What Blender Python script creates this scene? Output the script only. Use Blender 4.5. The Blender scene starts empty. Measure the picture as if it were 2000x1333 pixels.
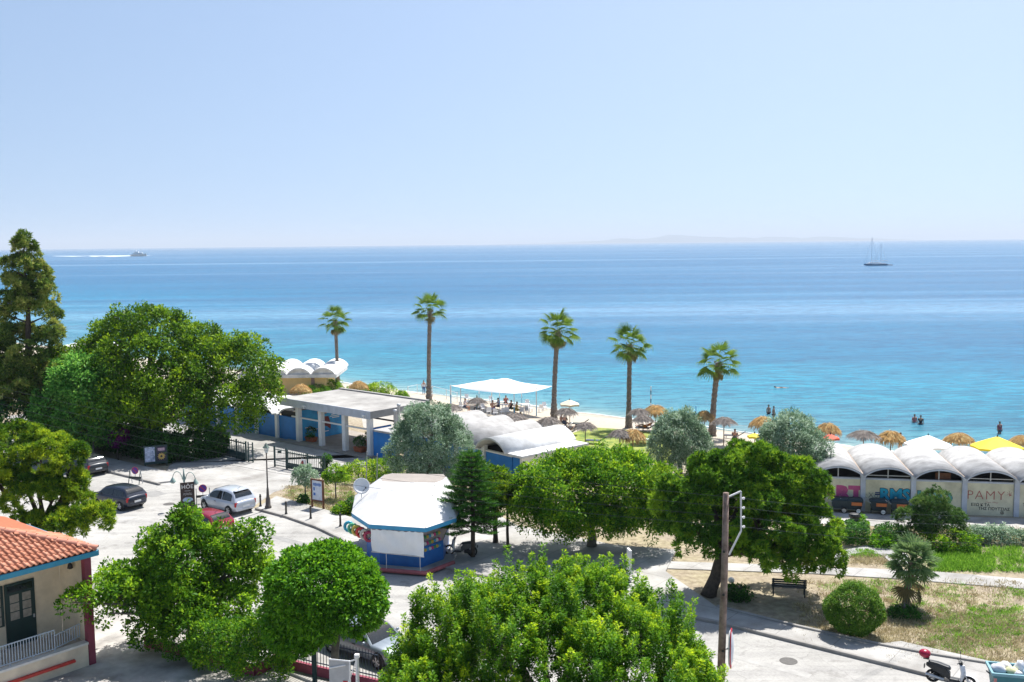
import bpy, math, random
import numpy as np
from mathutils import Vector, Matrix
scene = bpy.context.scene
R = math.radians
# ------------------------------------------------------------------ camera
CAM_H = 17.0; FPX = 1944.0
PITCH = math.atan(190.2 / FPX); ROLL = 0.0103
cp, sp, cr, sr = math.cos(PITCH), math.sin(PITCH), math.cos(ROLL), math.sin(ROLL)
cam = bpy.data.cameras.new('camera'); cam_o = bpy.data.objects.new('camera', cam)
scene.collection.objects.link(cam_o)
fw = Vector((0, cp, -sp)); up0 = Vector((0, sp, cp)); rt0 = Vector((1, 0, 0))
rt = rt0 * cr - up0 * sr; up = rt0 * sr + up0 * cr
m = Matrix((rt, up, -fw)).transposed().to_4x4(); m.translation = (0, 0, CAM_H)
cam_o.matrix_world = m
cam.sensor_width = 36; cam.lens = 36 * FPX / 2000; cam.clip_start = 0.5; cam.clip_end = 120000
scene.camera = cam_o
# ------------------------------------------------------------------ sky and sun
SUN_EL, SUN_AZ = 60.0, 30.0            # azimuth measured from +Y towards +X
world = bpy.data.worlds.new('World'); scene.world = world; world.use_nodes = True
wn = world.node_tree.nodes; wl = world.node_tree.links
bg = wn['Background']
sky = wn.new('ShaderNodeTexSky'); sky.sky_type = 'NISHITA'; sky.sun_disc = False
sky.sun_elevation = R(SUN_EL); sky.sun_rotation = R(SUN_AZ)
sky.altitude = 0; sky.air_density = 1.2; sky.dust_density = 1.3; sky.ozone_density = 1.4
# summer haze: the lowest degrees of the sky take the tone found a little higher up
wt = wn.new('ShaderNodeTexCoord'); ws = wn.new('ShaderNodeSeparateXYZ'); wc = wn.new('ShaderNodeCombineXYZ'); wm = wn.new('ShaderNodeMath'); wx = wn.new('ShaderNodeMath')
wx.operation = 'MAXIMUM'; wx.inputs[1].default_value = 0.0; wm.operation = 'MULTIPLY_ADD'; wm.inputs[1].default_value = 0.78; wm.inputs[2].default_value = 0.22
wl.new(wt.outputs['Generated'], ws.inputs[0]); wl.new(ws.outputs[0], wc.inputs[0]); wl.new(ws.outputs[1], wc.inputs[1]); wl.new(ws.outputs[2], wx.inputs[0]); wl.new(wx.outputs[0], wm.inputs[0]); wl.new(wm.outputs[0], wc.inputs[2]); wl.new(wc.outputs[0], sky.inputs[0])
wl.new(sky.outputs[0], bg.inputs[0]); bg.inputs[1].default_value = 0.080
sun = bpy.data.lights.new('sun', 'SUN'); sun.energy = 4.1; sun.angle = R(0.55); sun.color = (1.0, 0.965, 0.91)
sun_o = bpy.data.objects.new('sun', sun); scene.collection.objects.link(sun_o)
sd = Vector((math.sin(R(SUN_AZ)) * math.cos(R(SUN_EL)), math.cos(R(SUN_AZ)) * math.cos(R(SUN_EL)), math.sin(R(SUN_EL))))
sun_o.rotation_euler = sd.to_track_quat('Z', 'Y').to_euler(); sun_o.location = (0, 0, 60)
vs = scene.view_settings
vs.view_transform = 'Standard'; vs.look = 'None'; vs.gamma = 1.0; vs.use_curve_mapping = False
vs.exposure = 0.95
scene.cycles.max_bounces = 8; scene.cycles.transparent_max_bounces = 6
scene.cycles.use_denoising = True
# ------------------------------------------------------------------ pixel helpers (photo pixels, 2000 x 1333 -> metres)
def ray(x, y):
    u, v = x - 1000, y - 666.5
    u, v = u * cr - v * sr, v * cr + u * sr
    return Vector((u / FPX, cp - sp * v / FPX, -sp - cp * v / FPX))
def G(x, y, z=0.0):
    d = ray(x, y); t = (z - CAM_H) / d.z
    return Vector((d.x * t, d.y * t, z))
def A(x, y, Y):
    d = ray(x, y); t = Y / d.y
    return Vector((d.x * t, Y, CAM_H + d.z * t))
SEA = -1.5
S0 = Vector((-20.5, 131.5)); ST = Vector((0.7660, -0.6428)); SN = Vector((0.6428, 0.7660))
def shore(x, y):                       # metres inland of the waterline
    return -((x - S0.x) * SN.x + (y - S0.y) * SN.y)
def smooth(t): t = max(0, min(1, t)); return t * t * (3 - 2 * t)
def terrain(x, y):
    d = shore(x, y)
    if d > 13: return 0.0
    if d > 0: return SEA * (1 - smooth(d / 13) ** 0.8)
    return max(-6, SEA + d * 0.10)
def T(x, y, h=0.0):                    # where the pixel's ray meets the terrain raised by h
    p = G(x, y, h)
    for k in range(12):
        p = G(x, y, terrain(p.x, p.y) + h)
    return p
# ------------------------------------------------------------------ scene helpers
C = scene.collection
def tag(o, label=None, cat=None, group=None, kind=None):
    if label: o['label'] = label
    if cat: o['category'] = cat
    if group: o['group'] = group
    if kind: o['kind'] = kind
    return o
def thing(name, label, cat, loc=(0, 0, 0), rz=0.0, group=None):
    o = bpy.data.objects.new(name, None); C.objects.link(o)
    o.empty_display_size = 0.3
    o.location = loc; o.rotation_euler = (0, 0, rz)
    return tag(o, label, cat, group)
def wmat(o):
    mm = o.matrix_basis.copy()
    while o.parent:
        o = o.parent; mm = o.matrix_basis @ mm
    return mm
def dup(root, loc=None, rz=None, label=None, parent=None, scale=None):
    r = root.copy(); C.objects.link(r)
    if parent is not None: r.parent = parent
    if loc is not None: r.location = loc
    if rz is not None: r.rotation_euler = (0, 0, rz)
    if scale is not None: r.scale = (scale,) * 3 if not hasattr(scale, '__len__') else scale
    if label: r['label'] = label
    for ch in KIDS.get(root.name, []):
        dup(ch, parent=r)
    return r
KIDS = {}
def reg(o):
    if o.parent: KIDS.setdefault(o.parent.name, []).append(o)
    if o.parent and o.parent.name in KIDS: pass
    return o
class MB:
    def __init__(s): s.v = []; s.f = []; s.m = []; s.mi = 0
    def add(s, vs, fs):
        b = len(s.v); s.v += [tuple(p) for p in vs]
        for q in fs: s.f.append(tuple(i + b for i in q)); s.m.append(s.mi)
        return s
    def box(s, c, d, rz=0.0, M=None):
        x, y, z = [k / 2 for k in d]
        vs = [Vector((i * x, j * y, k * z)) for k in (-1, 1) for j in (-1, 1) for i in (-1, 1)]
        if M is not None: vs = [M @ p for p in vs]
        elif rz:
            rm = Matrix.Rotation(rz, 3, 'Z'); vs = [rm @ p for p in vs]
        c = Vector(c)
        return s.add([p + c for p in vs], [(0, 2, 3, 1), (4, 5, 7, 6), (0, 1, 5, 4), (2, 6, 7, 3), (0, 4, 6, 2), (1, 3, 7, 5)])
    def beam(s, a, b, w, h=None, upv=(0, 0, 1)):
        a, b = Vector(a), Vector(b); h = h or w
        d = (b - a); L = d.length; d.normalize()
        u = Vector(upv)
        if abs(d.dot(u)) > 0.98: u = Vector((1, 0, 0))
        x = d.cross(u).normalized(); y = x.cross(d).normalized()
        M3 = Matrix((x, d, y)).transposed()
        return s.box((a + b) / 2, (w, L, h), M=M3)
    def tube(s, pts, rad, n=8, cap=True):
        pts = [Vector(p) for p in pts]
        if not hasattr(rad, '__len__'): rad = [rad] * len(pts)
        vs = []; ref = None
        for i, p in enumerate(pts):
            a = pts[max(i - 1, 0)]; b = pts[min(i + 1, len(pts) - 1)]
            d = (b - a).normalized()
            if ref is None:
                ref = Vector((0, 0, 1)) if abs(d.z) < 0.9 else Vector((1, 0, 0))
            x = d.cross(ref)
            if x.length < 1e-5: x = d.cross(Vector((0, 1, 0)))
            x.normalize(); y = x.cross(d).normalized(); ref = y
            for k in range(n):
                t = 2 * math.pi * k / n
                vs.append(p + (x * math.cos(t) + y * math.sin(t)) * rad[i])
        fs = []
        for i in range(len(pts) - 1):
            for k in range(n):
                fs.append((i * n + k, i * n + (k + 1) % n, (i + 1) * n + (k + 1) % n, (i + 1) * n + k))
        if cap:
            fs.append(tuple(range(n - 1, -1, -1))); e = (len(pts) - 1) * n
            fs.append(tuple(range(e, e + n)))
        return s.add(vs, fs)
    def lathe(s, prof, n=16, c=(0, 0, 0), cap=True):
        c = Vector(c); vs = []
        for r_, z in prof:
            for k in range(n):
                t = 2 * math.pi * k / n
                vs.append(c + Vector((r_ * math.cos(t), r_ * math.sin(t), z)))
        fs = []
        for i in range(len(prof) - 1):
            for k in range(n):
                fs.append((i * n + k, i * n + (k + 1) % n, (i + 1) * n + (k + 1) % n, (i + 1) * n + k))
        if cap:
            fs.append(tuple(range(n - 1, -1, -1))); e = (len(prof) - 1) * n
            fs.append(tuple(range(e, e + n)))
        return s.add(vs, fs)
    def prism(s, poly, z0, z1):
        n = len(poly)
        vs = [(p[0], p[1], z0) for p in poly] + [(p[0], p[1], z1) for p in poly]
        fs = [tuple(range(n - 1, -1, -1)), tuple(range(n, 2 * n))]
        fs += [(i, (i + 1) % n, n + (i + 1) % n, n + i) for i in range(n)]
        return s.add(vs, fs)
    def loft(s, rings, closed=True, cap=True):
        n = len(rings[0]); vs = [p for r_ in rings for p in r_]; fs = []
        for i in range(len(rings) - 1):
            for k in range(n if closed else n - 1):
                fs.append((i * n + k, i * n + (k + 1) % n, (i + 1) * n + (k + 1) % n, (i + 1) * n + k))
        if cap:
            fs.append(tuple(range(n - 1, -1, -1))); e = (len(rings) - 1) * n
            fs.append(tuple(range(e, e + n)))
        return s.add(vs, fs)
    def ball(s, c, r_, nu=10, nv=7, jit=0, rng=None):
        c = Vector(c); r_ = (r_, r_, r_) if not hasattr(r_, '__len__') else r_
        vs = []
        for j in range(1, nv):
            ph = math.pi * j / nv
            for i in range(nu):
                t = 2 * math.pi * i / nu; k = 1 + (rng.uniform(-jit, jit) if rng else 0)
                vs.append(c + Vector((r_[0] * math.sin(ph) * math.cos(t) * k, r_[1] * math.sin(ph) * math.sin(t) * k, r_[2] * math.cos(ph) * k)))
        b = len(vs); vs.append(c + Vector((0, 0, r_[2]))); vs.append(c - Vector((0, 0, r_[2])))
        fs = []
        for j in range(nv - 2):
            for i in range(nu):
                fs.append((j * nu + i, (j + 1) * nu + i, (j + 1) * nu + (i + 1) % nu, j * nu + (i + 1) % nu))
        for i in range(nu):
            fs.append((b, i, (i + 1) % nu)); fs.append((b + 1, (nv - 2) * nu + (i + 1) % nu, (nv - 2) * nu + i))
        return s.add(vs, fs)
    def mesh(s, name, mats, smooth=False):
        me = bpy.data.meshes.new(name); me.from_pydata(s.v, [], s.f)
        for mm in (mats if isinstance(mats, (list, tuple)) else [mats]): me.materials.append(mm)
        if isinstance(mats, (list, tuple)) and len(mats) > 1: me.polygons.foreach_set('material_index', s.m)
        if smooth: me.polygons.foreach_set('use_smooth', [True] * len(me.polygons))
        me.update(); return me
    def build(s, name, mats, parent=None, world=False, smooth=False, bevel=0, seg=2):
        if world and parent is not None:
            inv = wmat(parent).inverted(); s.v = [tuple(inv @ Vector(p)) for p in s.v]
        me = s.mesh(name, mats, smooth)
        o = bpy.data.objects.new(name, me); C.objects.link(o)
        if parent is not None: o.parent = parent; reg(o)
        if bevel:
            b = o.modifiers.new('bevel', 'BEVEL'); b.width = bevel; b.segments = seg; b.limit_method = 'ANGLE'; b.angle_limit = R(35)
        return o
def link(name, me, parent=None, M=None):
    o = bpy.data.objects.new(name, me); C.objects.link(o)
    if parent is not None: o.parent = parent; reg(o)
    if M is not None: o.matrix_basis = M
    return o
# ------------------------------------------------------------------ materials
def col(c):                             # sRGB 0-255 -> linear
    return tuple(((k / 255) / 12.92 if k / 255 <= 0.04045 else ((k / 255 + 0.055) / 1.055) ** 2.4) for k in c) + (1,)
MATS = {}
def mat(name, c, rough=0.7, var=0.12, scale=3.0, bump=0.0, bscale=30.0, metal=0.0, spec=0.4, c2=None, detail=4.0, coat=0.0, dist=0.02):
    if name in MATS: return MATS[name]
    mt = bpy.data.materials.new(name); mt.use_nodes = True; MATS[name] = mt
    N, L = mt.node_tree.nodes, mt.node_tree.links; b = N['Principled BSDF']
    c = tuple(c[:3]) + (1,)
    b.inputs['Roughness'].default_value = rough; b.inputs['Metallic'].default_value = metal
    b.inputs['Specular IOR Level'].default_value = spec; b.inputs['Coat Weight'].default_value = coat
    if var or c2:
        g = N.new('ShaderNodeNewGeometry'); nz = N.new('ShaderNodeTexNoise')
        nz.inputs['Scale'].default_value = scale; nz.inputs['Detail'].default_value = detail; nz.inputs['Roughness'].default_value = 0.62
        L.new(g.outputs['Position'], nz.inputs['Vector'])
        rp = N.new('ShaderNodeValToRGB'); e = rp.color_ramp.elements
        e[0].position = 0.32; e[1].position = 0.70
        e[0].color = tuple(k * (1 - var) for k in c[:3]) + (1,)
        e[1].color = tuple(min(1, k * (1 + var * 0.7)) for k in (c2 or c)[:3]) + (1,)
        L.new(nz.outputs['Fac'], rp.inputs[0]); L.new(rp.outputs[0], b.inputs['Base Color'])
    else:
        b.inputs['Base Color'].default_value = c
    if bump:
        g2 = N.new('ShaderNodeNewGeometry'); n2 = N.new('ShaderNodeTexNoise'); n2.inputs['Scale'].default_value = bscale; n2.inputs['Detail'].default_value = 5
        bp = N.new('ShaderNodeBump'); bp.inputs['Strength'].default_value = bump; bp.inputs['Distance'].default_value = dist
        L.new(g2.outputs['Position'], n2.inputs['Vector']); L.new(n2.outputs['Fac'], bp.inputs['Height']); L.new(bp.outputs[0], b.inputs['Normal'])
    return mt
LEAFK = 1.5
def leafmat(name, dark, mid, light, trans=0.32, rough=0.5, spec=0.35):
    dark, mid, light = [tuple(min(0.6, k * LEAFK) for k in c) for c in (dark, mid, light)]; trans = min(0.42, trans + 0.08); spec *= 0.6; rough += 0.1
    mt = bpy.data.materials.new(name); mt.use_nodes = True
    N, L = mt.node_tree.nodes, mt.node_tree.links; b = N['Principled BSDF']
    at = N.new('ShaderNodeAttribute'); at.attribute_name = 'lc'
    rp = N.new('ShaderNodeValToRGB'); e = rp.color_ramp.elements
    e[0].position = 0.08; e[0].color = tuple(dark) + (1,); e[1].position = 0.95; e[1].color = tuple(light) + (1,)
    k = rp.color_ramp.elements.new(0.5); k.color = tuple(mid) + (1,)
    L.new(at.outputs['Fac'], rp.inputs[0]); L.new(rp.outputs[0], b.inputs['Base Color'])
    b.inputs['Roughness'].default_value = rough; b.inputs['Specular IOR Level'].default_value = spec
    tr = N.new('ShaderNodeBsdfTranslucent'); mx = N.new('ShaderNodeMixShader'); mx.inputs[0].default_value = trans
    hs = N.new('ShaderNodeHueSaturation'); hs.inputs['Value'].default_value = 1.7; hs.inputs['Hue'].default_value = 0.48; L.new(rp.outputs[0], hs.inputs['Color'])
    L.new(hs.outputs[0], tr.inputs[0]); L.new(b.outputs[0], mx.inputs[1]); L.new(tr.outputs[0], mx.inputs[2])
    L.new(mx.outputs[0], N['Material Output'].inputs[0])
    return mt
WHITE = mat('white_paint', (0.80, 0.80, 0.79), 0.6, 0.06, 1.5)
WHITEWASH = mat('whitewash', (0.60, 0.60, 0.59), 0.85, 0.18, 0.9, 0.25, 14, c2=(0.72, 0.72, 0.71))
ROOFWHITE = mat('roof_coating', (0.29, 0.278, 0.26), 0.9, 0.20, 0.5, 0.2, 10, c2=(0.37, 0.357, 0.335), detail=8)
BLUEWALL = mat('blue_wall_paint', (0.012, 0.20, 0.58), 0.55, 0.16, 1.2)
CONCRETE = mat('pale_concrete', (0.30, 0.29, 0.27), 0.85, 0.22, 0.5, 0.3, 22, c2=(0.52, 0.50, 0.47), detail=8)
BLACKM = mat('black_metal', (0.02, 0.022, 0.025), 0.45, 0.1, 5)
GREENM = mat('dark_green_metal', (0.012, 0.045, 0.045), 0.45, 0.1, 5)
BARK = mat('bark', (0.085, 0.065, 0.05), 0.9, 0.4, 6, 0.8, 25)
BARKGREY = mat('grey_bark', (0.16, 0.145, 0.125), 0.9, 0.35, 5, 0.7, 25)
WOODBROWN = mat('brown_wood', (0.16, 0.062, 0.03), 0.6, 0.25, 8)
SKIN = mat('skin', (0.50, 0.26, 0.17), 0.55, 0.08, 9)
HAIR = mat('dark_hair', (0.02, 0.014, 0.01), 0.6, 0.2, 20)
RUBBER = mat('tyre_rubber', (0.018, 0.018, 0.019), 0.8, 0.2, 8)
ALLOY = mat('alloy', (0.45, 0.46, 0.47), 0.35, 0.05, 5, metal=0.8)
GLASSD = mat('dark_glass', (0.012, 0.018, 0.022), 0.06, 0, spec=0.7)
STEEL = mat('galvanised_steel', (0.52, 0.54, 0.56), 0.45, 0.12, 6, metal=0.35)
REDLAMP = mat('red_lamp', (0.45, 0.015, 0.02), 0.25, 0)
BURG = mat('burgundy_paint', (0.27, 0.055, 0.085), 0.7, 0.2, 2.5)
TERRA = mat('terracotta', (0.42, 0.12, 0.055), 0.8, 0.2, 6)
# ================================================================== ground, sea, streets
def nodes_mat(name):
    mt = bpy.data.materials.new(name); mt.use_nodes = True
    return mt, mt.node_tree.nodes, mt.node_tree.links, mt.node_tree.nodes['Principled BSDF']
def noise(N, L, vec, scale, detail=6, rough=0.6, dim=None):
    n = N.new('ShaderNodeTexNoise'); n.inputs['Scale'].default_value = scale; n.inputs['Detail'].default_value = detail; n.inputs['Roughness'].default_value = rough
    L.new(vec, n.inputs['Vector']); return n.outputs['Fac']
def ramp(N, L, fac, stops):
    r_ = N.new('ShaderNodeValToRGB'); e = r_.color_ramp.elements
    while len(e) < len(stops): e.new(0.5)
    for k, (p, c) in zip(e, stops): k.position = p; k.color = tuple(c[:3]) + (1,)
    L.new(fac, r_.inputs[0]); return r_.outputs[0]
def mixc(N, L, fac, a, b, mode='MIX'):
    x = N.new('ShaderNodeMix'); x.data_type = 'RGBA'; x.blend_type = mode
    if hasattr(fac, 'default_value') and hasattr(fac, 'links'): L.new(fac, x.inputs[0])
    else: x.inputs[0].default_value = fac
    for s_, v in ((6, a), (7, b)):
        if hasattr(v, 'links'): L.new(v, x.inputs[s_])
        else: x.inputs[s_].default_value = tuple(v[:3]) + (1,)
    return x.outputs[2]
def mth(N, L, op, a, b=None, c=None, clamp=False):
    x = N.new('ShaderNodeMath'); x.operation = op; x.use_clamp = clamp
    for i, v in enumerate((a, b, c)):
        if v is None: continue
        if hasattr(v, 'links'): L.new(v, x.inputs[i])
        else: x.inputs[i].default_value = v
    return x.outputs[0]
def mapping(N, L, vec, sc=(1, 1, 1), rz=0.0, loc=(0, 0, 0)):
    x = N.new('ShaderNodeMapping'); x.inputs['Scale'].default_value = sc; x.inputs['Rotation'].default_value = (0, 0, rz); x.inputs['Location'].default_value = loc
    L.new(vec, x.inputs['Vector']); return x.outputs[0]
def shore_node(N, L):                       # distance seaward of the waterline
    g = N.new('ShaderNodeNewGeometry'); d = N.new('ShaderNodeVectorMath'); d.operation = 'DOT_PRODUCT'
    s_ = N.new('ShaderNodeVectorMath'); s_.operation = 'SUBTRACT'; s_.inputs[1].default_value = (S0.x, S0.y, 0)
    L.new(g.outputs['Position'], s_.inputs[0]); L.new(s_.outputs[0], d.inputs[0]); d.inputs[1].default_value = (SN.x, SN.y, 0)
    return g.outputs['Position'], d.outputs['Value']
# --- earth and sand
gm, N, L, b = nodes_mat('earth_and_sand')
pos, sd_ = shore_node(N, L)
n1 = noise(N, L, pos, 0.35, 8, 0.65); n2 = noise(N, L, pos, 3.0, 6)
earth = ramp(N, L, n2, [(0.3, (0.21, 0.17, 0.125)), (0.55, (0.34, 0.285, 0.215)), (0.75, (0.43, 0.375, 0.29))])
dry = ramp(N, L, n2, [(0.3, (0.23, 0.19, 0.12)), (0.6, (0.37, 0.325, 0.21)), (0.8, (0.45, 0.40, 0.28))])
e1 = mixc(N, L, mth(N, L, 'MULTIPLY_ADD', n1, 4.0, -1.6, True), earth, dry)
sand = ramp(N, L, n2, [(0.3, (0.40, 0.35, 0.28)), (0.7, (0.50, 0.45, 0.375))])
f = mth(N, L, 'MULTIPLY_ADD', sd_, 0.12, 3.1, True)
e2 = mixc(N, L, f, e1, sand)
wet = mth(N, L, 'MULTIPLY_ADD', sd_, 0.6, 1.0, True)
e3 = mixc(N, L, wet, e2, (0.34, 0.30, 0.24))
L.new(e3, b.inputs['Base Color']); b.inputs['Roughness'].default_value = 0.95; b.inputs['Specular IOR Level'].default_value = 0.1
bp = N.new('ShaderNodeBump'); bp.inputs['Strength'].default_value = 0.5; bp.inputs['Distance'].default_value = 0.05
L.new(n2, bp.inputs['Height']); L.new(bp.outputs[0], b.inputs['Normal'])
# sheet in shore-aligned coordinates: a along the shore, d inland
aa = np.linspace(-420, 330, 76)
dd = np.concatenate([[-400, -120, -60, -30], np.linspace(-20, 16, 25), np.linspace(20, 130, 30), [170, 260, 420]])
vs_ = []
for d in dd:
    for a in aa:
        x = S0.x + ST.x * a - SN.x * d; y = S0.y + ST.y * a - SN.y * d
        vs_.append((x, y, terrain(x, y)))
na = len(aa)
fs_ = [(j * na + i, j * na + i + 1, (j + 1) * na + i + 1, (j + 1) * na + i) for j in range(len(dd) - 1) for i in range(na - 1)]
fs_ = [q[::-1] for q in fs_]
gb = MB(); gb.add(vs_, fs_); ground = gb.build('ground', gm, smooth=True); tag(ground, kind='structure')
# --- sea
sm, N, L, b = nodes_mat('sea_water')
pos, sd_ = shore_node(N, L)
wob = noise(N, L, mapping(N, L, pos, (0.010, 0.022, 1), 0.55), 1.0, 6, 0.6)
dsh = mth(N, L, 'MULTIPLY', sd_, mth(N, L, 'MULTIPLY_ADD', wob, 1.5, 0.25))
lg = mth(N, L, 'DIVIDE', mth(N, L, 'LOGARITHM', mth(N, L, 'MAXIMUM', mth(N, L, 'ADD', dsh, 4.0), 1.0), 10.0), 4.0)
base = ramp(N, L, lg, [(0.15, (0.24, 0.35, 0.34)), (0.24, (0.075, 0.24, 0.30)), (0.38, (0.014, 0.185, 0.285)), (0.50, (0.006, 0.14, 0.27)), (0.60, (0.009, 0.115, 0.245)), (0.78, (0.022, 0.125, 0.25)), (1.0, (0.05, 0.155, 0.28))])
# sheen of long slicks and wind patches, painted as paler and darker water colour
slick = noise(N, L, mapping(N, L, pos, (0.00032, 0.0125, 1), 0.035), 1.0, 7, 0.55)
slick2 = noise(N, L, mapping(N, L, pos, (0.004, 0.05, 1), -0.02), 1.0, 7, 0.6)
sl = mth(N, L, 'MULTIPLY_ADD', slick, 9.0, -4.75, True)
base2 = mixc(N, L, mth(N, L, 'MULTIPLY', sl, 0.34), base, (0.24, 0.37, 0.50))
patch = ramp(N, L, slick2, [(0.36, (0.74, 0.80, 0.85)), (0.64, (1.2, 1.16, 1.1))])
base3 = mixc(N, L, 1.0, base2, patch, 'MULTIPLY')
rip = noise(N, L, mapping(N, L, pos, (0.35, 1.25, 1), -0.25), 1.0, 7, 0.68)
ripc = ramp(N, L, rip, [(0.36, (0.50, 0.62, 0.70)), (0.5, (1, 1, 1)), (0.64, (1.5, 1.36, 1.26))])  # light and dark of the ripples painted into the water colour
base4 = mixc(N, L, 1.0, base3, ripc, 'MULTIPLY')
L.new(base4, b.inputs['Base Color'])
b.inputs['Roughness'].default_value = 0.22; b.inputs['IOR'].default_value = 1.33; b.inputs['Specular IOR Level'].default_value = 0.11
w1 = noise(N, L, mapping(N, L, pos, (0.9, 2.6, 1), -0.2), 1.0, 8, 0.6)
bp = N.new('ShaderNodeBump'); bp.inputs['Strength'].default_value = 1.0; bp.inputs['Distance'].default_value = 0.35
L.new(w1, bp.inputs['Height']); L.new(bp.outputs[0], b.inputs['Normal'])
sb = MB(); xs = [-42000, -6000, -900, -300, -100, 0, 100, 300, 900, 6000, 42000]; ys = [40, 90, 140, 220, 400, 900, 2500, 8000, 20000, 42000]
sb.add([(x, y, SEA) for y in ys for x in xs], [(j * 11 + i, j * 11 + i + 1, (j + 1) * 11 + i + 1, (j + 1) * 11 + i) for j in range(len(ys) - 1) for i in range(10)])
# keep only the seaward side so that the sheet never runs under the land
keep = []
for q in sb.f:
    keep.append(q)
sea = sb.build('sea', sm); tag(sea, kind='structure')
# foam line along the beach
fm = mat('wash_foam', (0.72, 0.76, 0.76), 0.8, 0.3, 2.0)
fb = MB(); rng = random.Random(5)
for k in range(120):
    a0 = -60 + k * 1.5; w = 0.10 + 0.28 * abs(math.sin(k * 0.7) * math.sin(k * 0.23 + 1)); o0 = 0.35 * math.sin(k * 0.31) + 0.25 * math.sin(k * 0.83); o1 = 0.35 * math.sin((k + 1) * 0.31) + 0.25 * math.sin((k + 1) * 0.83)
    w1_ = 0.10 + 0.28 * abs(math.sin((k + 1) * 0.7) * math.sin((k + 1) * 0.23 + 1))
    def P(a, d): return (S0.x + ST.x * a - SN.x * d, S0.y + ST.y * a - SN.y * d, SEA + 0.03)
    fb.add([P(a0, o0 - w), P(a0 + 1.5, o1 - w1_), P(a0 + 1.5, o1 + w1_ * 0.4), P(a0, o0 + w * 0.4)], [(0, 1, 2, 3)])
tag(fb.build('wave_foam', fm), 'thin white line of foam where the sea meets the beach', 'foam', kind='stuff')
# --- far island
im = mat('island_haze_tint', (0.05, 0.075, 0.085), 0.95, 0.3, 0.002)  # blue tint of distant haze is put into the island colour
ib = MB(); n = 90; rows = []
rngi = np.random.default_rng(3)
prof = []
for i in range(n):
    t = i / (n - 1)
    h = 70 * math.exp(-((t - 0.46) / 0.075) ** 2) + 105 * math.exp(-((t - 0.42) / 0.2) ** 2) + 95 * math.exp(-((t - 0.72) / 0.17) ** 2)
    h = h * (1 + 0.10 * math.sin(t * 60) + 0.06 * math.sin(t * 131)) * smooth(min(t, 1 - t) / 0.12)
    prof.append(h)
for k, (yy, s_) in enumerate([(23500, 0.0), (24000, 0.45), (24700, 0.85), (25400, 1.0), (26200, 0.6), (27200, 0.0)]):
    rows.append([(-1500 + 12500 * i / (n - 1) + 150 * math.sin(k * 2 + i * 0.4), yy + 250 * math.sin(i * 0.31 + k), SEA - 2 + prof[i] * s_ * (1 + 0.12 * math.sin(i * 0.9 + k * 1.7))) for i in range(n)])
ib.loft(rows, closed=False, cap=False)
island = ib.build('island', im, smooth=True); tag(island, 'low hazy island on the horizon across the sea', kind='structure')
# --- street, plaza, pavements (street axis runs along the shore direction)
K0 = Vector((-16.74, 63.31))                 # a point on the far kerb
UT = Vector((0.786, -0.618)); UN = Vector((0.618, 0.786))
def U(a, d, z=0.0): return Vector((K0.x + UT.x * a + UN.x * d, K0.y + UT.y * a + UN.y * d, z))
asm, N, L, b = nodes_mat('worn_asphalt')
g = N.new('ShaderNodeNewGeometry'); pos = g.outputs['Position']
n1 = noise(N, L, pos, 0.22, 9, 0.68); n2 = noise(N, L, pos, 9.0, 6, 0.7)
c1 = ramp(N, L, n1, [(0.3, (0.25, 0.243, 0.232)), (0.46, (0.36, 0.35, 0.335)), (0.72, (0.44, 0.43, 0.41))])
c2 = ramp(N, L, n2, [(0.3, (0.85, 0.85, 0.85)), (0.6, (1.06, 1.06, 1.05))])
cc = mixc(N, L, 1.0, c1, c2, 'MULTIPLY')
vz = N.new('ShaderNodeTexVoronoi'); vz.feature = 'DISTANCE_TO_EDGE'; vz.inputs['Scale'].default_value = 0.22
dn = N.new('ShaderNodeVectorMath'); dn.operation = 'ADD'; nn = N.new('ShaderNodeTexNoise'); nn.inputs['Scale'].default_value = 0.8; L.new(pos, nn.inputs['Vector'])
sc = N.new('ShaderNodeVectorMath'); sc.operation = 'SCALE'; sc.inputs['Scale'].default_value = 2.2; L.new(nn.outputs['Color'], sc.inputs[0]); L.new(pos, dn.inputs[0]); L.new(sc.outputs[0], dn.inputs[1]); L.new(dn.outputs[0], vz.inputs['Vector'])
n3 = noise(N, L, pos, 1.1, 5, 0.6); cc = mixc(N, L, 1.0, cc, ramp(N, L, n3, [(0.30, (0.72, 0.71, 0.70)), (0.44, (1, 1, 1)), (0.75, (1.04, 1.04, 1.03))]), 'MULTIPLY')
n4 = noise(N, L, mapping(N, L, pos, (0.12, 1.6, 1), 0.666), 1.0, 4, 0.55); cc = mixc(N, L, 1.0, cc, ramp(N, L, n4, [(0.36, (0.87, 0.87, 0.87)), (0.55, (1.03, 1.03, 1.02))]), 'MULTIPLY')
crk = mth(N, L, 'LESS_THAN', vz.outputs['Distance'], 0.006)
cc = mixc(N, L, mth(N, L, 'MULTIPLY', crk, 0.22), cc, (0.11, 0.105, 0.10))
L.new(cc, b.inputs['Base Color']); b.inputs['Roughness'].default_value = 0.9; b.inputs['Specular IOR Level'].default_value = 0.2
bp = N.new('ShaderNodeBump'); bp.inputs['Strength'].default_value = 0.25; bp.inputs['Distance'].default_value = 0.02; L.new(n2, bp.inputs['Height']); L.new(bp.outputs[0], b.inputs['Normal'])
PAVE = mat('pale_paving', (0.36, 0.348, 0.33), 0.88, 0.22, 0.4, 0.3, 16, c2=(0.43, 0.42, 0.40), detail=10)
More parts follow.
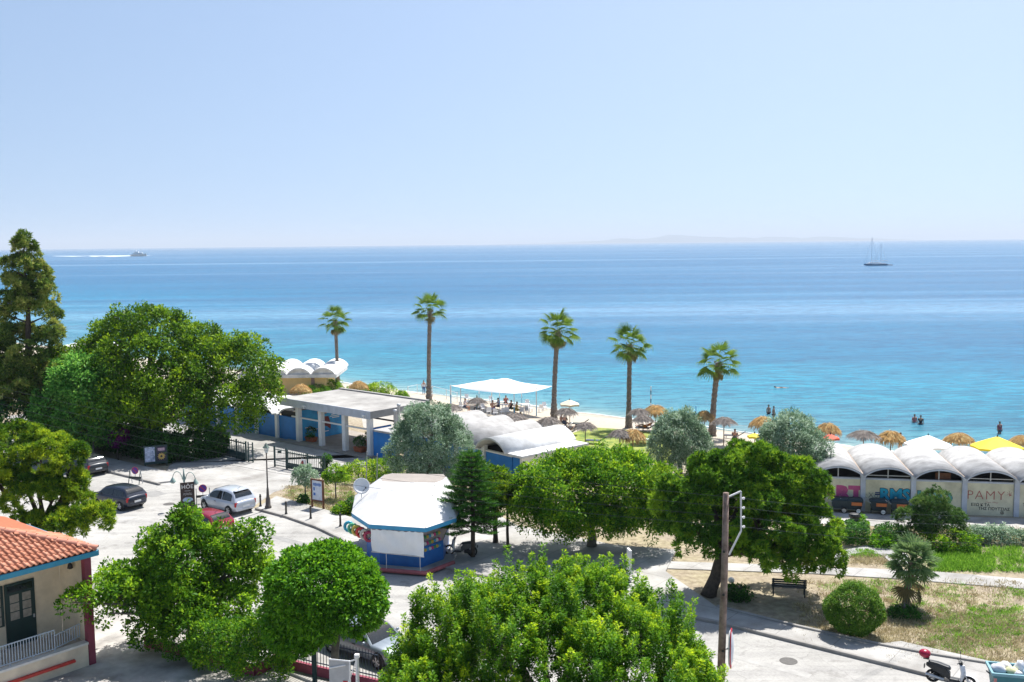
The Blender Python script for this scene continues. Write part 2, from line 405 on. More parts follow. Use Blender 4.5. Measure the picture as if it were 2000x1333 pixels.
def add_joints(mt, size, strength):
    N, L = mt.node_tree.nodes, mt.node_tree.links; b = N['Principled BSDF']; src = b.inputs['Base Color'].links[0].from_socket
    g = N.new('ShaderNodeNewGeometry'); br = N.new('ShaderNodeTexBrick'); br.inputs['Scale'].default_value = 1.0 / size; br.inputs['Mortar Size'].default_value = 0.008; br.offset = 0.0
    br.inputs['Color1'].default_value = (1, 1, 1, 1); br.inputs['Color2'].default_value = (0.93, 0.93, 0.92, 1); br.inputs['Mortar'].default_value = (strength,) * 3 + (1,); br.inputs['Brick Width'].default_value = 1.0; br.inputs['Row Height'].default_value = 1.0
    L.new(mapping(N, L, g.outputs['Position'], rz=0.666), br.inputs['Vector'])
    st = noise(N, L, g.outputs['Position'], 0.55, 9, 0.72); sc_ = ramp(N, L, st, [(0.36, (0.80, 0.78, 0.76)), (0.52, (1, 1, 1)), (0.7, (1.05, 1.05, 1.05))])
    x = mixc(N, L, 1.0, src, br.outputs['Color'], 'MULTIPLY'); y = mixc(N, L, 1.0, x, sc_, 'MULTIPLY'); L.new(y, b.inputs['Base Color'])
add_joints(PAVE, 2.4, 0.62)
KERBM = mat('kerb_stone', (0.30, 0.285, 0.265), 0.85, 0.25, 1.2, 0.3, 20)
def sheet(name, poly, z, mt, label=None):
    mb = MB(); mb.add([(p[0], p[1], z) for p in poly], [tuple(range(len(poly)))]); o = mb.build(name, mt)
    return tag(o, label, kind='structure')
def slab(name, poly, z0, z1, mt, label=None):
    mb = MB(); mb.prism([(p[0], p[1]) for p in poly], z0, z1); o = mb.build(name, mt, bevel=0.015, seg=1)
    return tag(o, label, kind='structure')
def kerb(name, pts, w=0.16, z1=0.15):
    mb = MB(); rings = []
    for i, p in enumerate(pts):
        a = Vector(pts[max(0, i - 1)][:2]); c = Vector(pts[min(len(pts) - 1, i + 1)][:2]); d = (c - a).normalized(); nn_ = Vector((-d.y, d.x)) * w / 2
        p = Vector(p[:2]); q, r_ = p + nn_, p - nn_
        rings.append([(q.x, q.y, -0.02), (q.x, q.y, z1), (r_.x, r_.y, z1), (r_.x, r_.y, -0.02)])
    mb.loft(rings); return tag(mb.build(name, KERBM, bevel=0.02, seg=1), kind='structure')
sheet('road', [U(-140, -13), U(140, -13), U(140, 0.05), U(-140, 0.05)], 0.004, asm)
# repairs, covers and stains on the street
PATCH = [mat('asphalt_patch_%d' % k, c, 0.9, 0.2, 1.5, 0.2, 30) for k, c in enumerate([(0.27, 0.265, 0.255), (0.30, 0.295, 0.285), (0.38, 0.37, 0.35)])]
rp = random.Random(31)
for k, (px, py, la, ld) in enumerate([(560, 1055, 3.2, 0.5), (640, 1120, 2.2, 1.2), (330, 1000, 4.0, 0.6), (300, 965, 1.6, 1.2), (700, 1150, 4.5, 0.35), (1500, 1300, 3.5, 0.45), (230, 945, 2.4, 0.5)]):
    q = G(px, py); a_ = (q.x - K0.x) * UT.x + (q.y - K0.y) * UT.y; d_ = (q.x - K0.x) * UN.x + (q.y - K0.y) * UN.y
    sheet('road_patch', [U(a_ - la / 2, d_ - ld / 2), U(a_ + la / 2, d_ - ld / 2 + rp.uniform(-.1, .1)), U(a_ + la / 2, d_ + ld / 2), U(a_ - la / 2, d_ + ld / 2 + rp.uniform(-.1, .1))], 0.008, PATCH[k % 3])
for k, (px, py, lab) in enumerate([(610, 1085, 'round iron manhole cover in the street by the kiosk'), (330, 985, 'round iron manhole cover near the parked cars'), (1540, 1292, 'round iron manhole cover in the street at the lower right')]):
    q = G(px, py); mb = MB(); mb.lathe([(0.36, 0.0), (0.36, 0.010), (0.02, 0.012)], 20); o = mb.build('manhole_cover', mat('cast_iron', (0.10, 0.095, 0.09), 0.7, 0.25, 8)); o.location = (q.x, q.y, 0.005); tag(o, lab, 'manhole cover', 'manhole covers in the street')
# plaza of pale concrete between the street and the beach gates
plaza = [U(-11, 0), U(-0.5, 0), G(535, 962), G(690, 912), G(790, 912), G(760, 885), (-9.5, 79), (-30, 95), (-45, 107), (-52, 100), G(340, 905), U(-16, 4)]
sheet('plaza_paving', plaza, 0.010, PAVE)
# far pavement left of the plaza (by the hedge)
slab('pavement_left', [U(-70, 0), U(-11.5, 0), U(-11, 1.2), U(-13, 2.6), U(-70, 2.6)], 0.0, 0.13, PAVE)
kerb('kerb_left', [U(-70, 0), U(-40, 0), U(-20, 0), U(-13, 0), U(-11, 0)])
# pavement with bollards
pv = [G(500, 996), G(560, 1012), G(620, 1033), G(668, 1056), G(690, 1078), G(735, 1100), G(790, 1107), G(842, 1105), G(905, 1120), U(33, 0), U(75, 0)]
inner = [U(75, 3.2), U(40, 2.6), G(1712, 1263), G(1560, 1229), G(1400, 1190), G(1300, 1120), G(1320, 1078), G(1200, 1068), G(1010, 1030), G(930, 985), G(700, 1018), G(640, 1000), G(540, 972)]
slab('pavement_park', pv + inner, 0.0, 0.12, PAVE)
kerb('kerb_park', pv, 0.18, 0.145)
kerb('kerb_bed', [G(1400, 1190), G(1560, 1230), G(1712, 1264), G(1812, 1283), G(1930, 1302), U(60, 3.0)], 0.16, 0.20)
# park paths
slab('park_path', [G(1100, 1085), G(1300, 1098), G(1590, 1107), G(1823, 1118), G(2400, 1165), G(2400, 1184), G(1750, 1132), G(1588, 1122), G(1300, 1112), G(1100, 1098)], 0.0, 0.05, PAVE)
cpts = [G(1612, 1102), G(1633, 1080), G(1694, 1066), G(1745, 1070), G(1775, 1086), G(1775, 1106), G(1740, 1100), G(1722, 1086), G(1690, 1079), G(1664, 1085), G(1650, 1102)]
slab('curved_path', cpts, 0.0, 0.045, mat('grey_slab', (0.33, 0.325, 0.325), 0.85, 0.2, 1.0, 0.3, 20))
sheet('service_road', [G(1560, 1000), G(2500, 1030), G(2500, 1062), G(1756, 1030), G(1560, 1023)], 0.02, CONCRETE)
# lawn on the beach terrace
lawnm = mat('short_lawn', (0.10, 0.20, 0.025), 0.9, 0.3, 1.2, 0.4, 30, c2=(0.30, 0.32, 0.06))
lp = [T(1090, 858), T(1120, 846), T(1150, 835), T(1200, 838), T(1290, 846), T(1340, 860), T(1330, 905), T(1180, 905), T(1060, 880)]
mb = MB(); mb.add([(p.x, p.y, terrain(p.x, p.y) + 0.02) for p in lp], [tuple(range(len(lp)))]); tag(mb.build('lawn', lawnm), kind='structure')
# terrace of pale paving in front of the pavilion sea side
sheet('terrace_paving', [(-14, 92), (-6, 85.5), (4, 77.5), (8, 81), (1, 94), (-9.5, 103.5), (-16, 103)], 0.012, mat('terrace_slab', (0.40, 0.375, 0.33), 0.85, 0.15, 0.6, 0.2, 20))
# yard in front of the left house
sheet('yard_paving', [(-30, 28), (-2, 28), (-6.5, 37.2), (-9.5, 39.6), (-15.5, 44.5), (-20.0, 47.5), (-24, 44), (-24, 34)], 0.012, mat('yard_concrete', (0.33, 0.31, 0.285), 0.9, 0.3, 0.8, 0.3, 18, c2=(0.45, 0.43, 0.40), detail=8))
slab('pavement_near', [U(-60, -15.0), U(90, -15.0), U(90, -13), U(-60, -13)], 0.0, 0.12, PAVE)
# ================================================================== vegetation
DM = 2.3
def unit(v): return v / np.maximum(np.linalg.norm(v, axis=1, keepdims=True), 1e-9)
def leaves_mesh(name, P, D, Nn, L, W, lc, mt, fold=0.15):
    """one quad per leaf: base, side, tip, side; D = leaf direction, Nn = approximate normal"""
    n = len(P); D = unit(D); S = np.cross(D, Nn); S = unit(S); Nn = np.cross(S, D)
    L = np.broadcast_to(np.asarray(L, float).reshape(-1, 1), (n, 1)); W = np.broadcast_to(np.asarray(W, float).reshape(-1, 1), (n, 1))
    V = np.empty((n, 4, 3))
    mid = P + D * L * 0.5 + Nn * L * fold
    V[:, 0] = P; V[:, 1] = mid + S * W * 0.5; V[:, 2] = P + D * L; V[:, 3] = mid - S * W * 0.5
    me = bpy.data.meshes.new(name)
    me.vertices.add(4 * n); me.vertices.foreach_set('co', V.astype(np.float32).ravel())
    me.loops.add(4 * n); me.loops.foreach_set('vertex_index', np.arange(4 * n, dtype=np.int32))
    me.polygons.add(n); me.polygons.foreach_set('loop_start', np.arange(0, 4 * n, 4, dtype=np.int32))
    a = me.attributes.new('lc', 'FLOAT', 'POINT'); a.data.foreach_set('value', np.repeat(np.clip(lc, 0, 1), 4).astype(np.float32))
    me.materials.append(mt); me.update(calc_edges=True)
    return me
def rdir(rng, n): return unit(rng.normal(size=(n, 3)))
def P0(q):                                # lumpy outline: a few incommensurate waves
    x, y, z = q[:, 0], q[:, 1], q[:, 2]
    return np.sin(2.3 * x + 1.7 * z + 0.4) * np.sin(1.9 * y - 2.1 * z + 1.1) + 0.6 * np.sin(4.1 * x - 1.3 * y + 2.0) * np.sin(3.7 * z + 2.9 * y)
def shell_points(rng, lobes, dens, inner=0.78, low=-0.75, wob=0.16):
    """points near the surface of a union of ellipsoids, with outward normals"""
    P, Q = [], []
    for (cx, cy, cz, rx, ry, rz) in lobes:
        n = max(6, int(DM * dens * (rx * ry + ry * rz + rx * rz) * 4.2))
        d = rdir(rng, n); d = d[d[:, 2] > low]
        r_ = rng.uniform(inner, 1.0, len(d))[:, None]
        if wob:
            w_ = P0(np.array([cx, cy, cz]) + d * np.array([rx, ry, rz])); r_ = r_ * (1 + wob * w_[:, None])
        P.append(np.array([cx, cy, cz]) + d * r_ * np.array([rx, ry, rz])); Q.append(unit(d / np.array([rx, ry, rz])))
    P, Q = np.concatenate(P), np.concatenate(Q)
    ok = np.ones(len(P), bool)
    for (cx, cy, cz, rx, ry, rz) in lobes:
        k = np.sum(((P - np.array([cx, cy, cz])) / np.array([rx, ry, rz])) ** 2, axis=1)
        ok &= k > inner * inner * 0.62
    return P[ok], Q[ok]
def broad(rng, lobes, dens, cr_, nl, L, W, mt, name='crown', tone=0.5, tvar=0.2, up_=0.35, inner=0.78, low=-0.75, gap=0.0, droop=0.0, puff=True):
    if puff: dens, cr_, nl, tvar = dens * 0.6, cr_ * 1.35, int(nl * 1.8), tvar * 1.35
    cP, cQ = shell_points(rng, lobes, dens, inner, low, 0.16 if puff else 0.07)
    if gap:
        keep = rng.random(len(cP)) > gap; cP, cQ = cP[keep], cQ[keep]
    n = len(cP); ct = rng.normal(tone, tvar, n)
    rad = cr_ * rng.uniform(0.6, 1.3, n)
    ci = np.repeat(np.arange(n), nl)
    d = rdir(rng, n * nl); d = unit(d + cQ[ci] * 0.45 + np.array([0, 0, 0.25]))
    rr = rng.uniform(0.55, 1.0, n * nl) if puff else rng.random(n * nl) ** 0.45
    P = cP[ci] + d * (rr * rad[ci])[:, None]
    D = unit(d * 0.8 + rdir(rng, n * nl) * 0.8 + np.array([0, 0, -droop]))
    Nn = unit(cQ[ci] * 0.5 + np.array([0, 0, up_]) + rdir(rng, n * nl) * 0.75)
    lc = ct[ci] + rng.normal(0, 0.20, n * nl) + (rr - 0.6) * 0.35  # leaves deeper in a clump are darker: inner shade put into the tone
    LL = 1.15 * L * rng.uniform(0.55, 1.35, n * nl)
    return leaves_mesh(name, P, D, Nn, LL, LL * W, lc, mt)
def shoots(rng, lobes, dens, ln, nl, L, W, mt, name='crown', spread=0.13, lean=0.35, low=-0.3, tone=0.45):
    dens, nl, ln, spread = dens * 0.62, int(nl * 1.6), ln * 1.15, spread * 1.25
    cP, cQ = shell_points(rng, lobes, dens, 0.80, low)
    n = len(cP); ci = np.repeat(np.arange(n), nl)
    ax = unit(cQ * lean + np.array([0, 0, 1.0]) + rng.normal(0, 0.14, (n, 3)))
    H = ln * rng.uniform(0.5, 1.2, n) * np.where(rng.random(n) > 0.86, 1.5, 1.0); t = rng.random(n * nl) ** 0.8
    a = rdir(rng, n * nl); a = unit(a - ax[ci] * np.sum(a * ax[ci], 1, keepdims=True))
    sp_ = spread * (1.05 - 0.75 * t) * rng.uniform(0.3, 1.2, n * nl)
    P = cP[ci] + ax[ci] * ((t - 0.35) * H[ci])[:, None] + a * sp_[:, None]
    D = unit(a * 0.9 + ax[ci] * rng.uniform(0.2, 1.0, (n * nl, 1)) + rng.normal(0, 0.2, (n * nl, 3)))
    Nn = unit(ax[ci] - a * 0.4 + rng.normal(0, 0.45, (n * nl, 3)))
    lc = rng.normal(tone, 0.13, n)[ci] + (t - 0.55) * 0.55 + rng.normal(0, 0.11, n * nl)
    LL = 1.35 * L * rng.uniform(0.7, 1.25, n * nl)
    return leaves_mesh(name, P, D, Nn, LL, LL * W, lc, mt)
def needles(rng, lobes, dens, pr, ntuft, nn_, L, W, mt, name='crown', tone=0.5, low=-0.6, inner=0.8, up_=0.5):
    """puffs on the lobes, tufts on the puffs, needles radiating from the tufts"""
    dens, pr, ntuft = dens * 0.55, pr * 1.4, int(ntuft * 1.8)
    cP, cQ = shell_points(rng, lobes, dens, inner, low)
    n = len(cP); ct = rng.normal(tone, 0.23, n); pi_ = np.repeat(np.arange(n), ntuft); pr_ = pr * rng.uniform(0.6, 1.35, n)
    d = unit(rdir(rng, n * ntuft) + cQ[pi_] * 0.5 + np.array([0, 0, up_]))
    tp = cP[pi_] + d * (pr_[pi_] * rng.uniform(0.6, 1.0, n * ntuft))[:, None]
    tt = ct[pi_] + rng.normal(0, 0.20, n * ntuft)
    ti = np.repeat(np.arange(n * ntuft), nn_)
    D = unit(d[ti] * 0.75 + rdir(rng, len(ti)) * 0.95 + np.array([0, 0, 0.2]))
    P = tp[ti] + rng.normal(0, L * 0.12, (len(ti), 3))
    Nn = rdir(rng, len(ti))
    lc = tt[ti] + rng.normal(0, 0.13, len(ti))
    LL = 1.15 * L * rng.uniform(0.6, 1.2, len(ti))
    return leaves_mesh(name, P, D, Nn, LL, 1.25 * W * np.ones(len(ti)), lc, mt, 0.03)
def trunk_mesh(rng, base, lobes, r0, fork=0.35, lean=(0, 0), n=9, limbs=None, wob=0.06):
    """tapered trunk to a fork, then limbs into every lobe (local coordinates, base at 0)"""
    mb = MB(); z = min(l[2] for l in lobes); top = max(0.6, z * fork + 0.3)
    f = Vector((lean[0], lean[1], top))
    pts = [Vector((0, 0, -0.15)), Vector((lean[0] * 0.2, lean[1] * 0.2, top * 0.15))] + [Vector((lean[0] * t + rng.normal(0, wob * r0 * 3), lean[1] * t + rng.normal(0, wob * r0 * 3), top * t)) for t in (0.4, 0.7, 1.0)]
    mb.tube(pts, [r0 * 1.35, r0 * 1.08, r0, r0 * 0.92, r0 * 0.85], n)
    f = pts[-1]
    for l in (limbs or lobes):
        e = Vector(l[:3]); e.z += 0.25 * l[5]; mid = f.lerp(e, 0.5) + Vector((rng.normal(0, 0.25), rng.normal(0, 0.25), 0.25 * (e - f).length * rng.uniform(-0.1, 0.5)))
        rr = r0 * 0.55
        pts2 = [f - Vector((0, 0, 0.2)), f.lerp(mid, 0.5) + Vector((0, 0, 0.1)), mid, mid.lerp(e, 0.5), e]
        mb.tube(pts2, [rr, rr * 0.85, rr * 0.65, rr * 0.42, rr * 0.15], 6)
        for q in range(3):
            b_ = mid.lerp(e, rng.uniform(0.1, 0.8)); o = Vector(rng.normal(0, 1, 3)).normalized(); o.z = abs(o.z)
            tip = b_ + Vector((o.x * l[3], o.y * l[4], o.z * l[5])) * 0.75
            mb.tube([b_, b_.lerp(tip, 0.5) + Vector((0, 0, 0.1)), tip], [rr * 0.35, rr * 0.22, rr * 0.06], 5)
    return mb
def tree(name, label, cat, base, lobes, r0, crown_me, bark, seed, group=None, **kw):
    t = thing(name, label, cat, base, 0, group)
    trunk_mesh(np.random.default_rng(seed), base, lobes, r0, **kw).build('trunk', bark, t, smooth=True)
    link('crown', crown_me, t)
    return t
GRN_FICUS = leafmat('ficus_leaves', (0.012, 0.05, 0.003), (0.050, 0.13, 0.004), (0.14, 0.24, 0.008), 0.25, 0.45, 0.35)
GRN_ROUND = leafmat('clipped_ficus_leaves', (0.012, 0.065, 0.003), (0.045, 0.16, 0.006), (0.12, 0.29, 0.012), 0.28, 0.42, 0.4)
GRN_MULB = leafmat('mulberry_leaves', (0.014, 0.062, 0.003), (0.058, 0.16, 0.007), (0.16, 0.29, 0.014), 0.34, 0.5)
GRN_FORE = leafmat('yellow_green_leaves', (0.016, 0.075, 0.005), (0.075, 0.19, 0.008), (0.30, 0.40, 0.012), 0.34, 0.42)
GRN_BRIGHT = leafmat('bright_leaves', (0.016, 0.075, 0.005), (0.055, 0.165, 0.008), (0.18, 0.30, 0.012), 0.32, 0.45)
GRN_PINE = leafmat('pine_needles', (0.018, 0.065, 0.006), (0.055, 0.15, 0.010), (0.16, 0.27, 0.016), 0.22, 0.55)
GRN_TALL = leafmat('tall_pine_needles', (0.03, 0.07, 0.010), (0.09, 0.15, 0.022), (0.23, 0.25, 0.06), 0.2, 0.55)
GRN_LEFT = leafmat('left_pine_needles', (0.020, 0.07, 0.005), (0.085, 0.17, 0.008), (0.24, 0.32, 0.016), 0.22, 0.55)
GRN_OLIVE = leafmat('olive_leaves', (0.035, 0.075, 0.035), (0.12, 0.20, 0.115), (0.32, 0.40, 0.30), 0.15, 0.5)
GRN_NORF = leafmat('norfolk_needles', (0.008, 0.05, 0.008), (0.025, 0.105, 0.012), (0.09, 0.20, 0.018), 0.15, 0.5)
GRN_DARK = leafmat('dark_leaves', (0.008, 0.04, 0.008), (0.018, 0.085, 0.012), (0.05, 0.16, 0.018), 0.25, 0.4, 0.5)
GRN_JUNI = leafmat('juniper_needles', (0.02, 0.06, 0.012), (0.05, 0.12, 0.025), (0.13, 0.20, 0.05), 0.15, 0.6)
GRN_LIME = leafmat('lime_leaves', (0.02, 0.10, 0.012), (0.06, 0.20, 0.03), (0.14, 0.30, 0.05), 0.35, 0.5)
GRN_FAN = leafmat('fan_palm_leaves', (0.03, 0.075, 0.025), (0.085, 0.15, 0.055), (0.20, 0.26, 0.10), 0.2, 0.45)
GRN_PALM = leafmat('palm_leaves', (0.02, 0.06, 0.008), (0.065, 0.13, 0.015), (0.19, 0.24, 0.035), 0.25, 0.4)
STRAWLEAF = leafmat('dead_palm_leaves', (0.07, 0.06, 0.03), (0.15, 0.13, 0.06), (0.24, 0.22, 0.11), 0.15, 0.7)
rg = np.random.default_rng
def L6(*a): return [tuple(x) for x in a]
# ---- big foreground tree with upright yellow-green shoots
lob = L6((-0.3, 0, 3.2, 2.7, 2.6, 2.8), (-2.9, 0.3, 2.7, 2.1, 2.2, 2.5), (2.7, 0.1, 2.5, 2.3, 2.3, 2.4), (-1.2, -1.3, 3.3, 2.3, 2.0, 2.3), (1.4, 1.0, 3.4, 2.0, 2.0, 2.3), (4.0, -0.3, 1.7, 1.5, 1.7, 1.9), (-4.4, -0.4, 1.7, 1.4, 1.6, 1.9), (0.4, -2.2, 2.6, 2.4, 1.8, 2.2), (3.0, -1.8, 2.0, 2.2, 1.6, 2.2), (-3.0, -1.8, 1.9, 2.0, 1.6, 2.0))
tree('broadleaf_tree', 'wide foreground tree with upright yellow-green shoots at the bottom centre', 'tree', (1.25, 32.5, 0), lob, 0.28,
     shoots(rg(11), lob, 3.6, 0.95, 120, 0.072, 0.55, GRN_FORE, spread=0.17, low=-0.5, tone=0.33), BARKGREY, 1, fork=0.4)
# ---- clipped round ficus
lob = L6((-0.45, 0, 4.05, 2.05, 2.0, 1.5), (-1.2, 0.0, 3.2, 1.45, 1.5, 1.25), (0.3, -0.1, 3.55, 1.65, 1.7, 1.15), (-1.5, -0.3, 2.6, 1.0, 1.1, 0.8), (-0.2, 0.2, 4.9, 1.0, 1.0, 0.75))
tree('clipped_ficus', 'round clipped ficus with dense glossy crown beside the dark parked car', 'tree', (-6.85, 36.6, 0), lob, 0.17,
     broad(rg(12), lob, 8.0, 0.27, 46, 0.125, 0.5, GRN_ROUND, tone=0.47, tvar=0.13, inner=0.88, low=-0.8, puff=False), BARKGREY, 2, fork=0.75)
# ---- loose mulberry in front of the house
lob = L6((-0.2, 0, 3.4, 1.9, 1.8, 1.6), (-1.7, -0.2, 2.5, 1.5, 1.6, 1.2), (1.5, 0.3, 2.8, 1.5, 1.5, 1.3), (-0.4, 0.4, 4.6, 1.0, 1.1, 0.9), (2.4, 0.6, 3.7, 0.65, 0.7, 0.6), (3.0, 0.5, 3.2, 0.45, 0.5, 0.5), (-2.6, -0.7, 3.2, 0.8, 0.8, 0.5), (0.0, -1.4, 2.2, 1.7, 1.2, 1.1), (1.9, -0.9, 1.8, 1.3, 1.1, 0.9), (-1.2, -1.4, 1.2, 0.9, 0.8, 0.6), (-0.1, 0.5, 5.4, 0.5, 0.5, 0.4), (-2.3, -1.5, 3.1, 0.75, 0.6, 0.45), (-2.95, -2.2, 3.1, 0.55, 0.5, 0.3), (-3.45, -2.7, 3.05, 0.4, 0.4, 0.2), (-3.8, -3.0, 2.95, 0.3, 0.3, 0.13), (-2.9, -2.3, 2.2, 0.45, 0.4, 0.25), (2.6, 0.6, 4.75, 0.6, 0.55, 0.4), (2.0, 0.6, 4.1, 0.6, 0.6, 0.45), (1.5, 0.5, 4.75, 0.45, 0.45, 0.3), (0.9, 0.4, 4.3, 0.6, 0.6, 0.5), (-1.6, 0.3, 4.2, 0.6, 0.6, 0.5))
tree('mulberry_tree', 'loose-crowned broadleaf tree beside the tiled house', 'tree', (-13.9, 41.4, 0), lob, 0.2,
     broad(rg(13), lob, 3.4, 0.30, 40, 0.135, 0.6, GRN_MULB, tone=0.44, tvar=0.17, inner=0.62, low=-0.8, gap=0.15), BARKGREY, 3, fork=0.45)
# ---- clipped hedge below the mulberry, on the burgundy planter
lob = L6((-2.2, 0.9, 1.2, 1.4, 0.9, 0.9), (-0.7, 0, 1.1, 1.3, 0.9, 0.9), (0.8, -0.9, 1.25, 1.3, 0.95, 1.05), (1.3, -1.2, 1.9, 0.9, 0.8, 0.9))
tree('hedge_shrub', 'yellow-green shrub growing on the burgundy planter wall', 'shrub', (-10.9, 38.6, 0.0), lob, 0.07,
     broad(rg(14), lob, 7.0, 0.25, 34, 0.10, 0.5, GRN_BRIGHT, tone=0.33, tvar=0.15, inner=0.85), BARKGREY, 4, fork=0.2)
# ---- left pine above the house roof
lob = L6((0, 0, 6.3, 1.5, 1.5, 1.0), (-2.0, 0.3, 6.9, 1.6, 1.6, 0.9), (1.1, -0.2, 5.0, 1.1, 1.1, 0.8), (1.9, -0.6, 3.6, 1.2, 1.1, 0.7), (-0.2, -0.4, 4.5, 1.7, 1.5, 0.9), (-2.2, -0.3, 4.9, 1.7, 1.6, 1.0), (2.9, -0.8, 3.3, 0.9, 0.9, 0.6), (-3.8, 0.5, 5.6, 1.7, 1.5, 1.2), (0.6, -1.0, 3.0, 1.6, 1.2, 0.7), (1.5, 0.2, 6.1, 0.6, 0.6, 0.5))
tree('pine_tree', 'yellow-green pine with puffed needle clumps behind the tiled roof', 'tree', (-24.3, 50.5, 0), lob, 0.26,
     needles(rg(15), lob, 1.0, 0.33, 24, 15, 0.20, 0.042, GRN_LEFT, tone=0.50, inner=0.55), BARK, 5, fork=0.5, group='pines')
# ---- tall dark pine, far left
def tall_lobes():
    r_ = rg(77); o = []
    for k in range(30):
        t = k / 29; z = 4.2 + 13.0 * t; rad = 2.9 * (1 - t) ** 0.55 * (0.55 + 0.45 * math.sin(k * 2.3) ** 2) + 0.15
        a = k * 2.4; o.append((math.cos(a) * rad, math.sin(a) * rad, z + r_.normal(0, 0.2), 1.15 * (1.05 - 0.45 * t), 1.15 * (1.05 - 0.45 * t), 0.75))
    o += [(0, 0, 16.9, 0.5, 0.5, 0.9), (0.2, 0, 15.6, 0.9, 0.9, 0.8), (-0.3, 0, 14.4, 1.2, 1.1, 0.9), (0.4, 0.2, 13.4, 1.3, 1.2, 0.9), (-0.5, 0.1, 12.6, 1.3, 1.2, 0.8), (-0.6, 0, 5.0, 2.6, 2.2, 1.6), (1.4, 0, 6.3, 1.7, 1.6, 1.4)]
    o += [(1.7, -0.3, 9.4, 1.0, 1.0, 0.8), (-1.6, 0, 9.9, 1.2, 1.1, 0.9), (2.3, 0, 8.0, 1.1, 1.0, 0.8), (-2.0, -0.2, 8.2, 1.3, 1.2, 1.0), (0.5, -0.6, 7.2, 1.6, 1.4, 1.1), (-1.4, -0.3, 6.4, 1.8, 1.5, 1.2), (2.6, -0.2, 6.8, 1.0, 1.0, 0.8)]
    return [l for l in o if not (9.6 < l[2] < 11.0 and abs(l[0]) < 0.9)]
lob = tall_lobes()
tb = thing('tall_pine', 'tall slender brownish pine rising above the horizon at the left edge', 'tree', (-39.5, 81, 0), 0, 'pines')
mb = MB(); mb.tube([(0, 0, -0.1), (0.15, 0, 4), (-0.1, 0, 8), (0.1, 0, 12), (0, 0, 16.8)], [0.42, 0.34, 0.27, 0.18, 0.04], 9)
for l in lob:
    mb.tube([(0, 0, l[2] - 0.7), (l[0] * 0.5, l[1] * 0.5, l[2] - 0.35), l[:3]], [0.09, 0.06, 0.02], 5)
mb.build('trunk', BARK, tb, smooth=True)
link('crown', needles(rg(16), lob, 0.62, 0.36, 14, 12, 0.30, 0.07, GRN_TALL, tone=0.48, inner=0.5), tb)
# ---- pale green broadleaf between the pine and the big ficus
lob = L6((0, 0, 6.1, 2.4, 2.2, 2.1), (-1.2, -0.3, 4.2, 2.2, 2.0, 1.9), (1.4, 0, 4.6, 2.0, 2.0, 2.0), (0, -0.4, 2.4, 2.2, 1.8, 1.5))
tree('broadleaf_tree', 'soft pale-green tree between the tall pine and the big ficus', 'tree', (-34.6, 79.5, 0), lob, 0.2,
     broad(rg(17), lob, 2.2, 0.5, 30, 0.24, 0.5, GRN_LIME, tone=0.5, tvar=0.14, inner=0.75), BARK, 6)
# ---- the big ficus
lob = L6((0, 0, 7.4, 5.2, 4.6, 4.3), (-5.2, -0.5, 5.4, 4.0, 3.8, 3.6), (5.0, 0.0, 6.0, 3.9, 3.8, 3.6), (8.0, -0.8, 6.1, 2.7, 2.8, 3.2), (-2.6, -2.8, 5.0, 3.6, 2.9, 3.4), (2.6, -3.2, 4.7, 3.7, 2.7, 3.2), (6.6, -2.6, 3.9, 3.0, 2.4, 2.4), (-7.2, -1.4, 3.9, 2.7, 2.5, 2.6), (0.4, -0.5, 10.1, 2.2, 2.2, 1.6), (-2.7, 0.3, 9.2, 2.4, 2.2, 1.8), (3.6, 0, 9.0, 2.0, 2.0, 1.5), (-5.2, -3.4, 3.0, 2.6, 2.0, 2.2), (4.2, -4.2, 4.2, 2.2, 1.8, 1.6), (0.2, -4.4, 4.0, 2.4, 1.8, 1.8))
tree('ficus_tree', 'huge dark-green ficus with a domed crown shading the beach gate', 'tree', (-30.3, 83.2, 0), lob, 0.5,
     broad(rg(18), lob, 1.05, 0.58, 44, 0.22, 0.52, GRN_FICUS, tone=0.46, tvar=0.18, inner=0.74, low=-0.7, gap=0.14), BARK, 7, fork=0.5)
# hole in the crown of the big ficus shows bare limbs; dark trees behind at the far left
lob = L6((0, 0, 3.2, 2.6, 2.0, 2.4), (2.6, -0.6, 2.8, 2.2, 1.8, 2.0), (-2.8, 0.4, 3.0, 2.4, 2.0, 2.2))
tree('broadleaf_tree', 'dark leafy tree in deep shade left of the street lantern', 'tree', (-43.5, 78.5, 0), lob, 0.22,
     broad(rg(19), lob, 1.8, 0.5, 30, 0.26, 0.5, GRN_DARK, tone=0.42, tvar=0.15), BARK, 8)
# ---- hedge along the pavement left, with purple bougainvillea
def hedge(label, pts, h, w, seed, mt, base_z=0.1, dens=3.0, L=0.16, name='hedge', tone=0.4):
    r_ = rg(seed); lob = []
    p0 = Vector(pts[0][:2])
    for i in range(len(pts) - 1):
        a, b = Vector(pts[i][:2]), Vector(pts[i + 1][:2]); k = max(2, int((b - a).length / (w * 0.8)))
        for j in range(k):
            q = a.lerp(b, j / k) - p0; hh = h * r_.uniform(0.9, 1.1); lob.append((q.x + r_.normal(0, 0.06), q.y + r_.normal(0, 0.06), hh * 0.5, w * 0.62, w * 0.62, hh * 0.52))
    o = thing(name, label, 'hedge', (p0.x, p0.y, base_z))
    for l in lob[::2]: MB().tube([(l[0], l[1], 0), (l[0] + 0.05, l[1], l[2] * 0.6), (l[0], l[1] + 0.05, l[2] * 1.4)], [0.05, 0.04, 0.015], 5).build('stem', BARK, o)
    link('foliage', broad(r_, lob, dens * 1.8, 0.24, 34, L, 0.5, mt, tone=tone, tvar=0.15, inner=0.8, low=-0.9, name='foliage', puff=False), o); return o
hedge('tall dark hedge along the pavement behind the poster frames', [U(-30, 4.4), U(-22, 4.4), U(-17.2, 4.4), U(-16.4, 6.2), U(-15.4, 9.6)], 2.3, 1.3, 21, GRN_DARK, tone=0.36)
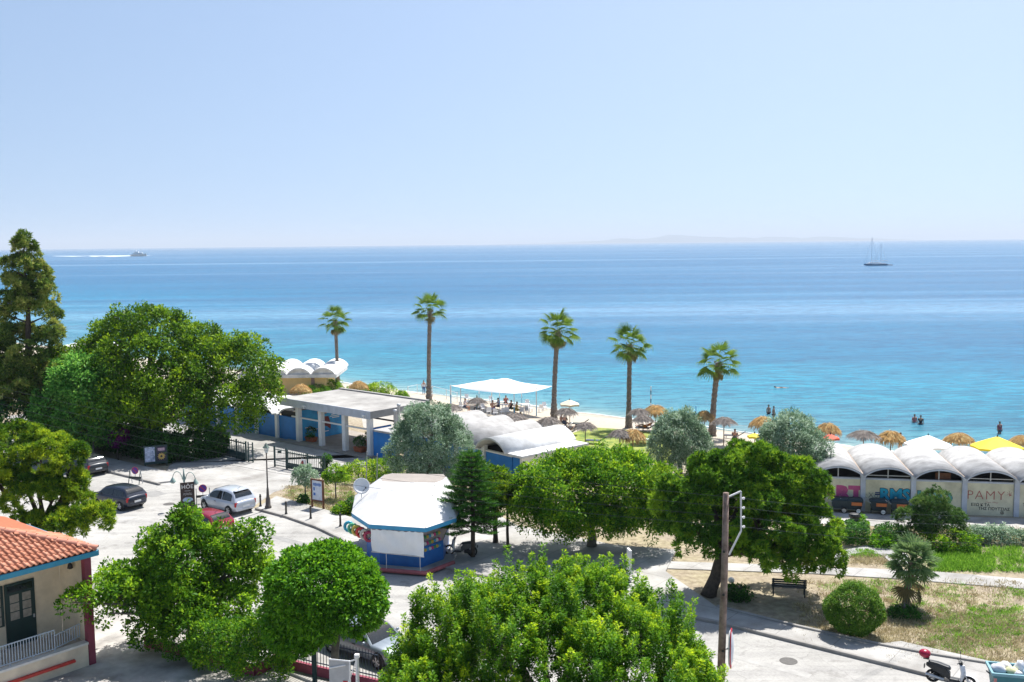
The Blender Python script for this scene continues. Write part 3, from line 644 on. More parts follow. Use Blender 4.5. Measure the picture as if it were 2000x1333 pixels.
flower = leafmat('bougainvillea_bracts', (0.05, 0.005, 0.05), (0.12, 0.01, 0.10), (0.22, 0.02, 0.16), 0.2)
p = A(240, 850, 80.0)
lob = L6((0, 0, p.z - 0.4, 0.75, 0.5, 0.55), (0.5, 0.1, p.z + 0.1, 0.4, 0.4, 0.4), (-0.5, 0, p.z - 0.1, 0.4, 0.4, 0.4))
tree('bougainvillea', 'purple bougainvillea flowering in the shade above the hedge', 'plant', (p.x, p.y - 1.2, 0.1), lob, 0.06, broad(rg(22), lob, 5, 0.16, 22, 0.13, 0.7, flower, tone=0.45, tvar=0.2), BARK, 9)
# ---- silvery olives
def olive(label, base, s, seed, dens=3.2):
    lob = [tuple(k * s for k in l) for l in L6((0, 0, 3.3, 2.0, 1.9, 2.0), (-1.1, -0.2, 2.5, 1.5, 1.5, 1.6), (1.1, 0.1, 2.6, 1.5, 1.5, 1.7), (0.2, 0, 4.3, 1.1, 1.1, 1.25), (-0.7, 0, 4.0, 1.0, 1.0, 1.1), (0.4, -0.9, 2.0, 1.7, 1.2, 1.5))]
    return tree('olive_tree', label, 'tree', base, lob, 0.2 * s, broad(rg(seed), lob, dens / s, 0.32, 44, 0.15, 0.30, GRN_OLIVE, tone=0.46, tvar=0.15, inner=0.72, low=-0.8, gap=0.05), BARKGREY, seed, group='silvery olive trees')
olive('large silvery olive tree behind the white-roofed kiosk', A(830, 935, 67) * Vector((1, 1, 0)) if False else (-5.7, 67.0, 0.1), 1.12, 31)
olive('small olive tree with wispy top near the straw parasols by the lawn', (12.2, 71.5, 0), 0.86, 32)
olive('olive tree with a pointed top at the left end of the vaulted cabins', (18.35, 65.0, 0), 1.02, 33)
# ---- norfolk-like conifer with tiered branches
t = thing('conifer', 'small dark tiered conifer beside the parked moped', 'tree', (-2.25, 52.6, 0.12))
mb = MB(); mb.tube([(0, 0, -0.1), (0.05, 0, 2.2), (0, 0.05, 4.2), (0.03, 0, 5.7)], [0.13, 0.11, 0.07, 0.015], 8)
r_ = rg(34); BP, BD = [], []
for k in range(17):
    z = 1.5 + 4.05 * k / 16; rad = 1.75 * (1 - k / 17) ** 0.8 + 0.18
    for j in range(6):
        a = j * math.pi / 3 + k * 0.6 + r_.normal(0, 0.12); rr = rad * r_.uniform(0.8, 1.12)
        e = Vector((math.cos(a) * rr, math.sin(a) * rr, z + 0.10 * rr)); s_ = Vector((0, 0, z - 0.08))
        mb.tube([s_, s_.lerp(e, 0.5) - Vector((0, 0, 0.05)), e], [0.03, 0.02, 0.006], 4)
        for q in np.linspace(0.22, 1.0, int(5 + rr * 9)):
            p = s_.lerp(e, q); side = Vector((-math.sin(a), math.cos(a), 0))
            for sgn in (-1, 1):
                BP.append(p); BD.append((e - s_).normalized() * 0.75 + side * sgn * 0.7 + Vector((0, 0, 0.25)))
mb.build('trunk', BARK, t, smooth=True)
BP = np.array([tuple(x) for x in BP]); BD = unit(np.array([tuple(x) for x in BD])); rep = 10
ii = np.repeat(np.arange(len(BP)), rep); P = BP[ii] + BD[ii] * r_.uniform(0, 0.32, (len(ii), 1)); D = unit(BD[ii] * 0.8 + rdir(r_, len(ii)) * 0.7 + np.array([0, 0, 0.35]))
link('crown', leaves_mesh('crown', P, D, rdir(r_, len(ii)), 0.17, 0.035, np.clip(r_.normal(0.48, 0.2, len(ii)), 0, 1), GRN_NORF, 0.03), t)
# ---- dark small trees behind the conifer
lob = L6((0, 0, 3.0, 1.2, 1.2, 1.1), (0.6, 0.1, 2.3, 1.1, 1.1, 0.9), (-0.4, 0, 3.6, 0.8, 0.8, 0.6))
tree('broadleaf_tree', 'dark-green small tree with green-painted trunk behind the conifer', 'tree', (-1.05, 55.2, 0.12), lob, 0.13, broad(rg(35), lob, 4.2, 0.3, 36, 0.15, 0.5, GRN_FICUS, tone=0.4, tvar=0.15, gap=0.1), BARK, 35, fork=0.8)
lob = L6((0, 0, 2.8, 0.9, 0.9, 0.8), (-0.5, 0, 2.4, 0.8, 0.8, 0.6), (0.5, 0.1, 3.1, 0.8, 0.8, 0.7))
tree('broadleaf_tree', 'thin-trunked young tree on the shaded pavement right of the conifer', 'tree', (-0.35, 54.0, 0.12), lob, 0.08, needles(rg(36), lob, 2.4, 0.3, 9, 12, 0.2, 0.03, GRN_LEFT, tone=0.45), BARK, 36, fork=0.85)
# ---- big bright-green tree in the middle
lob = L6((0, 0, 3.7, 2.5, 2.4, 1.6), (-2.2, -0.1, 3.3, 1.9, 2.0, 1.6), (2.2, 0, 3.4, 1.9, 2.0, 1.6), (0.9, -1.5, 3.2, 2.3, 1.6, 1.7), (-1.5, -1.5, 3.1, 2.1, 1.6, 1.6), (-0.8, 0, 4.2, 1.5, 1.5, 1.1), (1.5, 0.2, 4.2, 1.5, 1.5, 1.1), (3.1, -0.9, 2.4, 1.4, 1.3, 1.3), (-3.1, -0.7, 2.4, 1.3, 1.3, 1.3), (0.0, -1.7, 1.9, 1.9, 1.2, 1.0), (2.1, -1.3, 1.8, 1.5, 1.2, 1.0), (-2.1, -1.2, 1.8, 1.5, 1.2, 1.0), (3.7, 0.1, 3.0, 1.2, 1.4, 1.3))
tree('broadleaf_tree', 'wide bright yellow-green tree between the kiosk conifer and the big pine', 'tree', (4.35, 54.3, 0.1), lob, 0.25,
     broad(rg(37), lob, 3.6, 0.36, 44, 0.14, 0.5, GRN_BRIGHT, tone=0.46, tvar=0.17, inner=0.75, low=-0.6, gap=0.05), BARKGREY, 37, fork=0.6)
# ---- big pine with leaning trunk
lob = L6((1.8, 0.6, 5.3, 2.5, 2.3, 1.6), (-0.2, 0.5, 5.2, 2.0, 1.9, 1.5), (3.6, 0.4, 4.7, 2.0, 2.0, 1.6), (0.6, -0.6, 4.2, 2.1, 1.7, 1.4), (3.0, -0.9, 3.6, 2.1, 1.7, 1.4), (4.6, -0.5, 3.2, 1.7, 1.5, 1.2), (-0.7, -0.3, 3.4, 1.4, 1.3, 1.0), (4.5, -1.2, 2.2, 1.3, 1.1, 0.85), (2.6, -1.4, 2.5, 1.5, 1.1, 0.8), (1.7, 0.3, 6.2, 1.5, 1.4, 0.8), (1.0, -1.0, 2.9, 1.3, 1.0, 0.7), (3.6, -1.3, 1.9, 1.3, 1.0, 0.6), (-0.6, -0.6, 2.7, 0.9, 0.8, 0.6), (5.1, -0.9, 2.6, 0.9, 0.9, 0.7), (4.0, 1.9, 3.7, 1.8, 1.6, 1.2), (1.8, 2.1, 4.2, 2.0, 1.6, 1.2), (-1.2, 0.2, 4.3, 1.2, 1.2, 1.0))
tree('pine_tree', 'broad green pine with leaning trunk shading the park bench', 'tree', (9.35, 46.6, 0.1), lob, 0.30,
     needles(rg(38), lob, 0.95, 0.31, 24, 13, 0.20, 0.050, GRN_PINE, tone=0.56, inner=0.66, low=-0.6), BARK, 38, group='pines', fork=0.9, lean=(0.75, 0.2))
# ---- juniper
lob = L6((0, 0, 2.0, 1.2, 1.1, 1.1), (-1.1, -0.1, 1.5, 0.95, 0.9, 0.75), (1.2, 0, 1.5, 0.95, 0.9, 0.8), (0.3, 0, 2.8, 0.7, 0.7, 0.6), (0.6, -0.6, 1.2, 1.1, 0.8, 0.6), (-1.5, -0.2, 0.95, 0.5, 0.5, 0.4))
tree('juniper_tree', 'squat dark juniper in front of the graffitied cabins', 'tree', (23.35, 54.6, 0.0), [tuple(k * 0.86 for k in l) for l in lob], 0.14,
     needles(rg(39), [tuple(k * 0.86 for k in l) for l in lob], 3.6, 0.26, 12, 14, 0.13, 0.022, GRN_JUNI, tone=0.45, inner=0.7), BARK, 39, fork=0.25)
# ---- ball-clipped bush
t = thing('clipped_bush', 'large ball-clipped round bush beside the pavement kerb', 'bush', (14.62, 41.65, 0.1))
lob = L6((0, 0, 1.02, 1.16, 1.13, 1.02),)
for k in range(7):
    a = k * 0.9; MB().tube([(0, 0, -0.05), (math.cos(a) * 0.3, math.sin(a) * 0.3, 0.6), (math.cos(a) * 0.7, math.sin(a) * 0.7, 1.3)], [0.04, 0.03, 0.01], 5).build('stem', BARK, t)
link('foliage', broad(rg(40), lob, 26, 0.12, 40, 0.062, 0.55, leafmat('box_bush_leaves', (0.02, 0.075, 0.008), (0.055, 0.14, 0.014), (0.13, 0.22, 0.03), 0.2, 0.4), tone=0.45, tvar=0.14, inner=0.93, low=-0.97, name='foliage', puff=False), t)
# ---- small trees and shrubs on the dirt bed
def bush(label, base, w, h, seed, mt, stem=0.0, name='shrub', dens=5.0, L=0.11, tone=0.5, cat='shrub', group=None):
    r_ = rg(seed); z0 = stem
    lob = [(0, 0, z0 + h * 0.5, w * 0.5, w * 0.48, h * 0.5), (w * 0.25, -w * 0.1, z0 + h * 0.4, w * 0.34, w * 0.34, h * 0.36), (-w * 0.25, w * 0.05, z0 + h * 0.42, w * 0.34, w * 0.34, h * 0.38)]
    return tree(name, label, cat, base, lob, 0.035 + 0.01 * w, broad(r_, lob, dens / max(0.6, w * 0.6), 0.13 + 0.04 * w, 30, L, 0.42, mt, tone=tone, tvar=0.16, inner=0.7, low=-0.9, name='crown'), BARKGREY, seed, group, fork=0.9 if stem else 0.2)
bush('grey-green sapling with staked stem left of the info board', G(597, 980) , 1.35, 1.3, 51, GRN_OLIVE, 1.1, 'sapling', cat='sapling')
bush('green sapling right of the info board on the dry bed', G(656, 975), 1.3, 1.2, 52, GRN_BRIGHT, 1.0, 'sapling', cat='sapling')
bush('low yellowish oleander beside the paved drive', G(700, 940), 2.6, 1.35, 53, GRN_FORE)
bush('round green shrub behind the dish and the thin poles', G(755, 935), 2.4, 1.5, 54, GRN_BRIGHT)
bush('small cypress shrub closing the right end of the green fence', G(638, 922), 0.55, 1.45, 55, GRN_DARK, tone=0.55)
bush('small weed tuft at the edge of the dry bed', G(592, 985), 0.5, 0.45, 56, GRN_DARK)
bush('leafy shrub beside the kiosk corner', G(668, 1005), 1.0, 0.6, 57, GRN_BRIGHT)
bush('dark flowering shrub against the left side of the kiosk', G(690, 1002), 0.9, 0.95, 58, GRN_DARK)
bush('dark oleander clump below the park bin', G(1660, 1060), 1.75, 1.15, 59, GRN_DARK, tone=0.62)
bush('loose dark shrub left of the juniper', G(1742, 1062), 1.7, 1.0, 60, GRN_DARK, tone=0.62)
bush('bright low shrub at the end of the curved path', G(1722, 1068), 1.2, 0.5, 61, GRN_ROUND, tone=0.6)
bush('bushy undergrowth beneath the juniper', G(1850, 1072), 2.6, 1.0, 62, GRN_BRIGHT)
bush('pale grey weed clump at the right edge of the park', G(1955, 1058), 2.2, 0.7, 63, GRN_OLIVE)
bush('pale weed clump right of the juniper', G(1905, 1060), 1.3, 0.8, 64, GRN_OLIVE)
bush('green tuft beside the park bin', G(1681, 1027), 0.55, 0.5, 65, GRN_ROUND, tone=0.65)
bush('leafy plant at the foot of the small fan palm', G(1766, 1206), 1.0, 0.35, 66, GRN_DARK, tone=0.6)
bush('dark shrub at the foot of the leaning pine', G(1440, 1170), 1.1, 0.5, 67, GRN_DARK)
bush('clipped bush left of the pavilion roof corner', T(615, 771), 3.0, 0.9, 68, GRN_BRIGHT, tone=0.4)
bush('clipped square bush at the foot of the first palm', T(645, 764), 2.4, 1.2, 69, GRN_BRIGHT, tone=0.4)
bush('low hedge clump behind the pavilion roof', T(705, 770), 2.6, 1.0, 70, GRN_BRIGHT)
bush('rounded red-tipped bush behind the pavilion roof', T(745, 772), 2.9, 1.35, 71, GRN_FORE, tone=0.4)
bush('small ball bush left of the second palm', T(785, 781), 1.2, 0.9, 72, GRN_BRIGHT)
# ---- palms: trunk and fan fronds, every frond a part
def frond_mesh(name, mt, seed, pet=0.9, R_=0.95, nseg=17, droop=0.35, span=215, split=0.55):
    """a fan leaf in its own plane: petiole along +X, blade beyond it, tips hanging"""
    r_ = rg(seed); mb = MB(); V = []; F = []
    V += [(0, -0.02, 0), (0, 0.02, 0), (pet, 0.012, 0.05), (pet, -0.012, 0.05)]; F.append((0, 1, 2, 3))
    for k in range(nseg):
        a0 = R(-span / 2 + span * k / nseg); a1 = R(-span / 2 + span * (k + 1) / nseg); am = (a0 + a1) / 2
        rl = R_ * (0.72 + 0.28 * math.cos(am * 0.55)) * r_.uniform(0.9, 1.08)
        c = Vector((pet, 0, 0.05)); z = 0.03 if k % 2 else -0.03
        m0 = c + Vector((math.cos(a0) * rl * split, math.sin(a0) * rl * split, z)); m1 = c + Vector((math.cos(a1) * rl * split, math.sin(a1) * rl * split, -z))
        t1 = c + Vector((math.cos(am) * rl * 0.88, math.sin(am) * rl * 0.88, -droop * 0.25 * rl)); w = Vector((-math.sin(am), math.cos(am), 0)) * rl * 0.028
        t2 = c + Vector((math.cos(am) * rl * 0.98, math.sin(am) * rl * 0.98, -droop * rl * r_.uniform(0.6, 1.2)))
        b_ = len(V); V += [tuple(c), tuple(m0), tuple(t1 - w), tuple(t1 + w), tuple(m1), tuple(t2)]
        F += [(b_, b_ + 1, b_ + 2), (b_, b_ + 2, b_ + 3), (b_, b_ + 3, b_ + 4), (b_ + 2, b_ + 5, b_ + 3)]
    mb.add(V, F); me = mb.mesh(name, mt)
    a = me.attributes.new('lc', 'FLOAT', 'POINT'); a.data.foreach_set('value', np.clip(r_.normal(0.5, 0.15, len(V)), 0, 1).astype(np.float32))
    return me
FR_G = [frond_mesh('frond', GRN_PALM, 80 + k, pet=1.15, R_=0.92, nseg=15, droop=0.55, span=200, split=0.42) for k in range(4)]
FR_D = [frond_mesh('frond', STRAWLEAF, 90 + k, droop=0.6, span=170, R_=0.8) for k in range(2)]
FR_F = [frond_mesh('frond', GRN_FAN, 95 + k, pet=0.55, R_=0.5, nseg=13, droop=0.12, span=190, split=0.45) for k in range(4)]
palm_bark = mat('palm_bark', (0.17, 0.135, 0.11), 0.95, 0.4, 9, 1.0, 18, c2=(0.27, 0.225, 0.185), dist=0.05)
def fan_palm(label, base, h, r0, fr, n, scale, seed, lean=(0, 0), dead=6, emin=-40, emax=80, group=None, name='palm_tree', stray=0):
    t = thing(name, label, 'palm tree', base, 0, group); r_ = rg(seed); mb = MB()
    k = max(8, int(h / 0.22)); pts, rad = [], []
    for i in range(k + 1):
        q = i / k
        pts.append((lean[0] * q * q, lean[1] * q * q, -0.2 + (h + 0.2) * q)); rad.append(r0 * (1.25 - 0.45 * min(1, q * 4) - 0.12 * q) * (1.0 + (0.10 if i % 2 else -0.06) + r_.normal(0, 0.05)))
    mb.tube(pts, rad, 10); mb.build('trunk', palm_bark, t)
    top = Vector((lean[0], lean[1], h))
    hd = MB()
    for q in range(26):                                   # leaf-base stubs under the crown
        a = q * 2.4; z = -0.9 + 0.95 * q / 26; c = top + Vector((math.cos(a) * r0 * 0.9, math.sin(a) * r0 * 0.9, z))
        hd.beam(c - Vector((0, 0, 0.1)), c + Vector((math.cos(a) * 0.12, math.sin(a) * 0.12, 0.18)), 0.07, 0.03)
    hd.build('leaf_bases', palm_bark, t)
    for q in range(n + dead):
        d = q >= n; a = q * 2.39996 + r_.normal(0, 0.15)
        el = R(emax + (emin - emax) * ((q + 0.5) / n) ** 0.8) if not d else R(r_.uniform(-78, -50))
        if stray and q in (n - 1, n - 2): el = R(-28)
        me = (FR_D if d else fr)[q % (2 if d else len(fr))]
        Mx = Matrix.Translation(top + Vector((0, 0, r_.uniform(-0.25, 0.1) - (0.35 if d else 0)))) @ Matrix.Rotation(a, 4, 'Z') @ Matrix.Rotation(-el, 4, 'Y') @ Matrix.Rotation(r_.normal(0, 0.35), 4, 'X') @ Matrix.Scale(scale * r_.uniform(0.85, 1.12) * (0.8 if d else 1), 4)
        link('dead_frond' if d else 'frond', me, t, Mx)
    return t
PG = 'five tall fan palms along the beach terrace'
for k, (px, py, top, lean, lab) in enumerate([
        (660, 757, 625, (0, 0), 'tall fan palm behind the pavilion roof, leftmost of the five'),
        (838, 782, 604, (0.25, 0), 'tallest fan palm, beside the person on the small pier'),
        (1082, 818, 645, (0.2, 0), 'tall fan palm at the right end of the white shade sail'),
        (1228, 836, 673, (0.1, 0), 'tall fan palm on the seaward edge of the lawn'),
        (1391, 852, 708, (0.15, 0), 'shortest of the five fan palms, rightmost, rising behind the pine')]):
    p = T(px, py); h = A(px, top, p.y).z - p.z
    fan_palm(lab, p, h, (0.28, 0.31, 0.32, 0.30, 0.33)[k], FR_G, (27, 23, 29, 25, 24)[k], (1.02, 1.04, 1.1, 1.02, 1.06)[k], 100 + k * 7, ((-0.1, 0), (0.3, 0.2), (0.45, 0), (0.15, 0.3), (0.5, -0.1))[k], (8, 3, 6, 9, 5)[k], (-50, -38, -46, -52, -44)[k], 82, PG, stray=k in (1, 3, 4))
p = G(1769, 1188)
fan_palm('small stout fan palm on the dry grass beside the ball bush', p, 2.25, 0.17, FR_F, 66, 1.25, 110, (0.25, 0), 4, -48, 85)
# ---- grasses and weeds
def tufts(name, label, areas, mt, seed, L, W, per, spread, mat_lc=0.5, z0=0.1):
    r_ = rg(seed); P = []
    for (x0, y0, x1, y1, n) in areas:                     # pixel boxes
        for k in range(n):
            p = G(r_.uniform(x0, x1), r_.uniform(y0, y1), 0); P.append((p.x, p.y, 0.0))
    P = np.array(P); ii = np.repeat(np.arange(len(P)), per); s_ = spread * r_.uniform(0.3, 1.4, len(P))
    o = r_.normal(0, 1, (len(ii), 3)) * s_[ii][:, None]; o[:, 2] = 0
    D = unit(r_.normal(0, 0.55, (len(ii), 3)) * np.array([1, 1, 0.3]) + np.array([0, 0, 0.8]))
    me = leaves_mesh(name, P[ii] + o, D, rdir(r_, len(ii)), L * r_.uniform(0.4, 1.3, len(ii)), W, r_.normal(mat_lc, 0.15, len(P))[ii] + r_.normal(0, 0.15, len(ii)), mt, 0.05)
    return tag(link(name, me), label, 'weeds', kind='stuff')
GRASSDRY = leafmat('dry_grass', (0.18, 0.15, 0.075), (0.29, 0.255, 0.145), (0.39, 0.355, 0.22), 0.1, 0.8, 0.1)
GRASSG = leafmat('green_weeds', (0.04, 0.12, 0.012), (0.09, 0.22, 0.02), (0.20, 0.34, 0.05), 0.3, 0.7, 0.15)
park = [(2010, 1040, 2500, 1270, 500), (1560, 1135, 2010, 1265, 560), (1720, 1190, 2010, 1295, 300), (1640, 1034, 2010, 1060, 260), (1660, 1086, 1740, 1104, 60)]
tufts('dry_grass', 'straw-coloured dry grass over the park beds', park + [(560, 950, 690, 1000, 320)], GRASSDRY, 120, 0.16, 0.03, 26, 0.20)
tufts('green_weeds', 'patches of green weeds in the dry park beds', [(1830, 1205, 1960, 1260, 55), (1740, 1140, 2010, 1200, 60), (1880, 1190, 2000, 1240, 45), (1600, 1135, 1760, 1160, 30), (1800, 1195, 1990, 1290, 60), (565, 955, 690, 1005, 70), (1660, 1076, 1715, 1090, 30), (1640, 1034, 2010, 1060, 40)], GRASSG, 121, 0.13, 0.028, 60, 0.20)
tufts('tall_grass', 'tall bright-green grass right of the small fan palm', [(1815, 1072, 2010, 1118, 330), (1830, 1085, 1930, 1116, 140)], GRASSG, 122, 0.27, 0.03, 30, 0.15, 0.45)
# ================================================================== buildings and built things
def P2(o, t, a, n, b): return Vector((o[0] + t[0] * a + n[0] * b, o[1] + t[1] * a + n[1] * b))
def fr(origin, tdir):
    """local frame: returns f(a, b, z) -> world; a along tdir, b to the left of it (towards the sea side)"""
    t = Vector(tdir).normalized(); n = Vector((-t.y, t.x)); o = Vector(origin)
    return lambda a, b, z=0.0: Vector((o.x + t.x * a + n.x * b, o.y + t.y * a + n.y * b, z))
def fbox(mb, F, a0, a1, b0, b1, z0, z1):
    pts = [F(a0, b0, z0), F(a1, b0, z0), F(a1, b1, z0), F(a0, b1, z0), F(a0, b0, z1), F(a1, b0, z1), F(a1, b1, z1), F(a0, b1, z1)]
    mb.add(pts, [(3, 2, 1, 0), (4, 5, 6, 7), (0, 1, 5, 4), (1, 2, 6, 5), (2, 3, 7, 6), (3, 0, 4, 7)]); return mb
def B(F, *r): return fbox(MB(), F, *r)
def text(s_, size, mt, parent, Mx, off=0.0, ext=0.004, name='lettering', squash=1.0):
    cu = bpy.data.curves.new('lettering', 'FONT'); cu.body = s_; cu.size = size; cu.extrude = ext; cu.offset = off; cu.align_x = 'CENTER'; cu.align_y = 'CENTER'; cu.resolution_u = 2; cu.space_character = squash
    o = bpy.data.objects.new('tmp', cu); C.objects.link(o)
    dg = bpy.context.evaluated_depsgraph_get(); me = bpy.data.meshes.new_from_object(o.evaluated_get(dg)); bpy.data.objects.remove(o)
    me.materials.clear(); me.materials.append(mt)
    inv = wmat(parent).inverted() if parent is not None else Matrix()
    return link(name, me, parent, inv @ Mx)
def face_matrix(F, a, b, z):            # a board standing at F(a, b, z), facing away from +b, lettering upright
    p = F(a, b, z); x = (F(a + 1, b, z) - p).normalized(); zz = Vector((0, 0, 1)); y_ = zz; nrm = x.cross(zz).normalized()
    M_ = Matrix((x, y_, nrm)).transposed().to_4x4(); M_.translation = p; return M_
def arc_ring(F, a0, a1, b, z0, rise, n=16, d=0.0):
    return [F(a0 + (a1 - a0) * i / n, b, z0 + rise * (1 - ((2 * i / n - 1) ** 2)) ** 0.8 + d) for i in range(n + 1)]
def arc_wall(F, a0, a1, b, z0, rise, base=0.0, th=0.1):
    r0 = arc_ring(F, a0, a1, b, z0, rise, 12, -0.18); r1 = arc_ring(F, a0, a1, b + th, z0, rise, 12, -0.18)
    q0 = [F(a0 + (a1 - a0) * i / 12, b, base) for i in range(13)]; q1 = [F(a0 + (a1 - a0) * i / 12, b + th, base) for i in range(13)]
    m_ = MB(); m_.loft([q0, r0, r1, q1], closed=False, cap=False); return m_
def vault(mb, F, a0, a1, b0, b1, z0, rise, th=0.12, n=14):
    """barrel shell over a0..a1, running b0..b1"""
    r0 = arc_ring(F, a0, a1, b0, z0, rise, n); r1 = arc_ring(F, a0, a1, b1, z0, rise, n)
    u0 = arc_ring(F, a0, a1, b0, z0, rise, n, -th); u1 = arc_ring(F, a0, a1, b1, z0, rise, n, -th)
    m_ = n + 1; V = r0 + r1 + u0 + u1; Fc = []
    for i in range(n):
        Fc += [(i, i + 1, m_ + i + 1, m_ + i), (2 * m_ + i, 3 * m_ + i, 3 * m_ + i + 1, 2 * m_ + i + 1), (i, 2 * m_ + i, 2 * m_ + i + 1, i + 1), (m_ + i, m_ + i + 1, 3 * m_ + i + 1, 3 * m_ + i)]
    Fc += [(0, m_, 3 * m_, 2 * m_), (n, 2 * m_ + n, 3 * m_ + n, m_ + n)]
    return mb.add(V, Fc)
YELLOW = mat('cream_yellow_wall', (0.62, 0.585, 0.42), 0.8, 0.14, 1.1, c2=(0.74, 0.70, 0.52), detail=8)
OCHRE = mat('ochre_wall', (0.74, 0.54, 0.25), 0.75, 0.12, 1.0)
PILLAR = mat('grey_blue_pillar', (0.52, 0.56, 0.63), 0.75, 0.15, 1.6)
SHADE = mat('painted_shade', (0.05, 0.048, 0.045), 0.9, 0.2, 2)  # near-black colour stands in for shade behind the openings
VROOF = mat('weathered_vault', (0.33, 0.325, 0.317), 0.92, 0.20, 1.1, 0.2, 8, c2=(0.44, 0.435, 0.425), detail=10)
# ---------------------------------------------------------------- vaulted changing cabins with graffiti (right)
o0 = G(1684.5, 999); o1 = G(1984.5, 1010.5)
tv = (o1 - o0).normalized(); bay = (o1 - o0).length / 3
F = fr((o0.x, o0.y), (tv.x, tv.y))
cab = thing('beach_cabins', 'long cream cabin row with scalloped white vault roof and graffiti', 'building', (o0.x, o0.y, 0), math.atan2(tv.y, tv.x))
ZV, RISE, DEP = 2.34, 0.60, 7.2
tg = lambda *c: mat('spray_' + '_'.join(str(int(k * 100)) for k in c), c, 0.7, 0.15, 4)
PINKS, TEAL, BLK, GRN_, REDS, NAVY = tg(0.55, 0.10, 0.25), tg(0.015, 0.36, 0.55), tg(0.02, 0.02, 0.025), tg(0.10, 0.33, 0.33), tg(0.42, 0.13, 0.11), tg(0.03, 0.06, 0.17)
for k in range(-1, 5):
    a0, a1 = (k - 1) * bay + bay, (k - 1) * bay + 2 * bay
    a0, a1 = k * bay, (k + 1) * bay
    B(F, a0 + 0.16, a1 - 0.16, 0.10, 0.24, 0, 2.02).build('wall', YELLOW, cab, True)
    B(F, a0 + 0.16, a1 - 0.16, 0.06, 0.28, 2.022, 2.12).build('lintel', PILLAR, cab, True)
    B(F, a0 - 0.15, a0 + 0.15, -0.04, 0.30, 0, ZV - 0.02).build('pillar', PILLAR, cab, True, bevel=0.02)
    vm = MB(); vault(vm, F, a0, a1, -0.35, DEP, ZV, RISE); vo = vm.build('vault', VROOF, cab, True, smooth=False)
    for p_ in vo.data.polygons: p_.use_smooth = p_.area > 0.5
    mb = MB(); r0 = arc_ring(F, a0 + 0.02, a1 - 0.02, -0.352, ZV - 0.13, RISE, 14); r1 = arc_ring(F, a0 + 0.02, a1 - 0.02, -0.352, ZV - 0.03, RISE, 14)
    mb.loft([r0, r1], closed=False, cap=False); mb.build('fascia', PILLAR, cab, True)
    B(F, (a0 + a1) / 2 - 0.03, (a0 + a1) / 2 + 0.03, 0.12, 0.18, 2.122, ZV + RISE - 0.14).build('mullion', STEEL, cab, True)
    if k in (0, 2, 3): B(F, a0 + 0.2, a1 - 0.2, 0.13, 0.17, 2.27, 2.32).build('transom', STEEL, cab, True)
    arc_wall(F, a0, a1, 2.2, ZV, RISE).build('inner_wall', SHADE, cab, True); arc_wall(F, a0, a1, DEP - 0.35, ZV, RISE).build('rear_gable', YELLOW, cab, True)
    gm_ = MB(); fbox(gm_, F, a0 - 0.035, a0 + 0.035, 0.2, DEP - 0.4, ZV + 0.005, ZV + 0.03); gm_.build('valley_gutter', mat('rusty_gutter', (0.38, 0.30, 0.24), 0.9, 0.4, 2), cab, True)
B(F, -bay, 5 * bay, DEP - 0.2, DEP, 0, ZV).build('back_wall', YELLOW, cab, True)
B(F, -bay, 5 * bay, 0.3, DEP - 0.2, 0.0, 0.12).build('plinth', CONCRETE, cab, True)
def gra(k, s_, size, mt, da, z, off=0.0, b=0.094, squash=1.0, shear=0, sx=1.0):
    Mx = face_matrix(F, (k + 0.5) * bay + da, b, z) @ Matrix.Diagonal((sx, 1, 1, 1)) @ Matrix.Rotation(shear, 4, 'Z')
    o = text(s_, size, mt, cab, Mx, off, 0.003, 'graffiti', squash); return o
gra(-1, 'ART', 1.15, PINKS, 0.25, 1.08, 0.085, sx=1.15); gra(-1, 'b', 0.42, BLK, 0.98, 0.78, 0.0)
gra(0, 'RMS', 0.98, BLK, 0.42, 1.08, 0.075, 0.093); gra(0, 'RMS', 0.98, TEAL, 0.42, 1.08, 0.042, 0.086)
gra(0, '=', 0.5, NAVY, -0.62, 1.12, 0.02); gra(0, '=', 0.4, NAVY, 1.22, 1.1, 0.015); gra(0, 'eXo', 0.5, BLK, -0.98, 1.02, -0.012); gra(0, 'x', 0.25, BLK, -0.55, 0.72, -0.004)
gra(1, 'KPO', 1.05, BLK, -0.22, 0.98, 0.07, 0.093); gra(1, 'KPO', 1.05, GRN_, -0.22, 0.98, 0.05, 0.086)
gra(2, 'PAMY*', 0.80, REDS, -0.05, 1.25, -0.012, squash=1.15); gra(2, '~~', 0.7, REDS, 0.1, 0.86, -0.016); gra(2, 'ΕΞΩ Κ ΤΑ', 0.24, BLK, -0.55, 0.66, 0.004); gra(2, 'ΤΗΣ ΓΙΟΥΤΣΙΑΣ', 0.24, BLK, 0.25, 0.43, 0.004); gra(2, 'Ⓐ', 0.24, BLK, 0.72, 0.20, 0.006)
for q, s_ in enumerate(['ΖΩΗ', 'ΤΟΥ', 'ΤΟΠΟΥ', 'ΑΒ']): gra(3, s_, 0.27, BLK, -0.78 + 0.07 * q, 1.24 - 0.24 * q, 0.004)
# awning in the third opening
B(F, 1 * bay + 1.35, 2 * bay - 0.75, 0.36, 0.46, 2.13, 2.52).build('board', WOODBROWN, cab, True)
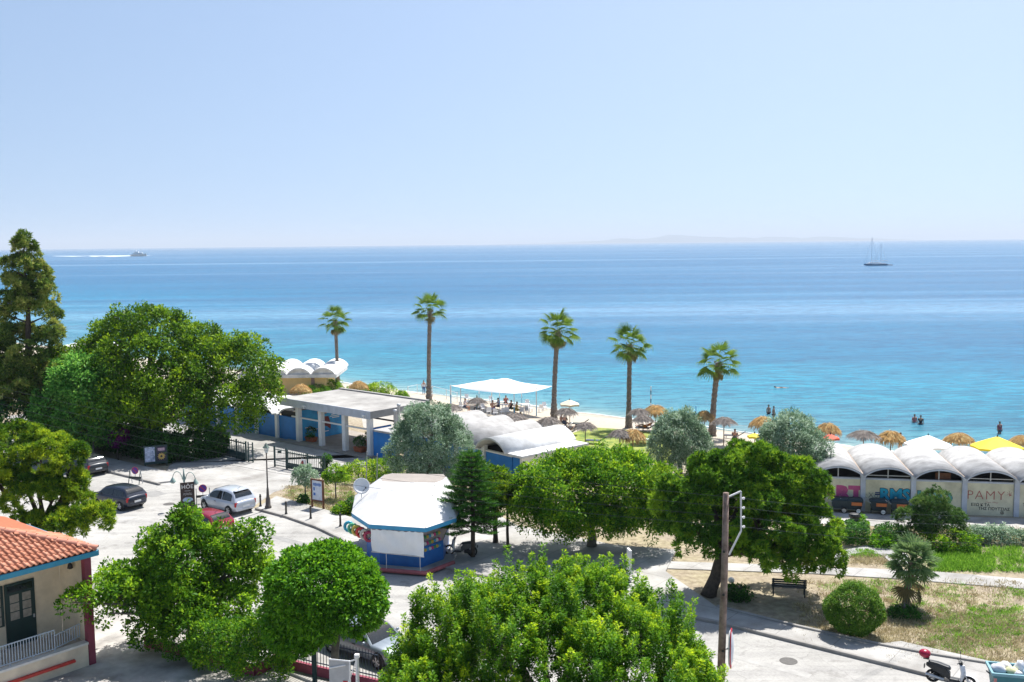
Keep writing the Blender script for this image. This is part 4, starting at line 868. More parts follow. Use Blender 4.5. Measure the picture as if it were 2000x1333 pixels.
# ---------------------------------------------------------------- pavilion at the beach gate
c0 = G(585, 864); c1 = G(724, 892)
tp_ = (c1 - c0).normalized(); FP = fr((c0.x, c0.y), (tp_.x, tp_.y)); LP = (c1 - c0).length
pav = thing('gate_pavilion', 'flat-roofed white beach pavilion on square columns with blue walls', 'building', (c0.x, c0.y, 0), math.atan2(tp_.y, tp_.x))
ZR = 3.15; step = LP / 3
B(FP, -1.9, LP + 0.55, -0.45, 6.2, ZR + 0.02, ZR + 0.62).build('roof_slab', [ROOFWHITE], pav, True, bevel=0.02)
B(FP, -1.96, LP + 0.61, -0.52, -0.452, ZR, ZR + 0.66).build('fascia', PILLAR, pav, True)
B(FP, -1.9, LP + 0.5, 6.0, 6.3, ZR + 0.622, ZR + 0.74).build('roof_upstand', mat('grey_flashing', (0.30, 0.29, 0.28), 0.8, 0.2, 2), pav, True)
for k in range(4):
    B(FP, k * step - 0.2, k * step + 0.2, -0.2, 0.2, 0, ZR).build('column', WHITE, pav, True, bevel=0.015)
for k in (2, 3):
    B(FP, k * step - 0.18, k * step + 0.18, 5.5, 5.86, 0, ZR).build('column', PILLAR, pav, True, bevel=0.015)
B(FP, -1.0, LP, -0.05, 0.07, 2.12, 2.24).build('tie_beam', WHITE, pav, True)
B(FP, 1.65, LP - 0.2, 4.1, 4.22, 2.05, 2.17).build('tie_beam', BLACKM, pav, True)
wl_ = B(FP, 0.0, 0.16, 0.22, 5.0, 0, 2.75).build('mural_wall', mat('mural_blue', (0.015, 0.26, 0.62), 0.6, 0.18, 0.8, c2=(0.03, 0.36, 0.68)), pav, True)
def MP(b, z, out=0.166): return FP(out, b, z)
mu = MB(); mu.add([MP(2.0, 1.25), MP(2.9, 1.0), MP(3.3, 0.7), MP(3.35, 1.1), MP(3.1, 1.9), MP(2.0, 1.95)], [(0, 1, 2, 3, 4, 5)])
mu.build('mural_hull', mat('mural_red', (0.16, 0.02, 0.025), 0.6, 0.2, 3), pav, True)
for q in range(3):
    mu = MB(); mu.add([MP(2.1 + q * 0.7 + 0.24 * math.cos(i * 0.6283), 2.35 + 0.2 * math.sin(i * 0.6283)) for i in range(10)], [tuple(range(10))]); mu.build('mural_figure', mat('mural_tan', (0.42, 0.24, 0.16), 0.7, 0.2, 4), pav, True)
for q, (b_, z_, w_) in enumerate([(3.75, 1.95, 0.7), (3.8, 1.80, 1.1), (3.9, 1.66, 0.8), (0.8, 1.15, 0.6), (1.4, 0.9, 0.9), (2.6, 0.55, 1.0)]):
    mu = MB(); mu.add([MP(b_ - w_ / 2, z_), MP(b_ + w_ / 2, z_), MP(b_ + w_ / 2, z_ + 0.07), MP(b_ - w_ / 2, z_ + 0.07)], [(0, 1, 2, 3)]); mu.build('mural_stroke', WHITE, pav, True)
B(FP, LP + 0.25, LP + 2.8, 0.1, 0.24, 0, 2.15).build('side_wall', BLUEWALL, pav, True)
B(FP, LP - 0.05, LP + 0.1, 0.2, 2.2, 0, 2.3).build('side_wall', BLUEWALL, pav, True)
B(FP, LP + 0.7, LP + 3.2, -0.25, 3.0, 2.17, 2.32).build('lean_to_roof', VROOF, pav, True)
B(FP, -1.6, LP + 0.6, -0.9, 6.0, 0.0, 0.10).build('floor_slab', mat('pavilion_floor', (0.33, 0.29, 0.25), 0.8, 0.2, 1.0), pav, True)
for a_ in (LP + 1.3, LP + 1.62):
    m_ = MB(); p_ = FP(a_, 1.2 + (a_ - LP) * 0.3, 0); hh = 4.25 if a_ > LP + 1.5 else 3.75
    m_.lathe([(0.11, 2.3), (0.10, hh - 0.2), (0.15, hh - 0.2), (0.16, hh - 0.05), (0.13, hh)], 12, (p_.x, p_.y, 0)); m_.build('flue_pipe', STEEL, pav, True, smooth=True)
for a_ in (1.55, LP - 0.05):
    m_ = MB(); p_ = FP(a_, -0.60, ZR + 0.25); m_.box(p_, (0.26, 0.16, 0.13), math.atan2(tp_.y, tp_.x)); m_.box(p_ + Vector((0, 0, -0.12)), (0.06, 0.06, 0.16)); m_.build('floodlight', WHITE, pav, True)
# blue-walled cabin wing to the left of the pavilion
wing = thing('cabin_wing', 'row of blue-walled cabins with white pilasters and low vaults under the ficus', 'building', (FP(-1.2, 0).x, FP(-1.2, 0).y, 0), math.atan2(tp_.y, tp_.x))
for k in range(1, 7):
    a_ = -step * k
    B(FP, a_ + 0.17, a_ + step - 0.17, 0.05, 0.2, 0, 2.05).build('wall', BLUEWALL, wing, True)
    B(FP, a_ - 0.17, a_ + 0.17, -0.17, 0.17, 0, 2.2).build('pilaster', WHITE, wing, True)
    B(FP, a_ + 0.17, a_ + step - 0.17, 0.3, 0.4, 1.9, 2.5).build('shade_panel', SHADE, wing, True)  # dark panel paints the shade in the gap under the vault
    vm = MB(); vault(vm, FP, a_ , a_ + step, -0.55 if k != 1 else 0.2, 4.8, 2.25, 0.55); vm.build('vault', WHITEWASH, wing, True)
# vaulted blue cabin block to the right
vb = thing('vaulted_block', 'blue-walled block with bright white barrel vaults in front of the shade sail', 'building', (FP(LP + 6, 0).x, FP(LP + 6, 0).y, 0), math.atan2(tp_.y, tp_.x))
ab = LP + 2.85
qa = G(930, 872, 2.45); qb = G(988, 885, 2.45)
tb_ = (qb - qa).normalized(); FB = fr((qa.x, qa.y), (tb_.x, tb_.y)); sp_b = (qb - qa).length
for k in range(-3, 1):
    a0, a1 = k * sp_b, (k + 1) * sp_b
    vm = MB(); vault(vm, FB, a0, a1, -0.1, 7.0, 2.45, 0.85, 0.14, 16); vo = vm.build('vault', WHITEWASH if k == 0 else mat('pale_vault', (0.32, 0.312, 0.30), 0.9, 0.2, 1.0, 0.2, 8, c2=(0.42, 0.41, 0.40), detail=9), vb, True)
    for p_ in vo.data.polygons: p_.use_smooth = p_.area > 0.5
    B(FB, a0 + 0.2, a1 - 0.2, 0.75, 0.9, 0, 2.0).build('wall', BLUEWALL, vb, True)
    B(FB, a0 + 0.16, a1 - 0.16, 0.70, 0.95, 2.002, 2.12).build('lintel', WHITE, vb, True)
    B(FB, a0 - 0.16, a0 + 0.16, 0.62, 0.95, 0, 2.44).build('pilaster', WHITE, vb, True)
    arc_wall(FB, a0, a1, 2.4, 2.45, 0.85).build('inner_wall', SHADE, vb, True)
B(FB, sp_b - 0.02, sp_b + 1.5, 0.15, 6.8, 2.22, 2.40).build('side_slab', WHITEWASH, vb, True, bevel=0.02)
B(FB, sp_b + 0.9, sp_b + 1.1, 0.5, 6.5, 0, 2.215).build('end_wall', WHITE, vb, True)
B(FB, sp_b - 0.1, sp_b + 1.05, 0.75, 0.9, 0, 2.2).build('wall', BLUEWALL, vb, True)
# ---------------------------------------------------------------- ochre house with wavy roof near the first palm
y0 = G(520, 772); y1 = G(642, 760)
FY = fr((-32.0, 116.2), (0.985, -0.17))
yb = thing('ochre_house', 'ochre-walled low house with scalloped white roof behind the ficus', 'building', (-26, 115, 0))
dY = 116.0
pL = A(480, 775, 114.5); pR = A(637, 766, 114.5)
FY = fr((pL.x, 114.5), (1, 0.0))
WY = pR.x - pL.x; zE = A(600, 737, 114.5).z
B(FY, 0, WY, 0, 6, -0.2, zE).build('wall', OCHRE, yb, True)
B(FY, WY - 1.7, WY - 1.3, -0.06, 0, -0.2, zE - 0.02).build('pilaster', mat('mauve_paint', (0.30, 0.20, 0.18), 0.7, 0.1, 2), yb, True)
for k in range(4):
    vm = MB(); w_ = (WY + 1.8) / 4; vault(vm, FY, -0.6 + k * w_, -0.6 + (k + 1) * w_, -0.7, 8.8, zE + 0.42, 0.75, 0.2, 12); vm.build('vault', WHITEWASH, yb, True)
    gm_ = MB(); g0 = arc_ring(FY, -0.5 + k * w_, -0.7 + (k + 1) * w_, -0.55, zE + 0.40, 0.6, 12); g1 = [Vector((q.x, q.y, zE)) for q in g0]; gm_.loft([g1, g0], closed=False, cap=False); gm_.build('gable', WHITEWASH, yb, True)
B(FY, -0.8, WY + 1.4, -0.75, 6.9, zE + 0.005, zE + 0.40).build('eaves_slab', WHITEWASH, yb, True)
# low white roof far left, seen between trees
p_ = A(160, 682, 140)
wr = thing('white_roofed_house', 'distant white flat-roofed house between the pine and the ficus', 'building', (p_.x, 140, 0))
MB().box((0, 3, p_.z * 0.5 - 0.3), (6.5, 6, p_.z)).build('wall', OCHRE, wr); MB().box((0, 3, p_.z + 0.05), (7.4, 7, 0.5)).build('roof', WHITEWASH, wr, bevel=0.05)
MB().tube([(1.1, 0.3, p_.z), (1.1, 0.3, p_.z + 1.6)], 0.03, 5).tube([(0.7, 0.3, p_.z + 1.4), (1.5, 0.3, p_.z + 1.4)], 0.02, 5).build('antenna', STEEL, wr)
# ---------------------------------------------------------------- kiosk
kb = [(-7.52, 50.35), (-4.50, 49.55), (-3.05, 51.35), (-2.85, 54.6), (-4.3, 56.9), (-7.2, 57.6), (-9.15, 56.3), (-8.75, 52.55)]
kc_ = Vector((sum(p[0] for p in kb) / 8, sum(p[1] for p in kb) / 8))
kt = [(-7.25, 54.15), (-4.30, 53.75), (-3.95, 54.3), (-3.80, 55.1), (-4.0, 55.75), (-6.95, 56.1), (-7.35, 55.75), (-7.45, 54.9)]
kio = thing('kiosk', 'octagonal blue kiosk with a big white tent-like roof and rolled-down sheet', 'kiosk', (kc_.x, kc_.y, 0.12))
def ins(poly, s_): return [(kc_.x + (p[0] - kc_.x) * s_, kc_.y + (p[1] - kc_.y) * s_) for p in poly]
roofm = mat('kiosk_roof_white', (0.60, 0.60, 0.60), 0.6, 0.10, 0.8, c2=(0.74, 0.74, 0.74), detail=8); topm = mat('kiosk_top_tan', (0.30, 0.265, 0.235), 0.8, 0.15, 1.0)
ZK, ZT = 2.62, 3.95
for i in range(8):
    j = (i + 1) % 8; m_ = MB(); m_.add([(*kb[i], ZK), (*kb[j], ZK), (*kt[j], ZT), (*kt[i], ZT)], [(0, 1, 2, 3)])
    m_.build('roof_panel', roofm, kio, True)
    m_ = MB(); q = ins(kb, 0.99); m_.add([(*kb[i], ZK - 0.005), (*kb[j], ZK - 0.005), (*kb[j], ZK - 0.22), (*kb[i], ZK - 0.22), (*q[i], ZK - 0.005), (*q[j], ZK - 0.005), (*q[j], ZK - 0.22), (*q[i], ZK - 0.22)], [(0, 3, 2, 1), (4, 5, 6, 7), (3, 7, 6, 2)])
    m_.build('fascia', mat('light_blue_fascia', (0.05, 0.33, 0.58), 0.5, 0.12, 2), kio, True)
for i in range(8):
    MB().beam((*kb[i], ZK + 0.012), (*kt[i], ZT + 0.012), 0.06, 0.02).build('roof_seam', mat('seam_grey', (0.52, 0.52, 0.51), 0.7, 0.2, 3), kio, True)
m_ = MB(); m_.add([(*p, ZT + 0.004) for p in kt], [tuple(range(8))]); m_.build('roof_top', topm, kio, True)
m_ = MB(); m_.prism(ins(kb, 0.74), 0.12, 1.25); m_.build('counter_wall', mat('kiosk_blue', (0.015, 0.14, 0.46), 0.5, 0.12, 2), kio, True)
m_ = MB(); m_.prism(ins(kb, 0.73), 1.26, ZK + 0.1); m_.build('upper_wall', mat('kiosk_upper', (0.30, 0.26, 0.27), 0.7, 0.3, 3), kio, True)
# lettering-like dots of stock hung along the counter
r_ = random.Random(4); cols = [(0.5, 0.06, 0.2), (0.06, 0.3, 0.12), (0.55, 0.4, 0.05), (0.05, 0.3, 0.5), (0.6, 0.6, 0.6)]
q78 = ins(kb, 0.745)
for k in range(24):
    t_ = 0.08 + 0.84 * (k % 8) / 8; row = k // 8; p_ = Vector(q78[1]).lerp(Vector(q78[2]), t_)
    MB().ball((p_.x, p_.y - 0.02, 1.75 - row * 0.34), (0.09, 0.05, 0.10), 7, 5).build('hanging_item', mat('stock_%d' % (k % 5), cols[k % 5], 0.5, 0.1, 5), kio, True)
# inflatables at the left corner
p_ = Vector(kb[7]).lerp(Vector(kb[0]), 0.45)
for k, c in enumerate([(0.05, 0.35, 0.5), (0.12, 0.45, 0.25), (0.6, 0.5, 0.1), (0.62, 0.05, 0.05), (0.65, 0.62, 0.55), (0.5, 0.05, 0.12)]):
    m_ = MB(); cx, cy, cz = p_.x - 0.62 + 0.24 * k, p_.y + 0.34 - 0.17 * k, 2.05 - 0.06 * k
    pts = [Vector((cx + 0.22 * math.cos(t_ * math.pi / 6), cy + 0.05, cz + 0.24 * math.sin(t_ * math.pi / 6))) for t_ in range(13)]; m_.tube(pts, 0.085, 8, False)
    o = m_.build('swim_ring', mat('ring_%d' % k, c, 0.35, 0, 1), None, smooth=True)
    tag(o, ['turquoise swim ring hung at the kiosk corner', 'green swim ring hung beside the turquoise one', 'yellow swim ring in the middle of the hanging rings', 'bright red swim ring under the kiosk eaves', 'pale swim ring next to the red one', 'dark red swim ring nearest the white sheet'][k], 'swim ring', 'swim rings hung at the kiosk')
# rolled-down white sheet
sa, sb_ = Vector((-7.42, 50.42)), Vector((-4.62, 49.68)); sm_ = MB(); nx, nz = 26, 10; V = []
for j in range(nz + 1):
    for i in range(nx + 1):
        u_, v_ = i / nx, j / nz; q = sa.lerp(sb_, u_); w_ = 0.05 * math.sin(u_ * 9 + v_ * 5) * v_ + 0.035 * math.sin((u_ * 14 - v_ * 7)) * (1 - abs(u_ - 0.25)) + 0.03 * math.sin(u_ * 40) * (1 - v_)
        zt = ZK - 0.24 - 0.05 * abs(math.sin(u_ * 26))
        V.append((q.x - 0.25 * w_, q.y - w_ - 0.03 + 0.10 * v_, zt * (1 - v_) + (1.15 - 0.09 * u_) * v_))
sm_.add(V, [(j * (nx + 1) + i, j * (nx + 1) + i + 1, (j + 1) * (nx + 1) + i + 1, (j + 1) * (nx + 1) + i) for j in range(nz) for i in range(nx)])
sm_.build('roll_down_sheet', mat('white_pvc_sheet', (0.86, 0.87, 0.90), 0.45, 0.04, 2), kio, True, smooth=True)
m_ = MB(); m_.beam((sa.x, sa.y + 0.09, 1.12), (sb_.x, sb_.y + 0.09, 1.04), 0.05); m_.build('sheet_bar', STEEL, kio, True)
for t_ in (0.28, 0.92):
    q = sa.lerp(sb_, t_); MB().tube([(q.x, q.y + 0.1, 0.12), (q.x, q.y + 0.1, 1.12)], 0.02, 6).build('prop', STEEL, kio, True)
# floor with burgundy rim
m_ = MB(); m_.prism(ins(kb, 0.93), 0.1, 0.20); o = m_.build('floor', CONCRETE, kio, True)
kf = ins(kb, 0.94); ring = [kf[7], kf[0], kf[1], kf[2]]
m_ = MB(); pts = []
for i in range(3):
    for s_ in range(6): pts.append(Vector(ring[i]).lerp(Vector(ring[i + 1]), s_ / 6))
pts.append(Vector(ring[3])); m_.tube([(p.x, p.y, 0.17) for p in pts], 0.12, 8); m_.build('red_rim', mat('faded_red_paint', (0.42, 0.12, 0.13), 0.7, 0.25, 2), kio, True, smooth=True)
# dish on the roof
p_ = Vector((-8.45, 54.2, 3.05)); dish = thing('satellite_dish', 'white satellite dish on the left side of the kiosk roof', 'dish', p_)
m_ = MB(); m_.tube([(0, 0, -0.35), (0, 0, 0.5)], 0.025, 6); m_.build('mast', STEEL, dish)
m_ = MB(); m_.lathe([(0.02, 0.0), (0.2, 0.02), (0.36, 0.07), (0.46, 0.13), (0.45, 0.15), (0.35, 0.09), (0.02, 0.02)], 20); d_ = m_.build('reflector', WHITE, dish, smooth=True); d_.location = (0, 0, 0.62); d_.rotation_euler = (R(62), 0, R(15))
m_ = MB(); m_.tube([(0.05, -0.05, 0.35), (0.30, -0.38, 0.62)], 0.015, 5); m_.ball((0.31, -0.4, 0.64), 0.05, 8, 6); m_.build('feed_arm', BLACKM, dish)
# ---------------------------------------------------------------- tiled house (left)
hc = Vector((-17.25, 39.45)); hd = Vector((-0.63, -0.777)).normalized()      # corner post; hd runs along the eave towards the camera
ho = Vector((0.777, -0.63)).normalized()                                      # outwards, towards the yard
house = thing('tiled_house', 'cream house with terracotta tiled hip roof and veranda at the left edge', 'house', (hc.x, hc.y, 0))
def HH(a, b, z): return Vector((hc.x + hd.x * a + ho.x * b, hc.y + hd.y * a + ho.y * b, z))      # a towards the camera, b outwards (negative = into the house)
def hbox(a0, a1, b0, b1, z0, z1): return fbox(MB(), lambda a, b, z=0: HH(a, b, z), a0, a1, b0, b1, z0, z1)
CREAM = mat('cream_render', (0.66, 0.575, 0.43), 0.88, 0.16, 0.9, 0.2, 30, c2=(0.74, 0.65, 0.49), detail=8); DKGREEN = mat('dark_green_joinery', (0.010, 0.035, 0.035), 0.4, 0.1, 4)
VF = 0.92; ZE = 4.78
hbox(0.28, 9, -0.28, 0.0, 0.0, VF).build('veranda_wall', CREAM, house, True)
hbox(0.0, 9, -2.2, -0.282, 0.0, VF - 0.01).build('veranda_floor', mat('veranda_floor', (0.40, 0.38, 0.35), 0.8, 0.2, 2), house, True)
hbox(0.28, 9, -0.32, 0.06, VF + 0.002, VF + 0.09).build('coping', mat('white_coping', (0.68, 0.66, 0.62), 0.7, 0.12, 2), house, True)
hbox(-0.02, 0.26, -0.26, 0.02, 0.0, ZE - 0.2).build('corner_post', BURG, house, True)
hbox(0.02, 0.22, -2.2, -0.262, 0.0, ZE - 0.2).build('end_wall', CREAM, house, True)
hbox(0.222, 9, -2.4, -2.202, 0.0, ZE - 0.2).build('back_wall', CREAM, house, True)
hbox(0.222, 9, -2.2, 0.0, ZE - 0.30, ZE - 0.22).build('ceiling', CREAM, house, True)
# door and window in the back wall
da0, da1 = 1.32, 2.52
dr = hbox(da0, da1, -2.2, -2.13, VF, VF + 2.62).build('door', DKGREEN, house, True, bevel=0.01)
def hsub(name, mt, par, *b): return hbox(*b).build(name, mt, par, True)
for (a_, b_) in ((da0 + 0.18, da0 + 0.52), (da0 + 0.66, da1 - 0.18)):
    for q in range(3): hsub('pane', mat('curtain_glass', (0.30, 0.28, 0.24), 0.15, 0.25, 5), dr, a_, b_, -2.128, -2.118, VF + 1.1 + q * 0.36, VF + 1.42 + q * 0.36)
hsub('fanlight', GLASSD, dr, da0 + 0.1, da1 - 0.1, -2.128, -2.118, VF + 2.25, VF + 2.52)
hsub('handle', STEEL, dr, da0 + 0.08, da0 + 0.13, -2.12, -2.06, VF + 1.0, VF + 1.14)
wn_ = hbox(da1 + 0.06, da1 + 2.2, -2.2, -2.13, VF + 0.95, VF + 2.62).build('window', DKGREEN, house, True)
for i in range(3):
    for j in range(4): hsub('pane', mat('curtain_glass', (0.3, 0.28, 0.24)), wn_, da1 + 0.18 + i * 0.66, da1 + 0.74 + i * 0.66, -2.128, -2.118, VF + 1.02 + j * 0.39, VF + 1.36 + j * 0.39)
# railing
RAILB = mat('pale_blue_railing', (0.42, 0.50, 0.58), 0.5, 0.1, 4)
rail = None
def railing(p, q, n, z0, h):
    global rail
    m_ = MB(); m_.beam((p.x, p.y, z0 + h), (q.x, q.y, z0 + h), 0.05, 0.035); top = m_.build('top_rail', RAILB, house, True)
    m_ = MB(); m_.beam((p.x, p.y, z0 + 0.1), (q.x, q.y, z0 + 0.1), 0.035, 0.03); m_.build('bottom_rail', RAILB, house, True)
    for i in range(n + 1):
        w_ = p.lerp(q, i / n); MB().beam((w_.x, w_.y, z0 + (0 if i % 8 == 0 else 0.1)), (w_.x, w_.y, z0 + h - 0.018), 0.024).build('baluster', RAILB, house, True)
railing(HH(1.55, -0.16, 0), HH(6.2, -0.16, 0), 42, VF + 0.092, 0.86)
railing(HH(1.55, -0.19, 0), HH(0.30, -0.6, 0), 10, VF + 0.092, 0.62)
m_ = MB(); p_ = HH(1.15, -0.05, 0)
hbox(0.9, 6.5, 0.02, 0.16, 0.40, 0.50).build('red_rail_plank', mat('red_plank', (0.55, 0.045, 0.035), 0.5, 0.15, 3), house, True)
m_ = MB(); p_ = HH(0.4, -0.9, ZE - 0.62); m_.lathe([(0.05, 0.0), (0.09, -0.05), (0.12, -0.2), (0.06, -0.24)], 10, p_); m_.build('wall_lamp', BLACKM, house, True, smooth=True)
# eave, gutter, hip roof
EO = 0.22
pe0, pe1 = HH(-EO, EO, ZE - 0.04), HH(9, EO, ZE - 0.04)
m_ = MB(); m_.beam(pe0 + Vector((0, 0, -0.08)), pe1 + Vector((0, 0, -0.08)), 0.10, 0.22); m_.build('gutter', mat('turquoise_gutter', (0.045, 0.27, 0.40), 0.5, 0.12, 3), house, True, bevel=0.02)
m_ = MB(); m_.beam(HH(-EO, EO, ZE - 0.12), HH(-EO, -6, ZE - 0.12), 0.10, 0.22); m_.build('gutter', mat('turquoise_gutter', (0.045, 0.27, 0.40)), house, True)
SL = math.tan(R(19)); DR = 4.2
def roofz(a, b): return ZE + SL * min(EO - b, a + EO)
hipa = lambda s_: (s_ - EO, EO - s_)
m_ = MB(); m_.add([HH(-EO, EO, ZE), HH(9, EO, ZE), HH(9, EO - DR, ZE + SL * DR), HH(DR - EO, EO - DR, ZE + SL * DR)], [(0, 1, 2, 3)])
m_.add([HH(-EO, EO, ZE), HH(DR - EO, EO - DR, ZE + SL * DR), HH(DR - EO, -8, ZE + SL * DR), HH(-EO, -8, ZE)], [(0, 1, 2, 3)]); m_.build('roof_deck', TERRA, house, True)
tilem = [mat('roof_tile_%d' % k, c, 0.75, 0.18, 5) for k, c in enumerate([(0.52, 0.215, 0.125), (0.58, 0.26, 0.16), (0.47, 0.185, 0.105)])]
TW, TL = 0.235, 0.36
def tile_mesh(mt):
    V = []; n = 8
    for j, (y_, dz) in enumerate([(0.0, 0.045), (TL * 1.12, 0.012)]):
        for i in range(n + 1):
            u_ = i / n; z_ = 0.072 * math.sin(math.pi * min(1, u_ / 0.62)) if u_ < 0.62 else -0.012 * math.sin(math.pi * (u_ - 0.62) / 0.38)
            V.append((u_ * TW - TW / 2, y_, z_ + dz))
    for i in range(n + 1): V.append((V[i][0], 0.0, V[i][2] - 0.03))
    m_ = n + 1; Fc = [(i, i + 1, m_ + i + 1, m_ + i) for i in range(n)] + [(2 * m_ + i, 2 * m_ + i + 1, i + 1, i) for i in range(n)]
    b = MB(); b.add(V, Fc); me = b.mesh('roof_tile', mt); me.polygons.foreach_set('use_smooth', [i < n for i in range(2 * n)]); return me
tiles = [tile_mesh(t_) for t_ in tilem]; rt_ = random.Random(8)
xw = Vector((hd.x, hd.y, 0)); upw = Vector((-ho.x, -ho.y, SL)).normalized(); nw = xw.cross(upw); nw = nw if nw.z > 0 else -nw
hm_inv = wmat(house).inverted()
for r__ in range(11):
    s_ = r__ * TL * math.cos(R(19)); 
    for c_ in range(26):
        a_ = -EO + 0.12 + c_ * TW + TW / 2
        if a_ + EO < s_ + 0.06: continue
        pz = HH(a_, EO + 0.05 - s_, ZE + SL * s_ + 0.012)
        M_ = Matrix((-xw if xw.cross(upw).z < 0 else xw, upw, nw)).transposed().to_4x4(); M_.translation = pz + Vector((0, 0, rt_.uniform(0, 0.008)))
        link('roof_tile', tiles[rt_.randrange(3)], house, hm_inv @ M_)
# second slope (beyond the hip): tiles of the sea-side slope
xw2 = Vector((ho.x, ho.y, 0)); upw2 = Vector((hd.x, hd.y, SL)).normalized(); nw2 = xw2.cross(upw2); sg = 1 if nw2.z > 0 else -1
for r__ in range(8):
    s_ = r__ * TL * math.cos(R(19))
    for c_ in range(14):
        b_ = EO - 0.12 - c_ * TW - TW / 2
        if EO - b_ < s_ + 0.06: continue
        pz = HH(-EO - 0.05 + s_, b_, ZE + SL * s_ + 0.012)
        M_ = Matrix((xw2 * sg, upw2, nw2 * sg)).transposed().to_4x4(); M_.translation = pz
        link('roof_tile', tiles[rt_.randrange(3)], house, hm_inv @ M_)
# hip tiles
hb = HH(-EO, EO, ZE + 0.05); he = HH(DR - EO, EO - DR, ZE + SL * DR + 0.05)
hipm = mat('hip_tile', (0.50, 0.22, 0.15), 0.75, 0.18, 5)
nh = 15
for k in range(nh):
    p0 = hb.lerp(he, k / nh); p1 = hb.lerp(he, (k + 1.12) / nh)
    m_ = MB(); d_ = (p1 - p0).normalized(); s_ = d_.cross(Vector((0, 0, 1))).normalized(); u_ = s_.cross(d_)
    rings = []
    for q, (pp, rr) in enumerate(((p0, 0.135), (p1, 0.115))): rings.append([pp + s_ * rr * math.cos(math.pi * i / 8) + u_ * (rr * math.sin(math.pi * i / 8) + (0.02 if q == 0 else 0)) for i in range(9)])
    m_.loft(rings, closed=False, cap=False); m_.build('hip_tile', hipm, house, True, smooth=True)
# ---------------------------------------------------------------- yard: planter wall, fence, hoop
pw = [G(285, 1262), G(400, 1292), G(500, 1320), G(533, 1302), G(610, 1322), G(740, 1352)]
plw = thing('planter_wall', 'low burgundy-painted planter wall under the hedge in the yard', 'wall', (pw[0].x, pw[0].y, 0))
for i in range(3):
    m_ = MB(); a_, b_ = pw[i], pw[i + 1]; m_.beam((a_.x, a_.y, 0.2), (b_.x, b_.y, 0.2), 0.22, 0.42); m_.build('wall_segment', BURG, plw, True, bevel=0.015)
fen = thing('yard_fence', 'dark railing fence on a burgundy base behind the hoop', 'fence', (pw[3].x, pw[3].y, 0))
FB_ = mat('dark_blue_fence', (0.025, 0.04, 0.07), 0.5, 0.1, 4)
for i, nb in ((3, 15), (4, 22)):
    a_, b_ = pw[i], pw[i + 1]
    m_ = MB(); m_.beam((a_.x, a_.y, 0.24), (b_.x, b_.y, 0.24), 0.20, 0.48); m_.build('base_wall', BURG, fen, True, bevel=0.015)
    for z_ in (0.62, 1.45):
        m_ = MB(); m_.beam((a_.x, a_.y, z_), (b_.x, b_.y, z_), 0.03, 0.04); m_.build('rail', FB_, fen, True)
    for k in range(nb + 1):
        q = a_.lerp(b_, k / nb); MB().beam((q.x, q.y, 0.48), (q.x, q.y, 1.6), 0.022).build('bar', FB_, fen, True)
pp = G(616, 1360); MB().box((0, 0, 1.5), (0.16, 0.16, 3.0)).build('yard_post', mat('dark_green_post', (0.012, 0.04, 0.038), 0.5, 0.1, 4)).location = (pp.x, pp.y, 0)
tag(bpy.data.objects['yard_post'], 'dark green square post in front of the clipped ficus trunk', 'post')
hp = A(697, 1282, 32.6); hoop = thing('basketball_hoop', 'white steel basketball hoop frame seen from behind in the yard', 'hoop', (hp.x, hp.y, 0))
MB().tube([(0, 0, 0), (0, 0, hp.z)], 0.06, 10).build('pole', WHITE, hoop); MB().box((0, 0, hp.z), (0.16, 0.16, 0.14)).build('pole_cap', WHITE, hoop, bevel=0.02)
hx, hy = -0.62, 0.16
bb = MB(); bb.box((hx, hy, hp.z - 0.62), (0.78, 0.04, 0.86), R(-14)); bb.build('backboard', mat('grey_backboard', (0.42, 0.43, 0.44), 0.6, 0.15, 3), hoop)
for (p0, p1) in (((0, 0, hp.z - 0.1), (-0.25, 0.03, hp.z - 0.2)), ((0, 0, hp.z - 0.1), (-0.32, 0.05, hp.z - 0.95)), ((0, 0, hp.z - 1.15), (-0.3, 0.05, hp.z - 0.98)), ((-0.98, 0.2, hp.z - 0.5), (-0.4, 0.06, hp.z - 0.34)), ((-0.25, 0.03, hp.z - 0.18), (-0.27, 0.03, hp.z - 1.05)), ((-1.0, 0.24, hp.z - 0.2), (-0.25, 0.05, hp.z - 0.2))):
    MB().tube([p0, p1], 0.025, 6).build('strut', WHITE, hoop)
m_ = MB(); m_.tube([(hx + 0.23 * math.cos(t_ * math.pi / 8), hy + 0.35 + 0.23 * math.sin(t_ * math.pi / 8), hp.z - 0.98) for t_ in range(17)], 0.018, 6, False); m_.box((hx + 0.2, hy - 0.02, hp.z - 0.97), (0.18, 0.14, 0.12)); m_.build('rim', mat('red_rim', (0.55, 0.03, 0.03), 0.5, 0.1, 3), hoop)
# ---------------------------------------------------------------- gates
def slat_gate(name, label, p, q, panels, h, n, solid=0.3, extra=None):
    g = thing(name, label, 'gate', (p.x, p.y, 0)); L_ = (q - p).length
    m_ = MB()
    for z_ in (0.12, h - 0.12): m_.beam((p.x, p.y, z_), (q.x, q.y, z_), 0.05, 0.09)
    m_.build('gate_frame', GREENM, g, True)
    if solid:
        m_ = MB(); m_.beam((p.x, p.y, 0.17 + solid / 2), (q.x, q.y, 0.17 + solid / 2), 0.03, solid); m_.build('kick_panel', GREENM, g, True)
    for k in range(n + 1):
        w_ = p.lerp(q, k / n); big = k in panels
        MB().beam((w_.x, w_.y, 0.05), (w_.x, w_.y, h + (0.08 if big else 0.02)), 0.13 if big else 0.085, 0.12 if big else 0.03).build('post' if big else 'slat', GREENM, g, True)
    return g
slat_gate('sliding_gate', 'dark green sliding gate in the shade of the ficus', G(402, 881), G(481, 902), (0, 14, 18), 1.55, 18, 0.5)
e_ = G(481, 902); f_ = G(492, 903)
